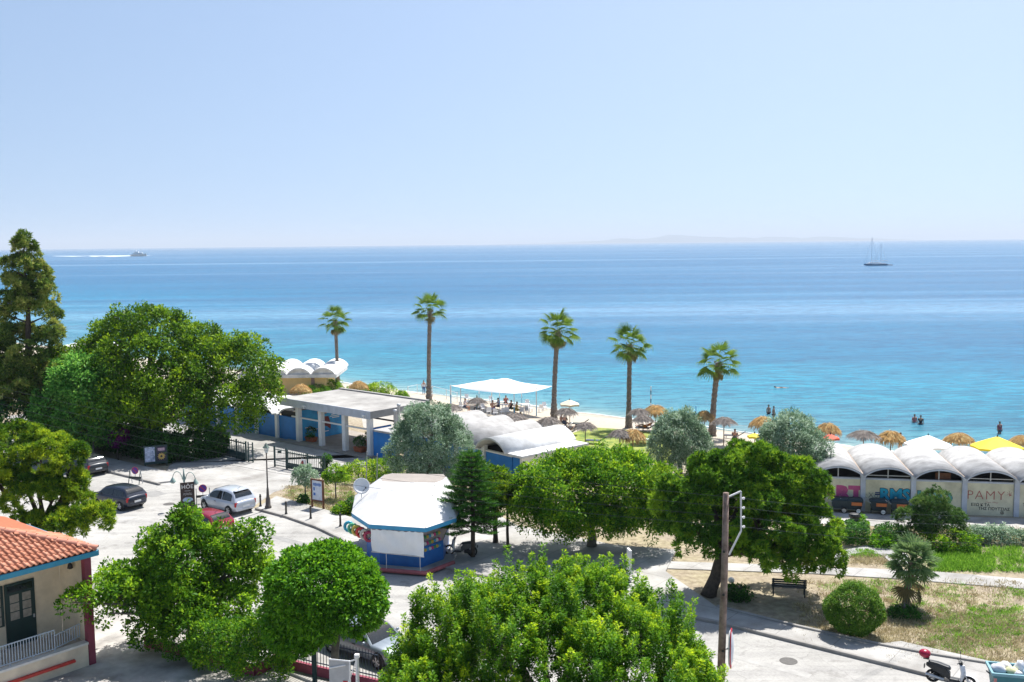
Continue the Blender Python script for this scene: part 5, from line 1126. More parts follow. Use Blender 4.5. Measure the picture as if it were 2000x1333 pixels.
slat_gate('gate_fence', 'dark green gate fence with upright slats behind the lamp post', G(562, 917), G(634, 930), (0, 11, 20), 1.42, 20, 0.36)
wg = thing('wicket_gate', 'open-framed green wicket at the left end of the gate fence', 'gate', G(537, 912))
a_, b_ = G(537, 912), G(560, 916.5)
for p_ in (a_, b_): MB().beam((p_.x, p_.y, 0), (p_.x, p_.y, 1.62), 0.12).build('post', GREENM, wg, True)
for z_ in (0.15, 0.55, 1.40): MB().beam((a_.x, a_.y, z_), (b_.x, b_.y, z_), 0.05).build('rail', GREENM, wg, True)
for k in range(1, 8):
    q = a_.lerp(b_, k / 8); MB().beam((q.x, q.y, 0.15), (q.x, q.y, 1.58), 0.02).build('bar', STEEL, wg, True)
q = a_.lerp(b_, 0.45); MB().box((q.x, q.y - 0.05, 1.25), (0.28, 0.06, 0.2)).build('lock_box', GREENM, wg, True)
q = G(592, 915); sg_ = A(592.5, 903, q.y - 0.5)
sn = thing('gate_notice', 'white square notice with a red-brown figure on the gate fence', 'sign', (sg_.x, sg_.y, sg_.z - 0.25))
sg_.y = G(592, 922.5).y - 0.15
sn.location = (A(592.5, 905, sg_.y).x, sg_.y, A(592.5, 905, sg_.y).z - 0.3)
MB().box((0, 0, 0.3), (0.46, 0.03, 0.6), R(-38)).build('board', WHITE, sn); MB().ball((-0.06, -0.03, 0.3), (0.13, 0.02, 0.2), 9, 6).build('figure', mat('red_brown_print', (0.30, 0.06, 0.05), 0.6, 0.2, 4), sn)
hg = thing('side_gate', 'narrow green gate leaf at the end of the sliding gate', 'gate', e_)
for p_ in (e_ + Vector((0.25, -0.2, 0)), f_ + Vector((0.15, -0.2, 0))): MB().beam((p_.x, p_.y, 0), (p_.x, p_.y, 1.62), 0.09).build('post', GREENM, hg, True)
for z_ in (0.12, 0.5, 1.45): MB().beam((e_.x + 0.25, e_.y - 0.2, z_), (f_.x + 0.15, f_.y - 0.2, z_), 0.045).build('rail', GREENM, hg, True)
# ================================================================== vehicles
def carpaint(name, c, metal=0.3, rough=0.35):
    return mat(name, c, rough, 0.04, 3, metal=metal, spec=0.5, coat=0.6)
def make_car(label, loc, rz, paint, L=3.9, W=1.74, H=1.52, belt=0.93, hood=0.82, nose=0.88, cab=(0.27, 0.08, -0.38, -0.485), name='parked_car', spoiler=False, group='cars parked along the street'):
    """x forward; cab = (windscreen base, windscreen top offset..., roof end, tail base) as fractions of L from the middle"""
    t = thing(name, label, 'car', loc, rz, group); h = L / 2; w = W / 2; zb = 0.20
    xs_ = [-h, -h + 0.06, -h + 0.30, -h * 0.55, -h * 0.1, h * 0.35, h * 0.55, h * 0.82, h - 0.12, h]
    top = [belt - 0.16, belt - 0.02, belt + 0.02, belt, belt - 0.01, belt - 0.02, hood + 0.06, hood, hood - 0.12, hood - 0.28]
    wid = [w * 0.80, w * 0.90, w * 0.97, w, w, w, w * 0.99, w * 0.95, w * 0.84, w * 0.70]
    bot = [0.36, 0.28, 0.24, zb, zb, zb, zb, 0.22, 0.26, 0.34]
    rings = []
    for x, zt, ww, b_ in zip(xs_, top, wid, bot):
        m_ = (zt + b_) / 2
        half = [(0.0, b_), (ww * 0.82, b_), (ww * 0.97, b_ + 0.10), (ww, m_), (ww * 0.985, zt - 0.14), (ww * 0.93, zt - 0.03), (ww * 0.80, zt + 0.005), (0.0, zt + 0.025)]
        ring = [(x, y, z) for y, z in half] + [(x, -y, z) for y, z in half[-2:0:-1]]
        rings.append(ring)
    mb = MB(); mb.loft(rings); mb.build('body', paint, t, smooth=True)
    # cabin shell: smooth roofline from the windscreen base to the tail
    xf0, xr0 = L * cab[0], L * cab[3]; xr1 = L * cab[2]; xf1 = L * cab[1]
    wb, wt_ = w * 0.94, w * 0.72; zr = H - 0.03
    ctrl = [(xf0, belt - 0.04), (xf0 * 0.6 + xf1 * 0.4, belt + (zr - belt) * 0.42), (xf0 * 0.2 + xf1 * 0.8, belt + (zr - belt) * 0.80), (xf1 - 0.12, zr - 0.05), (xf1 - 0.55, zr), (xr1 + 0.55, zr - 0.015), (xr1 + 0.10, zr - 0.08), (xr1 * 0.7 + xr0 * 0.3, belt + (zr - belt) * 0.66), (xr1 * 0.35 + xr0 * 0.65, belt + (zr - belt) * 0.34), (xr0, belt - 0.02)]
    def wid_(z): return wb + (wt_ - wb) * max(0, (z - belt) / (zr - belt)) ** 1.15
    rings = []
    for x, z in ctrl:
        ww = wid_(z); k = 0.05 * max(0, min(1, (z - belt) / (zr - belt)))
        rings.append([(x, -wb, belt - 0.05), (x, -(wb + ww) / 2 - 0.01, (belt - 0.05 + z) / 2), (x, -ww, z - 0.03), (x, -ww * 0.82, z + k * 0.5), (x, 0, z + k), (x, ww * 0.82, z + k * 0.5), (x, ww, z - 0.03), (x, (wb + ww) / 2 + 0.01, (belt - 0.05 + z) / 2), (x, wb, belt - 0.05)])
    mb = MB(); mb.loft(rings, closed=False, cap=False); mb.build('cabin', paint, t, smooth=True)
    def strip(i0, i1, name):
        V = []
        for i in range(i0, i1 + 1):
            x, z = ctrl[i]; a_ = Vector(ctrl[max(0, i - 1)]); c_ = Vector(ctrl[min(9, i + 1)]); d = (c_ - a_).normalized(); nx, nz = (-d.y, d.x) if d.x < 0 else (d.y, -d.x)
            if nz < 0: nx, nz = -nx, -nz
            k = 0.05 * max(0, min(1, (z - belt) / (zr - belt))); ww = wid_(z) * 0.84
            V += [(x + nx * 0.02, y, z + nz * 0.02 + k * (0.5 if abs(y) > 0.1 else 1.0)) for y in (-ww, 0.0, ww)]
        m_ = MB(); n_ = i1 - i0; m_.add(V, [(3 * i + j, 3 * i + j + 1, 3 * i + j + 4, 3 * i + j + 3) for i in range(n_) for j in range(2)]); return m_.build(name, GLASSD, t, smooth=True)
    strip(0, 3, 'windscreen'); strip(6, 8, 'rear_window')
    def roofline(x):
        for (x0, z0), (x1, z1) in zip(ctrl[:-1], ctrl[1:]):
            if x1 <= x <= x0: return z0 + (z1 - z0) * (x0 - x) / (x0 - x1)
        return belt
    for s_ in (-1, 1):
        mid_x = (xf1 + xr1) / 2 + 0.05
        for (xa, xb) in ((xf0 - 0.32, mid_x + 0.04), (mid_x - 0.04, xr1 - 0.02)):
            n_ = 6; V = []
            for i in range(n_ + 1):
                x = xa + (xb - xa) * i / n_; zt = max(belt + 0.04, roofline(x) - 0.10); zb_ = belt + 0.01
                for z in (zb_, (zb_ + zt) / 2, zt): f_ = (z - belt + 0.05) / max(0.05, roofline(x) - belt + 0.02); ww = wb + (wid_(roofline(x)) - wb) * f_ + 0.022; V.append((x, s_ * ww, z))
            m_ = MB(); m_.add(V, [(3 * i + j, 3 * i + j + 1, 3 * i + j + 4, 3 * i + j + 3) for i in range(n_) for j in range(2)]); m_.build('side_window', GLASSD, t, smooth=True)
        m_ = MB(); m_.ball((xf0 - 0.25, s_ * (w + 0.08), belt + 0.03), (0.06, 0.10, 0.07), 8, 6); m_.build('wing_mirror', paint, t, smooth=True)
        m_ = MB(); m_.box((-h + 0.10, s_ * w * 0.80, belt - 0.20), (0.14, 0.22, 0.30)); m_.build('tail_light', REDLAMP, t, bevel=0.04)
        m_ = MB(); m_.ball((h - 0.18, s_ * w * 0.70, hood - 0.17), (0.16, 0.16, 0.09), 10, 6); m_.build('headlight', mat('lamp_glass', (0.6, 0.62, 0.65), 0.1, 0), t, smooth=True)
        m_ = MB(); m_.box((0.1, s_ * (w + 0.004), belt - 0.17), (0.18, 0.03, 0.03)); m_.build('door_handle', BLACKM, t)
        for x in (-L * 0.31, L * 0.33):
            wz = MB(); wz.ball((x, s_ * (w - 0.06), 0.36), (0.40, 0.08, 0.38), 18, 8); wz.build('wheel_arch', BLACKM, t, smooth=True)
            wh = MB(); n = 20; prof = [(0.20, -0.10), (0.29, -0.10), (0.315, -0.06), (0.315, 0.06), (0.29, 0.10), (0.20, 0.10)]
            V = []; 
            for r_, y in prof:
                for k in range(n): V.append((x + r_ * math.cos(2 * math.pi * k / n), s_ * (w - 0.07) + y, 0.315 + r_ * math.sin(2 * math.pi * k / n)))
            wh.add(V, [(i_ * n + k, i_ * n + (k + 1) % n, (i_ + 1) * n + (k + 1) % n, (i_ + 1) * n + k) for i_ in range(5) for k in range(n)])
            wo = wh.build('wheel', RUBBER, t, smooth=True)
            rm = MB(); V = [(x, s_ * (w + 0.022), 0.315)] + [(x + 0.21 * math.cos(2 * math.pi * k / 10), s_ * (w + (0.022 if k % 2 else 0.0)), 0.315 + 0.21 * math.sin(2 * math.pi * k / 10)) for k in range(10)]
            rm.add(V, [(0, k + 1, (k + 1) % 10 + 1) for k in range(10)]); rm.build('rim', ALLOY, wo)
    MB().box((-h - 0.005, 0, 0.56), (0.03, 0.5, 0.12)).build('number_plate', WHITE, t)
    MB().box((-h + 0.03, 0, 0.42), (0.12, W * 0.74, 0.20)).build('bumper', paint, t, bevel=0.05)
    MB().tube([(xr1 + 0.35, 0, zr), (xr1 + 0.08, 0, zr + 0.17)], 0.012, 5).build('aerial', BLACKM, t)
    if spoiler: MB().box((xr1 + 0.0, 0, zr - 0.03), (0.20, W * 0.62, 0.04)).build('spoiler', paint, t, bevel=0.02)
    return t
STR = math.atan2(-UT.y, -UT.x)         # heading along the street towards the far left
p = (G(412, 990) + G(498, 1004)) / 2 + Vector((0.25, 0.75, 0))
silver = carpaint('silver_paint', (0.50, 0.54, 0.60)); make_car('silver hatchback parked beside the no-parking stand', (p.x - 0.6, p.y - 0.65, 0.012), STR + 0.02, silver, 3.85, 1.76, 1.58, spoiler=True)
black = carpaint('black_blue_paint', (0.012, 0.018, 0.035)); p = G(226, 992) + Vector((0.0, 0.5, 0)); make_car('black hatchback seen from behind near the left pine', (p.x, p.y, 0.012), STR + 0.12, black, 3.9, 1.7, 1.46)
dgrey = carpaint('dark_grey_paint', (0.03, 0.034, 0.04)); p = G(163, 928) + Vector((-0.3, 0.9, 0)); make_car('dark grey hatchback at the kerb below the hedge', (p.x, p.y, 0.012), STR, dgrey, 4.2, 1.76, 1.47)
redp = carpaint('dark_red_paint', (0.26, 0.010, 0.03)); p = G(392, 1046) + Vector((0, 0.5, 0)); make_car('dark red car half hidden behind the mulberry crown', (p.x, p.y, 0.012), STR + 0.06, redp, 3.9, 1.7, 1.44)
bgrey = carpaint('blue_grey_paint', (0.22, 0.26, 0.30)); p = G(712, 1312) + Vector((0.1, 1.2, 0)); make_car('pale blue-grey saloon car parked behind the fence under the ficus', (p.x - 0.2, p.y + 0.5, 0.012), STR + math.pi, bgrey, 4.3, 1.78, 1.46, cab=(0.24, 0.06, -0.24, -0.42))
# ---------------------------------------------------------------- scooters
def scooter(label, loc, rz, body, front, seat, case=None, name='scooter', big=False):
    t = thing(name, label, 'scooter', loc, rz)
    def wheel(x, r_):
        m_ = MB(); V = []; n = 18
        for rr, y in ((r_ - 0.08, -0.05), (r_, -0.03), (r_, 0.03), (r_ - 0.08, 0.05)):
            for k in range(n): V.append((x + rr * math.cos(2 * math.pi * k / n), y, r_ + rr * math.sin(2 * math.pi * k / n)))
        m_.add(V, [(i * n + k, i * n + (k + 1) % n, (i + 1) * n + (k + 1) % n, (i + 1) * n + k) for i in range(3) for k in range(n)])
        o = m_.build('wheel', RUBBER, t, smooth=True); MB().tube([(x, -0.04, r_), (x, 0.04, r_)], 0.075, 10).build('hub', ALLOY, o)
        for k in range(5):
            a = k * 2 * math.pi / 5; MB().beam((x, 0, r_), (x + (r_ - 0.07) * math.cos(a), 0, r_ + (r_ - 0.07) * math.sin(a)), 0.02, 0.03, (0, 1, 0)).build('spoke', ALLOY, o)
    r_ = 0.29 if big else 0.25
    wheel(0.66, r_); wheel(-0.62, r_)
    def ring(x, w, z0, z1): return [(x, -w, z0), (x, w, z0), (x, w * 0.8, z1), (x, -w * 0.8, z1)]
    m_ = MB(); m_.loft([ring(-0.86, 0.07, 0.62, 0.74), ring(-0.55, 0.15, 0.50, 0.74), ring(-0.15, 0.17, 0.34, 0.70), ring(0.0, 0.15, 0.26, 0.50)]); m_.build('rear_body', body, t, bevel=0.03)
    m_ = MB(); m_.loft([ring(-0.02, 0.15, 0.22, 0.32), ring(0.40, 0.15, 0.22, 0.32)]); m_.build('footboard', BLACKM, t, bevel=0.02)
    m_ = MB(); m_.loft([ring(-0.78, 0.10, 0.74, 0.84), ring(-0.45, 0.14, 0.72, 0.83), ring(-0.05, 0.14, 0.66, 0.75), ring(0.02, 0.10, 0.62, 0.68)]); m_.build('seat', seat, t, bevel=0.035)
    m_ = MB(); m_.loft([[(0.38, -0.17, 0.25), (0.44, 0, 0.25), (0.38, 0.17, 0.25), (0.34, 0, 0.25)], [(0.42, -0.2, 0.55), (0.56, 0, 0.55), (0.42, 0.2, 0.55), (0.36, 0, 0.55)], [(0.36, -0.14, 0.88), (0.50, 0, 0.90), (0.36, 0.14, 0.88), (0.30, 0, 0.88)]]); m_.build('leg_shield', front, t, bevel=0.02)
    m_ = MB(); m_.loft([[(0.30, -0.1, 0.90), (0.44, -0.06, 0.88), (0.44, 0.06, 0.88), (0.30, 0.1, 0.90)], [(0.28, -0.12, 1.02), (0.40, -0.07, 1.03), (0.40, 0.07, 1.03), (0.28, 0.12, 1.02)]]); m_.build('headset', body, t, bevel=0.03)
    m_ = MB(); m_.tube([(0.28, -0.34, 1.03), (0.33, -0.12, 1.0), (0.33, 0.12, 1.0), (0.28, 0.34, 1.03)], 0.018, 6); m_.build('handlebar', BLACKM, t)
    for s_ in (-1, 1):
        m_ = MB(); m_.tube([(0.32, s_ * 0.22, 1.02), (0.30, s_ * 0.30, 1.2)], 0.008, 5); m_.ball((0.29, s_ * 0.32, 1.24), (0.02, 0.07, 0.05), 8, 5); m_.build('mirror', BLACKM, t)
    m_ = MB(); m_.tube([(0.44, 0.06, 0.75), (0.66, 0.06, r_)], 0.022, 6); m_.tube([(0.44, -0.06, 0.75), (0.66, -0.06, r_)], 0.022, 6); m_.build('fork', STEEL, t)
    m_ = MB(); m_.loft([[(0.42 + 0.28 * math.cos(a) * 1.25 + 0.22, y, r_ + 0.30 * math.sin(a)) for y in (-0.08, 0.08)] for a in (0.4, 0.9, 1.4, 1.9, 2.4)], closed=False, cap=False); m_.build('front_mudguard', front, t)
    MB().box((-0.45, 0.11, 0.3), (0.5, 0.12, 0.22)).build('engine', BLACKM, t, bevel=0.04); MB().tube([(-0.2, -0.16, 0.25), (-0.85, -0.17, 0.35)], 0.05, 8).build('exhaust', STEEL, t)
    MB().box((-0.92, 0, 0.58), (0.03, 0.18, 0.14)).build('number_plate', BLACKM, t)
    if case is not None:
        MB().box((-0.86, 0, 0.90), (0.20, 0.16, 0.06)).build('case_rack', BLACKM, t); MB().ball((-0.92, 0, 1.07), (0.22, 0.21, 0.16), 14, 9).build('top_case', case, t, smooth=True)
    return t
p = G(1855, 1345); scooter('black and white scooter with dark red top case by the kerb', (p.x, p.y, 0.12), R(-32), BLACKM, mat('scooter_white', (0.72, 0.74, 0.78), 0.3, 0.03, 3), mat('black_vinyl', (0.02, 0.024, 0.03), 0.45, 0.1, 5), mat('dark_red_case', (0.30, 0.008, 0.04), 0.3, 0.05, 3))
p = G(901, 1090); scooter('old moped with white leg shield parked beside the kiosk', (p.x, p.y, 0.12), R(168), mat('moped_grey', (0.10, 0.10, 0.10), 0.4, 0.1, 4), WHITE, mat('black_vinyl', (0.02, 0.024, 0.03)), None, 'moped', True)
# ---------------------------------------------------------------- dumpster full of bags
p = G(1972, 1372); dt = thing('dumpster', 'teal wheeled dumpster with open top at the bottom right corner', 'dumpster', (p.x, p.y, 0.12), R(-14))
TEALM = mat('teal_plastic', (0.035, 0.16, 0.19), 0.5, 0.12, 2)
def tap(z0, z1, s0, s1, inner=False): return [[(x * s0[0], y * s0[1], z0) for x, y in ((-1, -1), (1, -1), (1, 1), (-1, 1))], [(x * s1[0], y * s1[1], z1) for x, y in ((-1, -1), (1, -1), (1, 1), (-1, 1))]]
m_ = MB(); m_.loft(tap(0.2, 1.08, (0.58, 0.38), (0.70, 0.50))); m_.build('tub', TEALM, dt, bevel=0.03)
m_ = MB()
for (cx, cy, sx, sy) in ((0, -0.52, 1.52, 0.08), (0, 0.52, 1.52, 0.08), (-0.72, 0, 0.08, 0.96), (0.72, 0, 0.08, 0.96)): m_.box((cx, cy, 1.11), (sx, sy, 0.10))
m_.build('rim', mat('pale_teal', (0.16, 0.33, 0.38), 0.5, 0.1, 3), dt)
for s_ in (-1, 1):
    MB().box((s_ * 0.62, -0.475, 0.72), (0.10, 0.012, 0.55)).build('reflector_strip', mat('red_white_strip', (0.55, 0.22, 0.20), 0.5, 0.3, 12), dt)
    MB().tube([(s_ * 0.76, -0.2, 1.0), (s_ * 0.82, 0, 1.0)], 0.03, 6).build('trunnion', BLACKM, dt)
    for q in (-1, 1): MB().tube([(s_ * 0.45, q * 0.3 - 0.04, 0.1), (s_ * 0.45, q * 0.3 + 0.04, 0.1)], 0.1, 10).build('castor', RUBBER, dt)
rb_ = random.Random(12)
labs = ['large white rubbish bag at the left of the dumpster', 'crumpled pale bag behind the large white one', 'yellowish rubbish bag in the middle of the dumpster', 'tall pointed white bag standing up in the dumpster', 'light blue bag at the right end of the dumpster', 'small white bag at the front rim of the dumpster']
for k, (x, y, r_, c, h_) in enumerate([(-0.42, -0.05, 0.27, (0.66, 0.66, 0.70), 0.8), (-0.15, 0.25, 0.24, (0.62, 0.60, 0.58), 0.8), (0.02, -0.12, 0.24, (0.62, 0.62, 0.36), 0.7), (0.32, 0.08, 0.22, (0.70, 0.72, 0.74), 1.6), (0.52, -0.15, 0.18, (0.35, 0.52, 0.62), 0.8), (0.18, -0.32, 0.15, (0.72, 0.72, 0.72), 0.8)]):
    m_ = MB(); m_.ball((x, y, 1.12), (r_, r_ * 0.9, r_ * h_), 12, 8, 0.16, rb_); o = m_.build('rubbish_bag', mat('bag_%d' % k, c, 0.4, 0.1, 6), None, smooth=True)
    o.matrix_basis = wmat(dt); tag(o, labs[k], 'rubbish bag', 'bags in the dumpster')
# ================================================================== street furniture
def lantern_post(label, base, h, name='street_lamp'):
    t = thing(name, label, 'street lamp', base)
    m_ = MB(); m_.lathe([(0.22, 0), (0.22, 0.12), (0.17, 0.16), (0.15, 0.6), (0.10, 0.75), (0.07, 1.3), (0.05, 1.35), (0.04, h - 0.7), (0.06, h - 0.66)], 12); m_.build('post', mat('lamp_iron', (0.11, 0.095, 0.085), 0.5, 0.2, 4), t, smooth=True)
    m_ = MB(); m_.lathe([(0.10, h - 0.64), (0.17, h - 0.32)], 6, cap=False); m_.build('lantern_glass', mat('frosted_glass', (0.62, 0.66, 0.64), 0.25, 0), t)
    m_ = MB(); m_.lathe([(0.24, h - 0.31), (0.10, h - 0.14), (0.04, h - 0.08), (0.05, h - 0.04), (0.01, h)], 6); m_.build('lantern_cap', mat('lamp_green', (0.12, 0.17, 0.14), 0.5, 0.15, 4), t)
    return t
b_ = G(524, 996); lantern_post('single-lantern street lamp on the pavement beside the silver car', (b_.x, b_.y, 0.12), A(521, 869, b_.y).z)
b_ = U(-24.2, 1.6); b_ = G(184, 902); lantern_post('street lantern in the shade of the hedge at the left', (b_.x, b_.y, 0.12), A(183, 812, b_.y).z)
b_ = G(362, 998); h_ = A(362, 916, b_.y).z
tw = thing('twin_lamp', 'pale green twin-arm scroll lamp rising behind the brown hotel board', 'street lamp', (b_.x, b_.y, 0))
PG_ = mat('verdigris_paint', (0.26, 0.36, 0.33), 0.55, 0.15, 4)
m_ = MB(); m_.lathe([(0.15, 0), (0.13, 0.5), (0.06, 0.7), (0.05, h_ - 0.9), (0.10, h_ - 0.6), (0.05, h_ - 0.3), (0.035, h_)], 10); m_.build('post', PG_, tw, smooth=True)
for s_ in (-1, 1):
    pts = [Vector((0, 0, h_ - 0.85))] + [Vector((s_ * (0.10 + 0.36 * (1 - math.cos(a))), -s_ * 0.12 * (1 - math.cos(a)), h_ - 0.75 + 0.55 * math.sin(a))) for a in np.linspace(0.2, 2.9, 8)]
    m_ = MB(); m_.tube(pts, 0.025, 6); m_.build('arm', PG_, tw, smooth=True)
    e = pts[-1]; m_ = MB(); m_.lathe([(0.04, 0.0), (0.10, -0.1), (0.20, -0.26), (0.21, -0.30)], 10, e, cap=False); m_.build('shade', PG_, tw, smooth=True)
    m_ = MB(); m_.ball(e - Vector((0, 0, 0.30)), (0.15, 0.15, 0.12), 10, 6); m_.build('globe', mat('lamp_globe', (0.70, 0.76, 0.70), 0.2, 0), tw, smooth=True)
# hotel board
b_ = G(368, 1004); zb, zt = A(366, 990, b_.y).z, A(366, 944, b_.y).z
hb_ = thing('advert_board', 'dark brown hotel board with white hand lettering', 'sign', (b_.x, b_.y, 0), R(22))
MB().box((0, 0, (zb + zt) / 2 - 0.2), (0.86, 0.05, zt - zb + 0.5)).build('panel', mat('brown_board', (0.045, 0.032, 0.030), 0.5, 0.15, 3), hb_)
MB().box((0, 0.06, (zb) / 2), (0.08, 0.06, zb + 0.6)).build('leg', BLACKM, hb_)
Mx = wmat(hb_) @ Matrix.Translation((0, -0.03, zt - 0.24)) @ Matrix.Rotation(R(90), 4, 'X')
CHALK = mat('board_white', (0.75, 0.74, 0.72), 0.6, 0.05, 4)
text('HÔE', 0.36, CHALK, hb_, Mx, 0.003)
m_ = MB()
for z_, w_ in ((0.50, 0.36), (0.66, 0.5), (0.74, 0.55)): m_.tube([(-w_ / 2 + w_ * k / 8, -0.03, zt - z_ + 0.03 * math.sin(k * 2.4)) for k in range(9)], 0.010, 4)
m_.build('script_line', CHALK, hb_)
MB().ball((0.0, -0.026, zt - 1.08), (0.32, 0.012, 0.17), 12, 6).build('picture', mat('board_picture', (0.35, 0.48, 0.62), 0.6, 0.3, 5), hb_)
# no-parking stands
NP_B = mat('sign_violet_blue', (0.09, 0.035, 0.26), 0.5, 0.08, 4); NP_R = mat('sign_red', (0.5, 0.02, 0.04), 0.5, 0.05, 4)
def noparking(label, base, rz):
    t = thing('no_parking_stand', label, 'sign', base, rz, 'folding no-parking stands')
    for x in (-0.42, 0.42):
        for s_ in (-1, 1): MB().beam((x, s_ * 0.24, 0), (x, 0, 1.0), 0.04).build('leg', STEEL if s_ > 0 else GREENM, t)
    MB().box((0, 0, 0.45), (0.9, 0.05, 0.16)).build('crossbar', BLACKM, t); MB().beam((0, 0, 0.45), (0, 0, 0.8), 0.04).build('stem', STEEL, t)
    def disc(r_, y): m_ = MB(); V = [(r_ * math.cos(a), y + dy, 0.98 + r_ * math.sin(a)) for dy in (0, 0.012) for a in np.linspace(0, 2 * math.pi, 25)[:-1]]; m_.add(V, [tuple(range(24)), tuple(range(47, 23, -1))] + [(i, (i + 1) % 24, 24 + (i + 1) % 24, 24 + i) for i in range(24)]); return m_
    d_ = disc(0.27, -0.02).build('sign_disc', NP_R, t); disc(0.235, -0.036).build('sign_face', NP_B, d_)
    MB().beam((-0.17, -0.04, 1.15), (0.17, -0.04, 0.81), 0.05, 0.01, (0, 1, 0)).build('sign_bar', NP_R, d_); return t
b_ = G(265, 946); noparking('no-parking stand on the drive below the shaded hedge', (b_.x, b_.y, 0.02), R(-12))
b_ = G(397, 983); noparking('no-parking stand in front of the silver car', (b_.x, b_.y, 0.02), R(18))
# poster frames
b_ = G(305, 912); pf = thing('poster_frame', 'dark double poster frame in front of the hedge', 'sign', (b_.x, b_.y, 0), R(24))
zt = A(305, 871, b_.y).z
MB().box((0, 0, zt - 0.7), (1.75, 0.10, 1.45)).build('frame', GREENM, pf)
for s_ in (-1, 1): MB().box((s_ * 0.8, 0.0, (zt - 1.4) / 2), (0.08, 0.08, zt - 1.4)).build('leg', GREENM, pf)
MB().box((-0.42, -0.056, zt - 0.65), (0.72, 0.02, 1.15)).build('blue_poster', mat('blue_poster', (0.22, 0.33, 0.55), 0.5, 0.45, 4, c2=(0.5, 0.55, 0.66)), pf)
po = MB().box((0.42, -0.056, zt - 0.65), (0.72, 0.02, 1.15)).build('dark_poster', mat('dark_poster', (0.03, 0.03, 0.06), 0.5, 0.3, 5), pf)
for k in range(12):
    a = k * math.pi / 6; m_ = MB(); c = Vector((0.42, -0.07, zt - 0.85)); d = Vector((math.cos(a), 0, math.sin(a))); s_ = Vector((-math.sin(a), 0, math.cos(a)))
    m_.add([c + d * 0.08 - s_ * 0.03, c + d * 0.2 - s_ * 0.05, c + d * 0.3, c + d * 0.2 + s_ * 0.05, c + d * 0.08 + s_ * 0.03], [(0, 1, 2, 3, 4)]); m_.build('petal', mat('petal_yellow', (0.62, 0.42, 0.12), 0.6, 0.15, 6), po)
MB().box((0.42, -0.07, zt - 0.3), (0.5, 0.01, 0.22)).build('poster_print', mat('poster_pink', (0.5, 0.35, 0.42), 0.6, 0.4, 8), po)
# information board
a_, c_ = G(610, 994), G(632, 998); ib_ = thing('info_board', 'brown wooden frame with white and blue information panel', 'sign', ((a_.x + c_.x) / 2, (a_.y + c_.y) / 2, 0.05), math.atan2(c_.y - a_.y, c_.x - a_.x))
w_ = (c_ - a_).length; zt = A(610, 936, a_.y).z
for s_ in (-1, 1): MB().box((s_ * w_ / 2, 0, zt / 2), (0.10, 0.10, zt)).build('post', WOODBROWN, ib_)
for z_ in (zt - 0.05, zt - 1.42): MB().box((0, 0.001, z_), (w_ - 0.1, 0.08, 0.09)).build('rail', WOODBROWN, ib_)
pn = MB().box((0, 0, zt - 0.74), (w_ - 0.12, 0.03, 1.26)).build('panel', mat('panel_white', (0.62, 0.68, 0.76), 0.5, 0.15, 4), ib_)
DB = mat('print_blue', (0.03, 0.14, 0.45), 0.5, 0.15, 5)
for k in range(7): MB().box((-w_ * 0.30 + k * w_ * 0.10, -0.018, zt - 0.36), (w_ * 0.07, 0.006, 0.16 + 0.03 * (k % 3))).build('print_block', DB, pn)
MB().box((-w_ * 0.27, -0.018, zt - 0.66), (0.12, 0.006, 0.22)).build('print_block', DB, pn); MB().box((-w_ * 0.25, -0.018, zt - 1.0), (0.18, 0.006, 0.18)).build('print_block', DB, pn)
# bollards
for k, (x, y, lab) in enumerate([(509, 993, 'iron bollard right next to the lamp post'), (559, 1008, 'iron bollard left of the information board'), (607, 1017, 'iron bollard in front of the information board'), (665, 1032, 'iron bollard nearest to the kiosk'), (210, 925, 'short bollard behind the dark grey hatchback')]):
    b_ = G(x, y); m_ = MB(); m_.lathe([(0.09, 0), (0.09, 0.06), (0.065, 0.1), (0.06, 0.62), (0.075, 0.64), (0.075, 0.70), (0.05, 0.72), (0.06, 0.77), (0.03, 0.82)], 10)
    o = m_.build('bollard', mat('bollard_iron', (0.05, 0.047, 0.045), 0.5, 0.2, 4), None, smooth=True); o.location = (b_.x, b_.y, 0.12); tag(o, lab, 'bollard', 'bollards along the pavement')
# thin poles behind the kiosk
for k, (x, yb, yt, lab) in enumerate([(719, 948, 882, 'thin bent pale pole behind the satellite dish'), (737, 944, 886, 'thin straight galvanised pole right of the bent one')]):
    b_ = G(x, yb + 20); tp = A(x - (2 if k == 0 else 0), yt, b_.y); m_ = MB(); m_.tube([(0, 0, 0), (0, 0, 0.6), (-0.1 if k == 0 else 0, 0, 1.1), (tp.x - b_.x, 0, tp.z)], 0.035, 6); o = m_.build('thin_pole', STEEL); o.location = b_; tag(o, lab, 'pole')
# park bench
a_, c_ = G(1507, 1168), G(1575, 1172); be = thing('park_bench', 'dark slatted park bench in the shade of the pine', 'bench', ((a_.x + c_.x) / 2, (a_.y + c_.y) / 2, 0.1), math.atan2(c_.y - a_.y, c_.x - a_.x))
w_ = (c_ - a_).length; BENCH = mat('bench_green', (0.022, 0.035, 0.04), 0.5, 0.2, 4)
for k in range(4): MB().box((0, 0.05 + k * 0.11, 0.43), (w_, 0.08, 0.03)).build('seat_slat', BENCH, be)
for k in range(4): MB().box((0, -0.02 - k * 0.02, 0.52 + k * 0.11), (w_, 0.03, 0.08)).build('back_slat', BENCH, be)
for s_ in (-1, 1):
    MB().beam((s_ * (w_ / 2 - 0.08), 0.42, 0), (s_ * (w_ / 2 - 0.08), 0.42, 0.62), 0.05).build('leg', BENCH, be); MB().beam((s_ * (w_ / 2 - 0.08), 0.02, 0), (s_ * (w_ / 2 - 0.08), -0.12, 0.92), 0.05).build('leg', BENCH, be); MB().beam((s_ * (w_ / 2 - 0.08), 0.45, 0.62), (s_ * (w_ / 2 - 0.08), -0.04, 0.62), 0.05).build('armrest', BENCH, be)
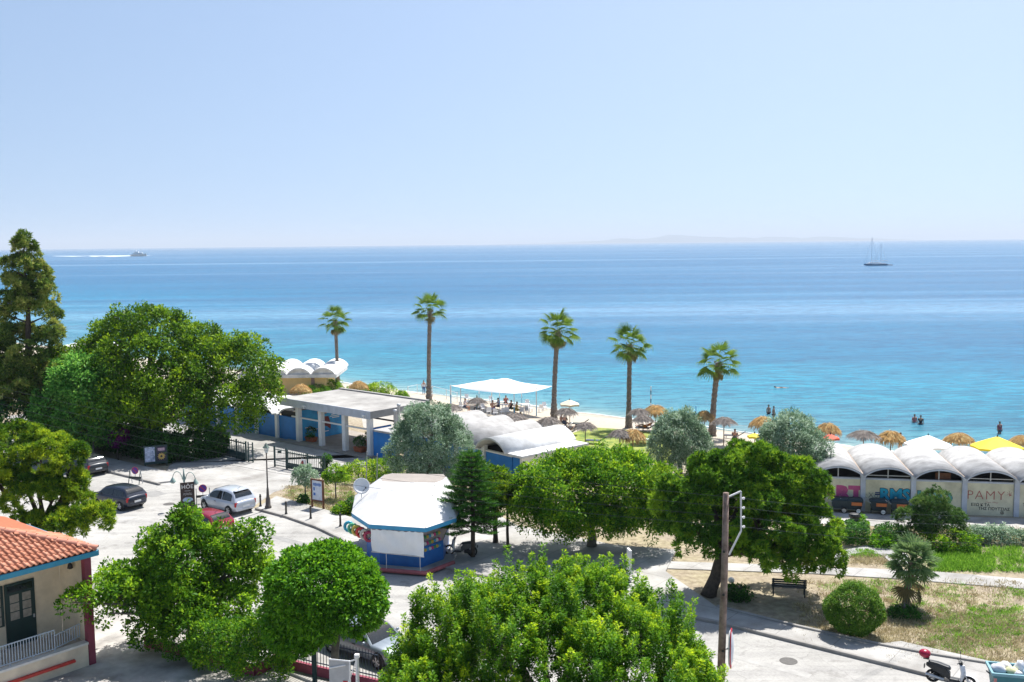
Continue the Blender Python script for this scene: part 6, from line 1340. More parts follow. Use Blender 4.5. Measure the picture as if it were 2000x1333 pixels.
# park bin
b_ = G(1668, 1028); bn = thing('litter_bin', 'dark litter bin with flared lid at the edge of the service road', 'bin', b_)
m_ = MB(); m_.lathe([(0.20, 0), (0.26, 0.55), (0.27, 0.56)], 12); m_.build('body', GREENM, bn, smooth=False); m_ = MB(); m_.lathe([(0.33, 0.57), (0.34, 0.66), (0.28, 0.76), (0.10, 0.79)], 12); m_.build('lid', BLACKM, bn)
# refuse carts along the cabin wall
for k, (x, y, lab) in enumerate([(1640, 1000, 'refuse handcart half hidden behind the pine'), (1668, 1001, 'refuse handcart with orange panel below the pink graffiti'), (1716, 1003, 'refuse handcart with white wheel below the turquoise graffiti'), (1756, 1005, 'refuse handcart beside the juniper')]):
    b_ = G(x, y); ct = thing('refuse_cart', lab, 'cart', b_, R(-14), 'refuse handcarts by the cabins'); DK = mat('cart_dark', (0.025, 0.045, 0.055), 0.5, 0.2, 4)
    m_ = MB(); m_.loft([[(-0.42, -0.25, 0.22), (0.38, -0.25, 0.22), (0.38, 0.25, 0.22), (-0.42, 0.25, 0.22)], [(-0.56, -0.32, 0.80), (0.52, -0.32, 0.80), (0.52, 0.32, 0.80), (-0.56, 0.32, 0.80)]]); m_.build('tub', DK, ct, bevel=0.03)
    m_ = MB(); m_.loft([[(-0.58, -0.34, 0.81), (0.54, -0.34, 0.81), (0.54, 0.34, 0.81), (-0.58, 0.34, 0.81)], [(-0.4, -0.2, 0.93), (0.4, -0.2, 0.97), (0.4, 0.2, 0.97), (-0.4, 0.2, 0.93)]]); m_.build('lid', DK, ct, bevel=0.02)
    if k: MB().box((0.12, -0.36, 0.62), (0.62, 0.04, 0.20)).build('orange_panel', mat('cart_orange', (0.60, 0.17, 0.05), 0.5, 0.12, 4), ct)
    for s_ in (-1, 1):
        m_ = MB(); m_.tube([(0.22, s_ * 0.36, 0.2), (0.22, s_ * 0.43, 0.2)], 0.20, 14); wo = m_.build('wheel', RUBBER, ct); MB().tube([(0.22, s_ * 0.435, 0.2), (0.22, s_ * 0.45, 0.2)], 0.13, 12).build('hub', WHITE if k in (1, 2, 3) else ALLOY, wo)
    MB().tube([(-0.5, -0.3, 0.7), (-0.85, -0.3, 0.92), (-0.85, 0.3, 0.92), (-0.5, 0.3, 0.7)], 0.02, 6).build('handle', STEEL, ct)
    MB().beam((-0.45, 0, 0.3), (-0.45, 0, 0.0), 0.05).build('leg', BLACKM, ct)
# utility pole with bracket
PB = Vector((A(1409, 1333, 35.0).x - 0.05, 35.0, 0)); PT = A(1418, 963, 35.0)
up_ = thing('utility_pole', 'weathered wooden utility pole with white steel wire bracket', 'pole', PB)
m_ = MB(); m_.tube([(0, 0, -0.2), (0.06, 0, 2.5), (0.12, 0, 5.2), (PT.x - PB.x, 0, PT.z)], [0.15, 0.14, 0.125, 0.105], 12); m_.build('pole', mat('weathered_pole', (0.20, 0.13, 0.10), 0.9, 0.4, 3, 0.6, 20, c2=(0.27, 0.20, 0.165)), up_, smooth=True)
br = [A(1420, 972, 35) - PB, A(1447, 960, 35) - PB, A(1447.5, 1037, 35) - PB, A(1424, 1084, 35) - PB]
BKT = mat('white_bracket', (0.60, 0.61, 0.62), 0.5, 0.15, 4)
for i in range(3): MB().beam(br[i], br[i + 1], 0.07, 0.05).build('bracket', BKT, up_)
for k in range(4):
    q = br[1].lerp(br[2], 0.18 + 0.24 * k); m_ = MB(); m_.tube([q, q + Vector((0.1, 0, 0.0))], 0.035, 8); m_.ball(q + Vector((0.10, 0, 0)), (0.045, 0.045, 0.055), 8, 6); m_.build('insulator', WHITE, up_)
for z_ in (2.2, 4.3, 5.9): MB().tube([(0.06, -0.15, z_), (0.07, -0.10, z_)], 0.05, 8).build('band', BLACKM, up_)
# traffic mirror on the pole
q = A(1421, 1268, 35.0) - PB; tmr = thing('traffic_mirror', 'round traffic mirror with red rim fixed behind the utility pole', 'mirror', PB)
m_ = MB(); m_.lathe([(0.02, 0.10), (0.3, 0.07), (0.44, 0.0), (0.46, -0.02), (0.40, -0.08), (0.02, -0.10)], 22); o = m_.build('mirror_dome', mat('mirror_back', (0.62, 0.66, 0.72), 0.3, 0.05, 3), tmr, smooth=True); o.location = q + Vector((0.14, 0.05, 0)); o.rotation_euler = (R(90), 0, R(74)); o.scale = (0.75, 1.75, 1) if False else (1, 1.55, 1)
m_ = MB(); m_.tube([(0.465 * math.cos(a), 0.465 * math.sin(a), 0) for a in np.linspace(0, 2 * math.pi, 25)], 0.025, 6, False); o2 = m_.build('mirror_rim', NP_R, tmr); o2.location = o.location; o2.rotation_euler = o.rotation_euler; o2.scale = o.scale
MB().beam((0.1, 0, q.z), (q.x + 0.12, 0.05, q.z), 0.05).build('arm', STEEL, tmr)
# slim white sign seen edge-on
b_ = G(1229, 1140); st = A(1230, 1073, b_.y); ws_ = thing('edge_on_sign', 'slim white sign plate seen edge-on above the foreground tree', 'sign', b_)
MB().box((0, 0, st.z - 0.6), (0.13, 0.55, 1.2), R(8)).build('plate', WHITE, ws_, bevel=0.02); MB().tube([(0, 0, 0), (0, 0, st.z - 1.0)], 0.035, 6).build('post', STEEL, ws_); MB().ball((0, -0.1, st.z - 1.5), (0.16, 0.14, 0.14), 10, 6).build('lamp', WHITE, ws_, smooth=True)
b_ = A(1427, 1130, 45.0); o = MB().ball((0, 0, 0), (0.17, 0.22, 0.14), 10, 7).build('white_bag', WHITE, None, smooth=True); o.location = (b_.x, b_.y, 0.14 + 0.1)
p_ = G(1428, 1142); o.location = (p_.x, p_.y, 0.22); tag(o, 'white plastic bag lying beside the pine trunk', 'bag')
# wires
WIRE = mat('wire', (0.03, 0.04, 0.045), 0.5, 0); WIREL = mat('pale_wire', (0.30, 0.36, 0.36), 0.5, 0)
def wire(label, a, b, sag, r_=0.012, mt=WIRE):
    a, b = Vector(a), Vector(b); pts = [a.lerp(b, i / 24) - Vector((0, 0, 4 * sag * (i / 24) * (1 - i / 24))) for i in range(25)]
    m_ = MB(); m_.tube([p - a for p in pts], r_, 5); o = m_.build('overhead_wire', mt); o.location = a; tag(o, label, 'wire', 'overhead wires')
wl_ = ['topmost', 'second', 'third', 'lowest']
for k in range(4):
    e = PB + br[1].lerp(br[2], 0.18 + 0.24 * k) + Vector((0.1, 0, 0)); s_ = A(-60, 742 + 15 * k, 62)
    wire(wl_[k] + ' of the long wires crossing from the left edge to the utility pole', s_, e, 0.75 + 0.1 * k, 0.0075, WIRE)
    f_ = A(2100, 1004 + 17 * k, 50); wire(wl_[k] + ' of the wires running from the utility pole to the right edge', e, f_, 0.35, 0.006)
# pots in the pavilion
for k, (a_, b_, lab) in enumerate([(0.95, 0.55, 'terracotta trough with dark shrub by the mural column'), (2.75 * step / step + 3.6, 2.6, 'terracotta pot at the back of the pavilion'), (2.45 * step, 0.35, 'terracotta trough with two plants right of the third column'), (2.75 * step, 1.5, 'red pot with rose plant near the last column')]):
    q = FP(a_, b_); pt = thing('planter', lab, 'planter', (q.x, q.y, 0.10), math.atan2(tp_.y, tp_.x), 'terracotta planters in the pavilion')
    m_ = MB(); m_.loft([[(x * 0.42, y * 0.24, 0) for x, y in ((-1, -1), (1, -1), (1, 1), (-1, 1))], [(x * 0.55, y * 0.32, 0.42) for x, y in ((-1, -1), (1, -1), (1, 1), (-1, 1))]]); m_.build('pot', TERRA, pt, bevel=0.03)
    lob = [(0, 0, 0.85, 0.45, 0.35, 0.42), (0.2, 0, 0.65, 0.35, 0.3, 0.3)]; link('plant', broad(rg(200 + k), lob, 5, 0.14, 22, 0.13, 0.4, GRN_DARK, tone=0.45, name='plant'), pt)
# ================================================================== beach: parasols, loungers, tables, people, sail
STRAW = mat('golden_straw', (0.36, 0.20, 0.075), 0.9, 0.35, 9, 0.6, 40, c2=(0.66, 0.47, 0.22)); GSTRAW = mat('grey_straw', (0.30, 0.265, 0.24), 0.9, 0.25, 9, 0.6, 40, c2=(0.42, 0.38, 0.35))
STR_L = leafmat('straw_strands', (0.20, 0.11, 0.035), (0.36, 0.225, 0.09), (0.50, 0.36, 0.185), 0.0, 0.85, 0.1); GST_L = leafmat('grey_strands', (0.11, 0.095, 0.085), (0.19, 0.17, 0.155), (0.27, 0.245, 0.225), 0.0, 0.85, 0.1)
POLEW = mat('parasol_pole', (0.16, 0.12, 0.09), 0.7, 0.2, 6)
def thatch_mesh(mt, seed, r0, h, drop):
    """layered strands lying down the cone, ragged hem"""
    r_ = rg(seed); n = 900; a = r_.uniform(0, 2 * math.pi, n); q = r_.uniform(0.0, 0.93, n) ** 0.7
    rr = q * r0; z = 2.35 - h * q ** 1.5
    P = np.stack([np.cos(a) * rr, np.sin(a) * rr, z + 0.03], 1)
    sl = 1.5 * h * q ** 0.5 / r0
    D = np.stack([np.cos(a), np.sin(a), -sl - (q > 0.75) * drop], 1) + r_.normal(0, 0.13, (n, 3))
    Nn = np.stack([np.cos(a) * 0.4, np.sin(a) * 0.4, np.ones(n)], 1)
    return leaves_mesh('thatch', P, D, Nn, r_.uniform(0.25, 0.6, n), 0.05, np.clip(r_.normal(0.5, 0.22, n), 0, 1), mt, 0.03)
TH = {'gold': [thatch_mesh(STR_L, 300 + k, 1.22, 0.72, 1.8) for k in range(3)], 'grey': [thatch_mesh(GST_L, 310 + k, 1.15, 0.42, 0.25) for k in range(2)]}
def core_mesh(mt, r0, h):
    m_ = MB(); prof = [(r0 * q, 2.33 - h * q ** 1.5) for q in (0.0, 0.2, 0.4, 0.6, 0.8, 0.95)]; m_.lathe([(max(0.01, r_), z) for r_, z in prof], 16, cap=False); return m_.mesh('cone', mt, True)
CORE = {'gold': core_mesh(STRAW, 1.2, 0.72), 'grey': core_mesh(GSTRAW, 1.13, 0.42)}
m_ = MB(); m_.tube([(0, 0, -0.3), (0, 0, 2.42)], 0.04, 8); POLE_ME = m_.mesh('pole', POLEW, True)
def parasol(px, py, wpx, kind, label, seed=0):
    p = T(px, py, 2.4); s_ = wpx * p.y / FPX / (2.45 if kind == 'gold' else 2.3) * 1.04; s_ = max(0.75, min(1.35, s_))
    t = thing('straw_parasol', label, 'parasol', (p.x, p.y, terrain(p.x, p.y)), seed * 1.3, 'straw parasols on the beach')
    link('pole', POLE_ME, t)
    sc_ = Matrix.Diagonal((s_, s_, 1, 1)); o = link('thatch', TH[kind][seed % len(TH[kind])], t, sc_); o2 = link('cone', CORE[kind], t, sc_); return t
for k, (x, y, w_, kd, lab) in enumerate([
        (700, 744, 38, 'gold', 'straw parasol at the water edge right of the first palm'), (587, 750, 42, 'gold', 'straw parasol in front of the ochre house'),
        (1106, 797, 40, 'grey', 'grey parasol just below the cream umbrella'), (1072, 815, 46, 'grey', 'grey parasol at the foot of the third palm'), (1143, 825, 42, 'grey', 'grey parasol standing on the lawn'),
        (1248, 798, 40, 'grey', 'grey parasol right behind the fourth palm, the upper of two'), (1256, 811, 38, 'grey', 'grey parasol right of the fourth palm, the lower of two'), (1280, 791, 53, 'gold', 'large golden straw parasol right of the fourth palm'),
        (1329, 807, 42, 'grey', 'pale parasol behind the wispy olive top'), (1376, 802, 42, 'gold', 'golden straw parasol left of the fifth palm trunk'), (1414, 815, 44, 'grey', 'thin grey parasol right of the fifth palm trunk'),
        (1236, 838, 52, 'gold', 'golden straw parasol low on the lawn above the bright tree'), (1211, 839, 40, 'grey', 'grey parasol tucked behind the golden one on the lawn'),
        (1491, 813, 54, 'gold', 'golden straw parasol left of the pointed olive'), (1617, 826, 52, 'gold', 'golden straw parasol right of the pointed olive'), (1687, 841, 56, 'grey', 'dark grey parasol with pointed tip above the cabin roof'),
        (1740, 841, 58, 'gold', 'golden straw parasol left of the white umbrella'), (1874, 845, 60, 'gold', 'golden straw parasol between the white and yellow umbrellas'), (1999, 850, 58, 'gold', 'golden straw parasol cut by the right edge'),
        (932, 777, 34, 'grey', 'grey parasol beyond the tables under the sail'), (878, 789, 42, 'grey', 'grey parasol left of the seated guests'), (1004, 808, 50, 'grey', 'low grey parasol in front of the sail posts')]):
    parasol(x, y, w_, kd, lab, k)
def umbrella(px, py, wpx, c, label, nrib=8, hh=2.5, name='beach_umbrella', square=False):
    p = T(px, py, hh); r0 = wpx * p.y / FPX / 2; z0 = terrain(p.x, p.y)
    t = thing(name, label, 'umbrella', (p.x, p.y, z0)); mt = mat(label[:12], c, 0.7, 0.06, 3)
    m_ = MB(); m_.tube([(0, 0, 0), (0, 0, hh)], 0.03, 8); m_.build('pole', POLEW, t)
    n = 4 if square else nrib
    for k in range(n):
        a0, a1 = 2 * math.pi * (k + 0.5) / n, 2 * math.pi * (k + 1.5) / n; m_ = MB(); f_ = 0.42 * r0
        def pt(a, q): return Vector((math.cos(a) * r0 * q, math.sin(a) * r0 * q, hh - f_ * q * (0.9 + 0.1 * q)))
        V = [Vector((0, 0, hh))] + [pt(a, q) for q in (0.5, 1.0) for a in (a0, a1)]; md = (pt(a0, 1) + pt(a1, 1)) / 2 + Vector((0, 0, 0.04)); V.append(md); V.append(pt(a0, 1) - Vector((0, 0, 0.16))); V.append(md - Vector((0, 0, 0.16))); V.append(pt(a1, 1) - Vector((0, 0, 0.16)))
        m_.add(V, [(0, 1, 2), (1, 3, 5), (1, 5, 2), (2, 5, 4), (3, 6, 7, 5), (5, 7, 8, 4)]); m_.build('canopy_panel', mt, t)
    m_ = MB(); m_.lathe([(0.06, hh - 0.02), (0.04, hh + 0.08), (0.01, hh + 0.12)], 8); m_.build('finial', BLACKM, t)
    return t
umbrella(1112.6, 781, 42, (0.70, 0.58, 0.42), 'cream fabric umbrella right of the third palm', 6)
uw = umbrella(1813, 850, 90, (0.80, 0.80, 0.80), 'big white umbrella behind the cabin vaults', 8, 2.6)
umbrella(1948, 852, 98, (0.80, 0.62, 0.02), 'big yellow umbrella behind the cabin vaults', 8, 2.6)
umbrella(1474, 846, 30, (0.75, 0.60, 0.03), 'small yellow umbrella left of the pointed olive', 6, 1.7)
umbrella(1622, 848, 36, (0.62, 0.09, 0.04), 'red umbrella tilted under the straw parasol', 6, 1.7)
# ---------------------------------------------------------------- furniture
WP = mat('white_plastic', (0.74, 0.74, 0.75), 0.4, 0.04, 4)
def chair_master():
    t = thing('plastic_chair', 'x', 'chair', (0, 0, 0), 0, 'white plastic chairs under the sail')
    MB().box((0, 0, 0.43), (0.46, 0.44, 0.04)).build('seat', WP, t, bevel=0.015); MB().box((0, 0.22, 0.68), (0.44, 0.035, 0.42), M=Matrix.Rotation(R(-10), 3, 'X')).build('backrest', WP, t, bevel=0.015)
    for x in (-0.2, 0.2):
        for y in (-0.19, 0.2): MB().beam((x, y, 0), (x * 0.92, y * 0.9, 0.42), 0.04).build('leg', WP, t)
        MB().beam((x * 1.15, -0.18, 0.62), (x * 1.1, 0.22, 0.66), 0.045, 0.03).build('armrest', WP, t)
    return t
CH = chair_master(); used = [0]
def chair(x, y, rz, label):
    p = T(x, y)
    if not used[0]: used[0] = 1; o = CH; o.location = p; o.rotation_euler = (0, 0, rz); o['label'] = label
    else: o = dup(CH, p, rz, label)
    return p
chs = [(902, 801, 2.6, 'white chair left of the guests in white shirts'), (944, 806, 0.4, 'white chair with its back to the lawn at the left table'), (955, 812, 3.3, 'white chair beside the bare-backed guest'), (968, 815, 2.9, 'white chair nearest to the vaulted roof'), (981, 813, 3.6, 'white chair in front of the guest in blue'), (992, 812, 2.8, 'white chair left of the guest in black'), (1019, 812, 3.2, 'white chair right of the guest in yellow'), (1030, 810, 2.7, 'empty white chair at the right table'), (1036, 806, 1.2, 'white chair turned to the sea at the right table'), (1056, 806, 3.4, 'white chair outside the right post of the sail'), (1064, 802, 0.3, 'white chair beside the third palm trunk'), (1030, 796, 0.1, 'white chair at the sea side of the right table'), (912, 786, 0.2, 'white chair near the pier railing'), (960, 789, 0.5, 'white chair at the sea side of the middle table')]
for c in chs: chair(*c)
def table(x, y, label):
    p = T(x, y); t = thing('cafe_table', label, 'table', p, 0.4, 'white tables under the sail')
    MB().box((0, 0, 0.72), (0.85, 0.85, 0.04)).build('table_top', WP, t, bevel=0.015)
    for sx in (-1, 1):
        for sy in (-1, 1): MB().beam((sx * 0.34, sy * 0.34, 0), (sx * 0.36, sy * 0.36, 0.70), 0.05).build('leg', WP, t)
for a in ((918, 797, 'white table between the guests in white shirts'), (985, 804, 'white table in the middle of the sail terrace'), (1026, 803, 'white table near the right posts of the sail')): table(*a)
def lounger(x, y, rz, c, label):
    p = T(x, y); t = thing('sun_lounger', label, 'sun lounger', p, rz, 'sun loungers on the beach')
    MB().box((0, 0.35, 0.32), (0.62, 1.25, 0.07)).build('bed', mat('lounger_%d' % int(c[2] * 100), c, 0.7, 0.08, 4), t, bevel=0.02); MB().box((0, -0.55, 0.50), (0.62, 0.72, 0.07), M=Matrix.Rotation(R(-34), 3, 'X')).build('backrest', mat('lounger_%d' % int(c[2] * 100), c), t, bevel=0.02)
    for sx in (-0.25, 0.25):
        for y_ in (-0.2, 0.85): MB().beam((sx, y_, 0), (sx, y_, 0.3), 0.05).build('leg', WP, t)
    return p
for a in ((1100, 840, 1.2, (0.70, 0.70, 0.71), 'white lounger below the grey parasol at the third palm'), (1112, 850, 1.45, (0.55, 0.48, 0.40), 'lounger with a sunbather on the left of the lawn'), (1166, 868, 1.2, (0.04, 0.06, 0.09), 'dark lounger on the lawn beside the thin parasol pole'), (1262, 843, 1.2, (0.05, 0.06, 0.09), 'dark lounger behind the golden parasol on the lawn'), (1268, 866, 1.3, (0.55, 0.62, 0.60), 'pale lounger under the golden parasol on the lawn'), (1436, 858, 1.1, (0.10, 0.10, 0.11), 'dark lounger on the sand right of the fifth palm'), (1132, 834, 1.3, (0.05, 0.07, 0.06), 'dark green lounger on the upper edge of the lawn'), (1290, 838, 1.2, (0.30, 0.28, 0.28), 'grey lounger on the sand under the large golden parasol')): lounger(*a)
# ---------------------------------------------------------------- people
def skin_body(name, joints, edges, rad, mt, parent, lev=2):
    me = bpy.data.meshes.new(name); me.from_pydata(joints, edges, []); me.materials.append(mt)
    o = bpy.data.objects.new(name, me); C.objects.link(o); o.parent = parent
    md = o.modifiers.new('skin', 'SKIN'); md.use_smooth_shade = True
    if not me.skin_vertices: 
        pass
    sv = me.skin_vertices[0].data
    for i, r_ in enumerate(rad): sv[i].radius = (r_, r_) if not hasattr(r_, '__len__') else r_
    sv[0].use_root = True
    sb_ = o.modifiers.new('sub', 'SUBSURF'); sb_.levels = lev - 1; sb_.render_levels = lev
    return o
J = ['pelvis', 'waist', 'chest', 'neck', 'head', 'top', 'shl', 'ell', 'hal', 'fil', 'shr', 'elr', 'har', 'fir', 'hil', 'knl', 'anl', 'tol', 'hir', 'knr', 'anr', 'tor']
E_ = [('pelvis', 'waist'), ('waist', 'chest'), ('chest', 'neck'), ('neck', 'head'), ('head', 'top'), ('chest', 'shl'), ('shl', 'ell'), ('ell', 'hal'), ('hal', 'fil'), ('chest', 'shr'), ('shr', 'elr'), ('elr', 'har'), ('har', 'fir'), ('pelvis', 'hil'), ('hil', 'knl'), ('knl', 'anl'), ('anl', 'tol'), ('pelvis', 'hir'), ('hir', 'knr'), ('knr', 'anr'), ('anr', 'tor')]
RAD = dict(pelvis=(0.15, 0.11), waist=(0.13, 0.10), chest=(0.16, 0.11), neck=0.055, head=0.095, top=0.075, shl=0.065, ell=0.045, hal=0.035, fil=0.03, shr=0.065, elr=0.045, har=0.035, fir=0.03, hil=0.095, knl=0.06, anl=0.042, tol=0.035, hir=0.095, knr=0.06, anr=0.042, tor=0.035)
STAND = dict(pelvis=(0, 0, 0.95), waist=(0, 0, 1.10), chest=(0, 0, 1.34), neck=(0, 0, 1.50), head=(0, -0.02, 1.62), top=(0, -0.01, 1.72), shl=(0.20, 0, 1.42), ell=(0.25, 0.02, 1.14), hal=(0.24, -0.08, 0.90), fil=(0.23, -0.11, 0.80), shr=(-0.20, 0, 1.42), elr=(-0.26, 0.03, 1.14), har=(-0.25, -0.06, 0.90), fir=(-0.24, -0.1, 0.80), hil=(0.10, 0, 0.88), knl=(0.11, -0.02, 0.48), anl=(0.11, 0.02, 0.08), tol=(0.13, -0.14, 0.035), hir=(-0.10, 0, 0.88), knr=(-0.11, -0.01, 0.48), anr=(-0.12, 0.03, 0.08), tor=(-0.14, -0.13, 0.035))
SIT = dict(pelvis=(0, 0, 0.55), waist=(0, 0.03, 0.70), chest=(0, 0.02, 0.94), neck=(0, -0.02, 1.10), head=(0, -0.06, 1.21), top=(0, -0.06, 1.31), shl=(0.20, 0, 1.02), ell=(0.26, -0.12, 0.80), hal=(0.16, -0.36, 0.76), fil=(0.12, -0.45, 0.77), shr=(-0.20, 0, 1.02), elr=(-0.26, -0.1, 0.80), har=(-0.14, -0.36, 0.78), fir=(-0.09, -0.44, 0.80), hil=(0.10, -0.06, 0.53), knl=(0.13, -0.46, 0.52), anl=(0.13, -0.44, 0.09), tol=(0.14, -0.60, 0.04), hir=(-0.10, -0.06, 0.53), knr=(-0.13, -0.46, 0.52), anr=(-0.13, -0.40, 0.09), tor=(-0.14, -0.56, 0.04))
LIE = dict(pelvis=(0, 0, 0.48), waist=(0, -0.15, 0.52), chest=(0, -0.38, 0.66), neck=(0, -0.52, 0.78), head=(0, -0.60, 0.88), top=(0, -0.66, 0.97), shl=(0.20, -0.42, 0.70), ell=(0.30, -0.18, 0.52), hal=(0.26, 0.05, 0.50), fil=(0.24, 0.14, 0.50), shr=(-0.20, -0.42, 0.70), elr=(-0.30, -0.2, 0.54), har=(-0.12, -0.05, 0.60), fir=(-0.04, -0.02, 0.60), hil=(0.10, 0.08, 0.46), knl=(0.12, 0.46, 0.58), anl=(0.12, 0.86, 0.42), tol=(0.13, 0.92, 0.55), hir=(-0.10, 0.08, 0.46), knr=(-0.12, 0.50, 0.46), anr=(-0.12, 0.92, 0.42), tor=(-0.13, 0.97, 0.54))
def person(label, loc, rz, pose, top=None, bottom=(0.04, 0.06, 0.15), long=False, skin=SKIN, scale=1.0, hairc=HAIR, dress=False):
    t = thing('person', label, 'person', loc, rz); t.scale = (scale,) * 3
    ix = {j: i for i, j in enumerate(J)}; body = skin_body('body', [pose[j] for j in J], [(ix[a], ix[b]) for a, b in E_], [RAD[j] for j in J], skin, t)
    def sub(name, js, c, k, cut=None):
        mp = {j: i for i, j in enumerate(js)}; pts = [Vector(pose[j]) for j in js]
        for j, (par, f_) in (cut or {}).items(): pts[mp[j]] = Vector(pose[par]).lerp(Vector(pose[j]), f_)
        ed = [(mp[a], mp[b]) for a, b in E_ if a in mp and b in mp]
        rr = [tuple(q * k for q in (RAD[j] if hasattr(RAD[j], '__len__') else (RAD[j],) * 2)) for j in js]
        return skin_body(name, pts, ed, rr, mat('cloth_%d_%d_%d' % tuple(int(q * 99) for q in c), c, 0.8, 0.1, 6), t, 2)
    if bottom: sub('trousers' if long else 'shorts', ['pelvis', 'hil', 'knl', 'hir', 'knr'] + (['anl', 'anr'] if long else []), bottom, 1.16, None if long else {'knl': ('hil', 0.6), 'knr': ('hir', 0.6)})
    if top: sub('shirt', ['waist', 'pelvis', 'chest', 'shl', 'ell', 'shr', 'elr'], top, 1.15, {'ell': ('shl', 0.7), 'elr': ('shr', 0.7)})
    h = Vector(pose['head']); tp = Vector(pose['top']); m_ = MB(); c = h.lerp(tp, 0.75) + Vector((0, 0.02, 0)); m_.ball(c, (0.098, 0.108, 0.085), 10, 7); m_.build('hair', hairc, t, smooth=True)
    m_ = MB(); m_.ball(h + Vector((0, -0.095, -0.01)), (0.015, 0.025, 0.025), 6, 5); m_.build('nose', skin, t, smooth=True)
    return t
TAN = mat('tanned_skin', (0.46, 0.24, 0.155), 0.5, 0.08, 9)
q = T(828, 771); person('person in white shirt and blue jeans standing on the small pier', q, 0.4, STAND, (0.75, 0.75, 0.77), (0.06, 0.16, 0.34), True)
def seat(label, x, y, rz, top, bottom, **kw): person(label, T(x, y), rz, SIT, top, bottom, **kw)
seat('seated guest in white shirt leaning at the left table', 908, 804, 1.2, (0.72, 0.72, 0.74), (0.05, 0.06, 0.1))
seat('seated guest in white shirt right of the left table', 934, 807, -2.4, (0.68, 0.70, 0.74), (0.03, 0.03, 0.04), long=True)
seat('seated bare-backed guest in blue shorts', 962, 808, 2.9, None, (0.03, 0.06, 0.30), skin=TAN)
seat('seated guest in light blue top at the middle table', 974, 803, -1.2, (0.20, 0.36, 0.60), (0.05, 0.05, 0.10))
seat('seated guest in dark pink top at the middle table', 988, 797, 0.3, (0.30, 0.10, 0.14), (0.03, 0.03, 0.05))
seat('seated guest in black leaning forward at the middle table', 998, 808, 2.2, (0.02, 0.02, 0.03), (0.10, 0.09, 0.03), long=True)
seat('seated guest in ochre dress right of the middle table', 1009, 811, 1.9, (0.45, 0.33, 0.06), (0.42, 0.30, 0.06), long=True)
seat('seated person in dark clothes beside the third palm', 1103, 838, 2.6, (0.03, 0.045, 0.07), (0.04, 0.05, 0.08))
seat('seated bare-chested person beside the one in dark clothes', 1096, 836, 2.0, None, (0.05, 0.05, 0.06), skin=TAN)
p = T(1112, 850); person('sunbather reclining on the lounger at the left of the lawn', p, 1.45, LIE, None, (0.03, 0.03, 0.04), skin=TAN)
p = T(1262, 843); person('sunbather on an orange towel behind the golden parasol', p + Vector((0, 0, 0.02)), 1.2, LIE, (0.62, 0.16, 0.03), (0.60, 0.18, 0.03), skin=TAN)
def wade(label, x, y, depth, rz, top=None, bottom=(0.03, 0.03, 0.05), skin=TAN, scale=1.0):
    q = G(x, y, SEA); person(label, (q.x, q.y, SEA - depth), rz, STAND, top, bottom, skin=skin, scale=scale)
wade('bather standing in the shallows, left of the pair by the olive', 1501, 809, 0.75, 0.5)
wade('bather standing in the shallows, right of the pair by the olive', 1511, 816, 0.55, 0.9)
wade('bather in pink standing waist-deep beyond the white umbrella', 1786, 825, 0.95, 0.2, (0.55, 0.16, 0.18))
wade('bather in black swimsuit beyond the white umbrella', 1798, 829, 0.85, -0.3, (0.02, 0.02, 0.025))
wade('bather in red top wading behind the yellow umbrella', 1952, 847, 0.6, 0.3, (0.35, 0.06, 0.09), (0.10, 0.12, 0.16))
q = G(1524, 758, SEA); SWIM = {k: Vector((v[0], v[2] - 1.0, 0.10 - v[1])) for k, v in STAND.items()}
SWIM['head'] = Vector((0, 0.62, 0.2)); SWIM['top'] = Vector((0, 0.66, 0.3))
person('swimmer floating alone off the beach', (q.x, q.y, SEA - 0.12), 1.4, SWIM, None, (0.05, 0.05, 0.08))
p = T(1435, 862); person('dark-haired person sitting low on the sand right of the fifth palm', p + Vector((0, 0, -0.3)), 2.7, SIT, (0.10, 0.10, 0.11), (0.05, 0.05, 0.06))
p = T(1758, 884); person('person with dark hair behind the cabin vaults', p, 2.5, STAND, (0.5, 0.2, 0.2), (0.05, 0.05, 0.06))
# ---------------------------------------------------------------- shade sail
sail = thing('shade_sail', 'white stretched shade sail on posts above the cafe tables', 'shade sail', T(975, 800))
LFT, RGT, FRN, BCK = A(880, 753.5, 106), A(1079, 754.5, 97.5), A(1004, 769, 97.0), A(960, 741, 107)
RGT2 = A(1018, 748.5, 104.5); n = 16; V = []
for j in range(n + 1):
    for i in range(n + 1):
        u_, v_ = i / n, j / n
        p = (LFT * (1 - u_) + BCK * u_) * (1 - v_) + (FRN * (1 - u_) + RGT * u_) * v_
        e = math.sin(math.pi * u_) * math.sin(math.pi * v_); p = p + Vector((0, 0, 0.30 * e))
        p = p + Vector((0, 0, 0.32 * math.exp(-((u_ - 0.85) ** 2 + (v_ - 0.35) ** 2) / 0.02)))
        ed = (math.sin(math.pi * u_) * (1 if v_ in (0, 1) else 0) + math.sin(math.pi * v_) * (1 if u_ in (0, 1) else 0)); p = p - Vector((0, 0, 0.18 * ed))
        V.append(p)
m_ = MB(); m_.add(V, [(j * (n + 1) + i, j * (n + 1) + i + 1, (j + 1) * (n + 1) + i + 1, (j + 1) * (n + 1) + i) for j in range(n) for i in range(n)])
m_.build('sail_cloth', mat('sail_cloth', (0.80, 0.79, 0.78), 0.8, 0.03, 1), sail, True, smooth=True)
LB = mat('light_blue_paint', (0.25, 0.50, 0.68), 0.6, 0.1, 3)
def spost(q, zt, w_=0.09):
    z0 = terrain(q.x, q.y); m_ = MB(); m_.beam((q.x, q.y, z0), (q.x, q.y, z0 + 1.0), w_ + 0.012); m_.build('post_base', LB, sail, True); m_ = MB(); m_.beam((q.x, q.y, z0 + 1.0), (q.x, q.y, zt), w_); m_.build('post', WHITE, sail, True)
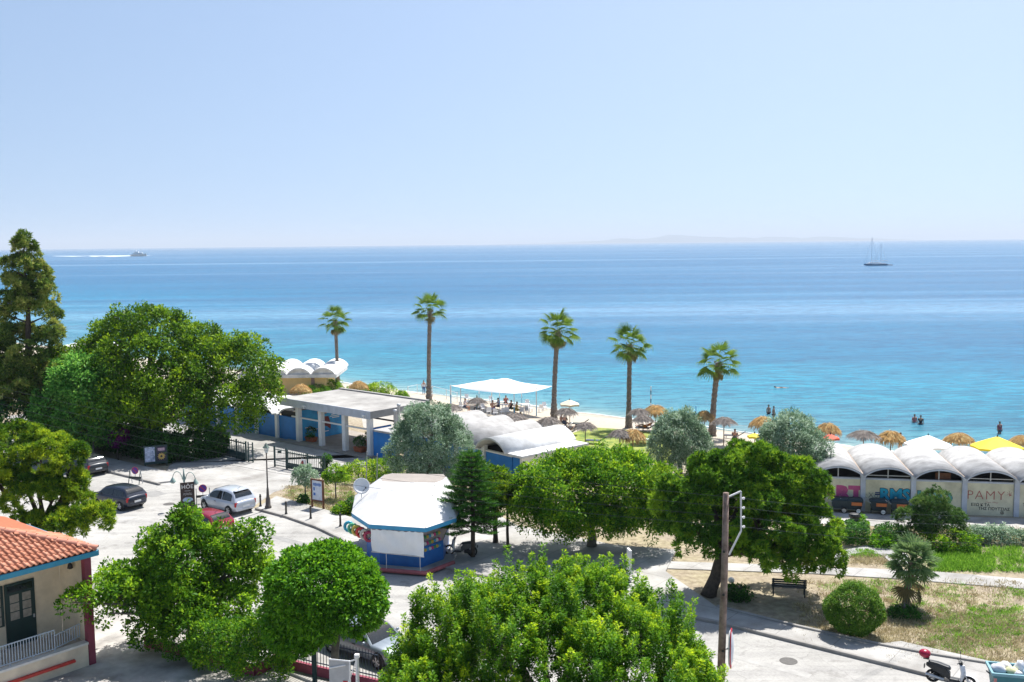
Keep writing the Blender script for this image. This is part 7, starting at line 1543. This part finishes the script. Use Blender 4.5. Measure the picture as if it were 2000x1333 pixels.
spost(LFT, LFT.z + 0.05, 0.14); spost(FRN + Vector((0, 0.15, 0)), FRN.z, 0.09); spost(RGT + Vector((-1.6, 0.2, 0)), RGT.z - 0.1, 0.10); spost(BCK + Vector((0, -0.1, 0)), BCK.z)
for x, y in ((900, 792), (936, 786), (976, 792), (1019, 794)):
    q = T(x, y); spost(q, min(2.45, A(x, 762, q.y).z + 0.3), 0.08)
# pier railing
pr = thing('pier_railing', 'thin white railing of the bathing pier beside the second palm', 'railing', T(800, 773))
pts = [T(797, 774), T(815, 769), T(845, 772), T(872, 780), T(893, 787)]
for i, q in enumerate(pts): MB().beam(q, q + Vector((0, 0, 1.15)), 0.07).build('post', WHITE, pr, True)
for i in range(4):
    for z_ in (0.45, 1.1): MB().beam(pts[i] + Vector((0, 0, z_)), pts[i + 1] + Vector((0, 0, z_)), 0.035).build('rail', LB if z_ < 1 else WHITE, pr, True)
# folded umbrella, ladder, striped mast
p = T(932, 812); fu = thing('folded_umbrella', 'folded dark green umbrella left of the bare-backed guest', 'umbrella', p); m_ = MB(); m_.lathe([(0.03, 0), (0.03, 0.9)], 8); m_.build('pole', LB, fu); m_ = MB(); m_.lathe([(0.05, 0.9), (0.15, 1.0), (0.12, 1.5), (0.03, 2.1)], 8); m_.build('canopy', mat('dark_green_cloth', (0.012, 0.07, 0.035), 0.8, 0.1, 4), fu)
p = T(1271, 836); ms = thing('striped_mast', 'thin mast striped black and white beside the golden parasol', 'mast', p); zt = A(1271, 755, p.y).z - p.z
for k in range(10): MB().tube([(0, 0, zt * k / 10), (0, 0, zt * (k + 1) / 10)], 0.045, 7).build('band', WHITE if k % 2 else BLACKM, ms)
ld = thing('beach_frame', 'pair of thin blue posts at the water edge by the fifth palm', 'frame', T(1352, 832))
for x in (1347, 1359):
    q = T(x, 833); MB().beam(q, Vector((q.x, q.y, A(x, 793, q.y).z)), 0.07).build('post', mat('sky_blue_paint', (0.10, 0.32, 0.65), 0.5, 0.1, 4), ld, True)
rp_ = thing('rope_barrier', 'thin pale rope strung low along the beach front', 'rope', T(1120, 812)); a_, b_ = A(1120, 810, 97), A(1500, 834, 84)
MB().tube([a_.lerp(b_, i / 20) - Vector((0, 0, 0.5 * (i / 20) * (1 - i / 20))) for i in range(21)], 0.014, 5).build('line', WP, rp_, True)
for t_ in (0, 0.5, 1): q = a_.lerp(b_, t_); MB().tube([(q.x, q.y, terrain(q.x, q.y)), (q.x, q.y, q.z)], 0.025, 6).build('stake', STEEL, rp_, True)
# ---------------------------------------------------------------- boats
q = G(1710, 519, SEA); s_ = q.y / FPX; yt = thing('sailing_yacht', 'two-masted white sailing yacht lying far out at the right', 'yacht', (q.x, q.y, SEA))
L_ = 46 * s_; hw = L_ * 0.11
rings = []
for f_, w_, z0, z1 in ((-0.5, 0.55, 0.3, 1.0), (-0.35, 0.9, -0.3, 0.85), (0, 1.0, -0.4, 0.8), (0.3, 0.65, -0.3, 0.95), (0.5, 0.04, 0.5, 1.15)):
    x = -f_ * L_; k = L_ * 0.055; rings.append([(x, -hw * w_ * 0.6, z0 * k), (x, hw * w_ * 0.6, z0 * k), (x, hw * w_, z1 * k * 1.3), (x, -hw * w_, z1 * k * 1.3)])
m_ = MB(); m_.loft(rings); m_.build('hull', mat('navy_hull', (0.12, 0.24, 0.34), 0.4, 0.05, 1), yt, smooth=False)
MB().box((0.02 * L_, 0, L_ * 0.085), (L_ * 0.78, hw * 1.3, L_ * 0.03)).build('deck', WHITE, yt); MB().box((-0.05 * L_, 0, L_ * 0.115), (L_ * 0.45, hw * 0.9, L_ * 0.04)).build('coachroof', WHITE, yt, bevel=0.1)
for x, h_ in ((-0.17, 1.20), (0.22, 0.90)):
    MB().tube([(x * L_, 0, L_ * 0.05), (x * L_, 0, h_ * L_)], s_ * 0.38, 6).build('mast', WHITE, yt); MB().tube([(x * L_, 0, L_ * 0.2), ((x + 0.28) * L_, 0, L_ * 0.2)], s_ * 0.6, 6).build('boom', WHITE, yt)
    for e in (-0.28, 0.28): MB().tube([(x * L_, 0, h_ * L_ * 0.98), ((x + e) * L_, 0, L_ * 0.1)], s_ * 0.14, 4).build('stay', STEEL, yt)
q2 = G(1738, 518.5, SEA); dg = thing('dinghy', 'small pale dinghy trailing behind the sailing yacht', 'boat', (q2.x, q2.y, SEA)); k = 12 * s_
m_ = MB(); m_.loft([[(x * k, -w_ * k * 0.2, 0), (x * k, w_ * k * 0.2, 0), (x * k, w_ * k * 0.26, k * 0.13), (x * k, -w_ * k * 0.26, k * 0.13)] for x, w_ in ((-0.5, 0.8), (0, 1), (0.35, 0.7), (0.5, 0.1))]); m_.build('hull', mat('dinghy_grey', (0.45, 0.5, 0.55), 0.5, 0.1, 1), dg); MB().box((-0.1 * k, 0, k * 0.14), (k * 0.15, k * 0.4, k * 0.03)).build('thwart', WHITE, dg)
q = G(271, 501, SEA); s_ = q.y / FPX; fe = thing('motor_cruiser', 'white motor cruiser with tan hull speeding far out at the left', 'boat', (q.x, q.y, SEA)); L_ = 29 * s_
m_ = MB(); m_.loft([[(x * L_, -w_ * L_ * 0.17, 0), (x * L_, w_ * L_ * 0.17, 0), (x * L_, w_ * L_ * 0.11, z * L_), (x * L_, -w_ * L_ * 0.11, z * L_)] for x, w_, z in ((-0.5, 0.9, 0.13), (0, 1, 0.14), (0.35, 0.7, 0.16), (0.52, 0.06, 0.19))]); m_.build('hull', mat('cream_hull', (0.80, 0.60, 0.42), 0.5, 0.1, 0.3, c2=(0.85, 0.78, 0.7)), fe)
MB().box((-0.05 * L_, 0, 0.17 * L_), (0.60 * L_, 0.22 * L_, 0.022 * L_)).build('window_band', BLACKM, fe); MB().box((-0.05 * L_, 0, 0.215 * L_), (0.62 * L_, 0.20 * L_, 0.05 * L_)).build('deckhouse', WHITE, fe, bevel=0.3); MB().box((-0.12 * L_, 0, 0.28 * L_), (0.25 * L_, 0.16 * L_, 0.08 * L_)).build('flybridge', WHITE, fe, bevel=0.3); MB().tube([(-0.15 * L_, 0, 0.3 * L_), (-0.17 * L_, 0, 0.42 * L_)], s_ * 0.5, 5).build('mast', WHITE, fe)
wk = MB(); 
for (x0, x1, y_, w0, w1) in ((170, 258, 500.2, 0.3, 1.6), (105, 160, 500.6, 0.2, 0.6), (178, 205, 501, 0.2, 0.7)):
    a_, b_ = G(x0, y_ , SEA), G(x1, y_ + 0.4, SEA); yy = (a_.y / (y_ - 482)); 
    wk.add([(a_.x, a_.y - w0 * yy * 0.5, SEA + 0.05), (b_.x, b_.y - w1 * yy * 0.6, SEA + 0.05), (b_.x, b_.y + w1 * yy * 0.6, SEA + 0.05), (a_.x, a_.y + w0 * yy * 0.5, SEA + 0.05)], [(0, 1, 2, 3)])
tag(wk.build('boat_wake', mat('wash_foam', (0.72, 0.76, 0.76))), 'white wake of foam trailing behind the motor cruiser', 'foam', kind='stuff')
# ================================================================== summer haze
hz = bpy.data.materials.new('haze'); hz.use_nodes = True; N, L = hz.node_tree.nodes, hz.node_tree.links
N.remove(N['Principled BSDF']); pv_ = N.new('ShaderNodeVolumePrincipled'); pv_.inputs['Color'].default_value = (0.80, 0.89, 1.0, 1); pv_.inputs['Density'].default_value = 8.5e-5; pv_.inputs['Anisotropy'].default_value = 0.1
L.new(pv_.outputs[0], N['Material Output'].inputs['Volume'])
m_ = MB(); m_.box((0, 20000, 145 - 4), (90000, 45000, 302)); hzo = m_.build('haze', hz); tag(hzo, 'pale summer haze over the sea', kind='stuff')
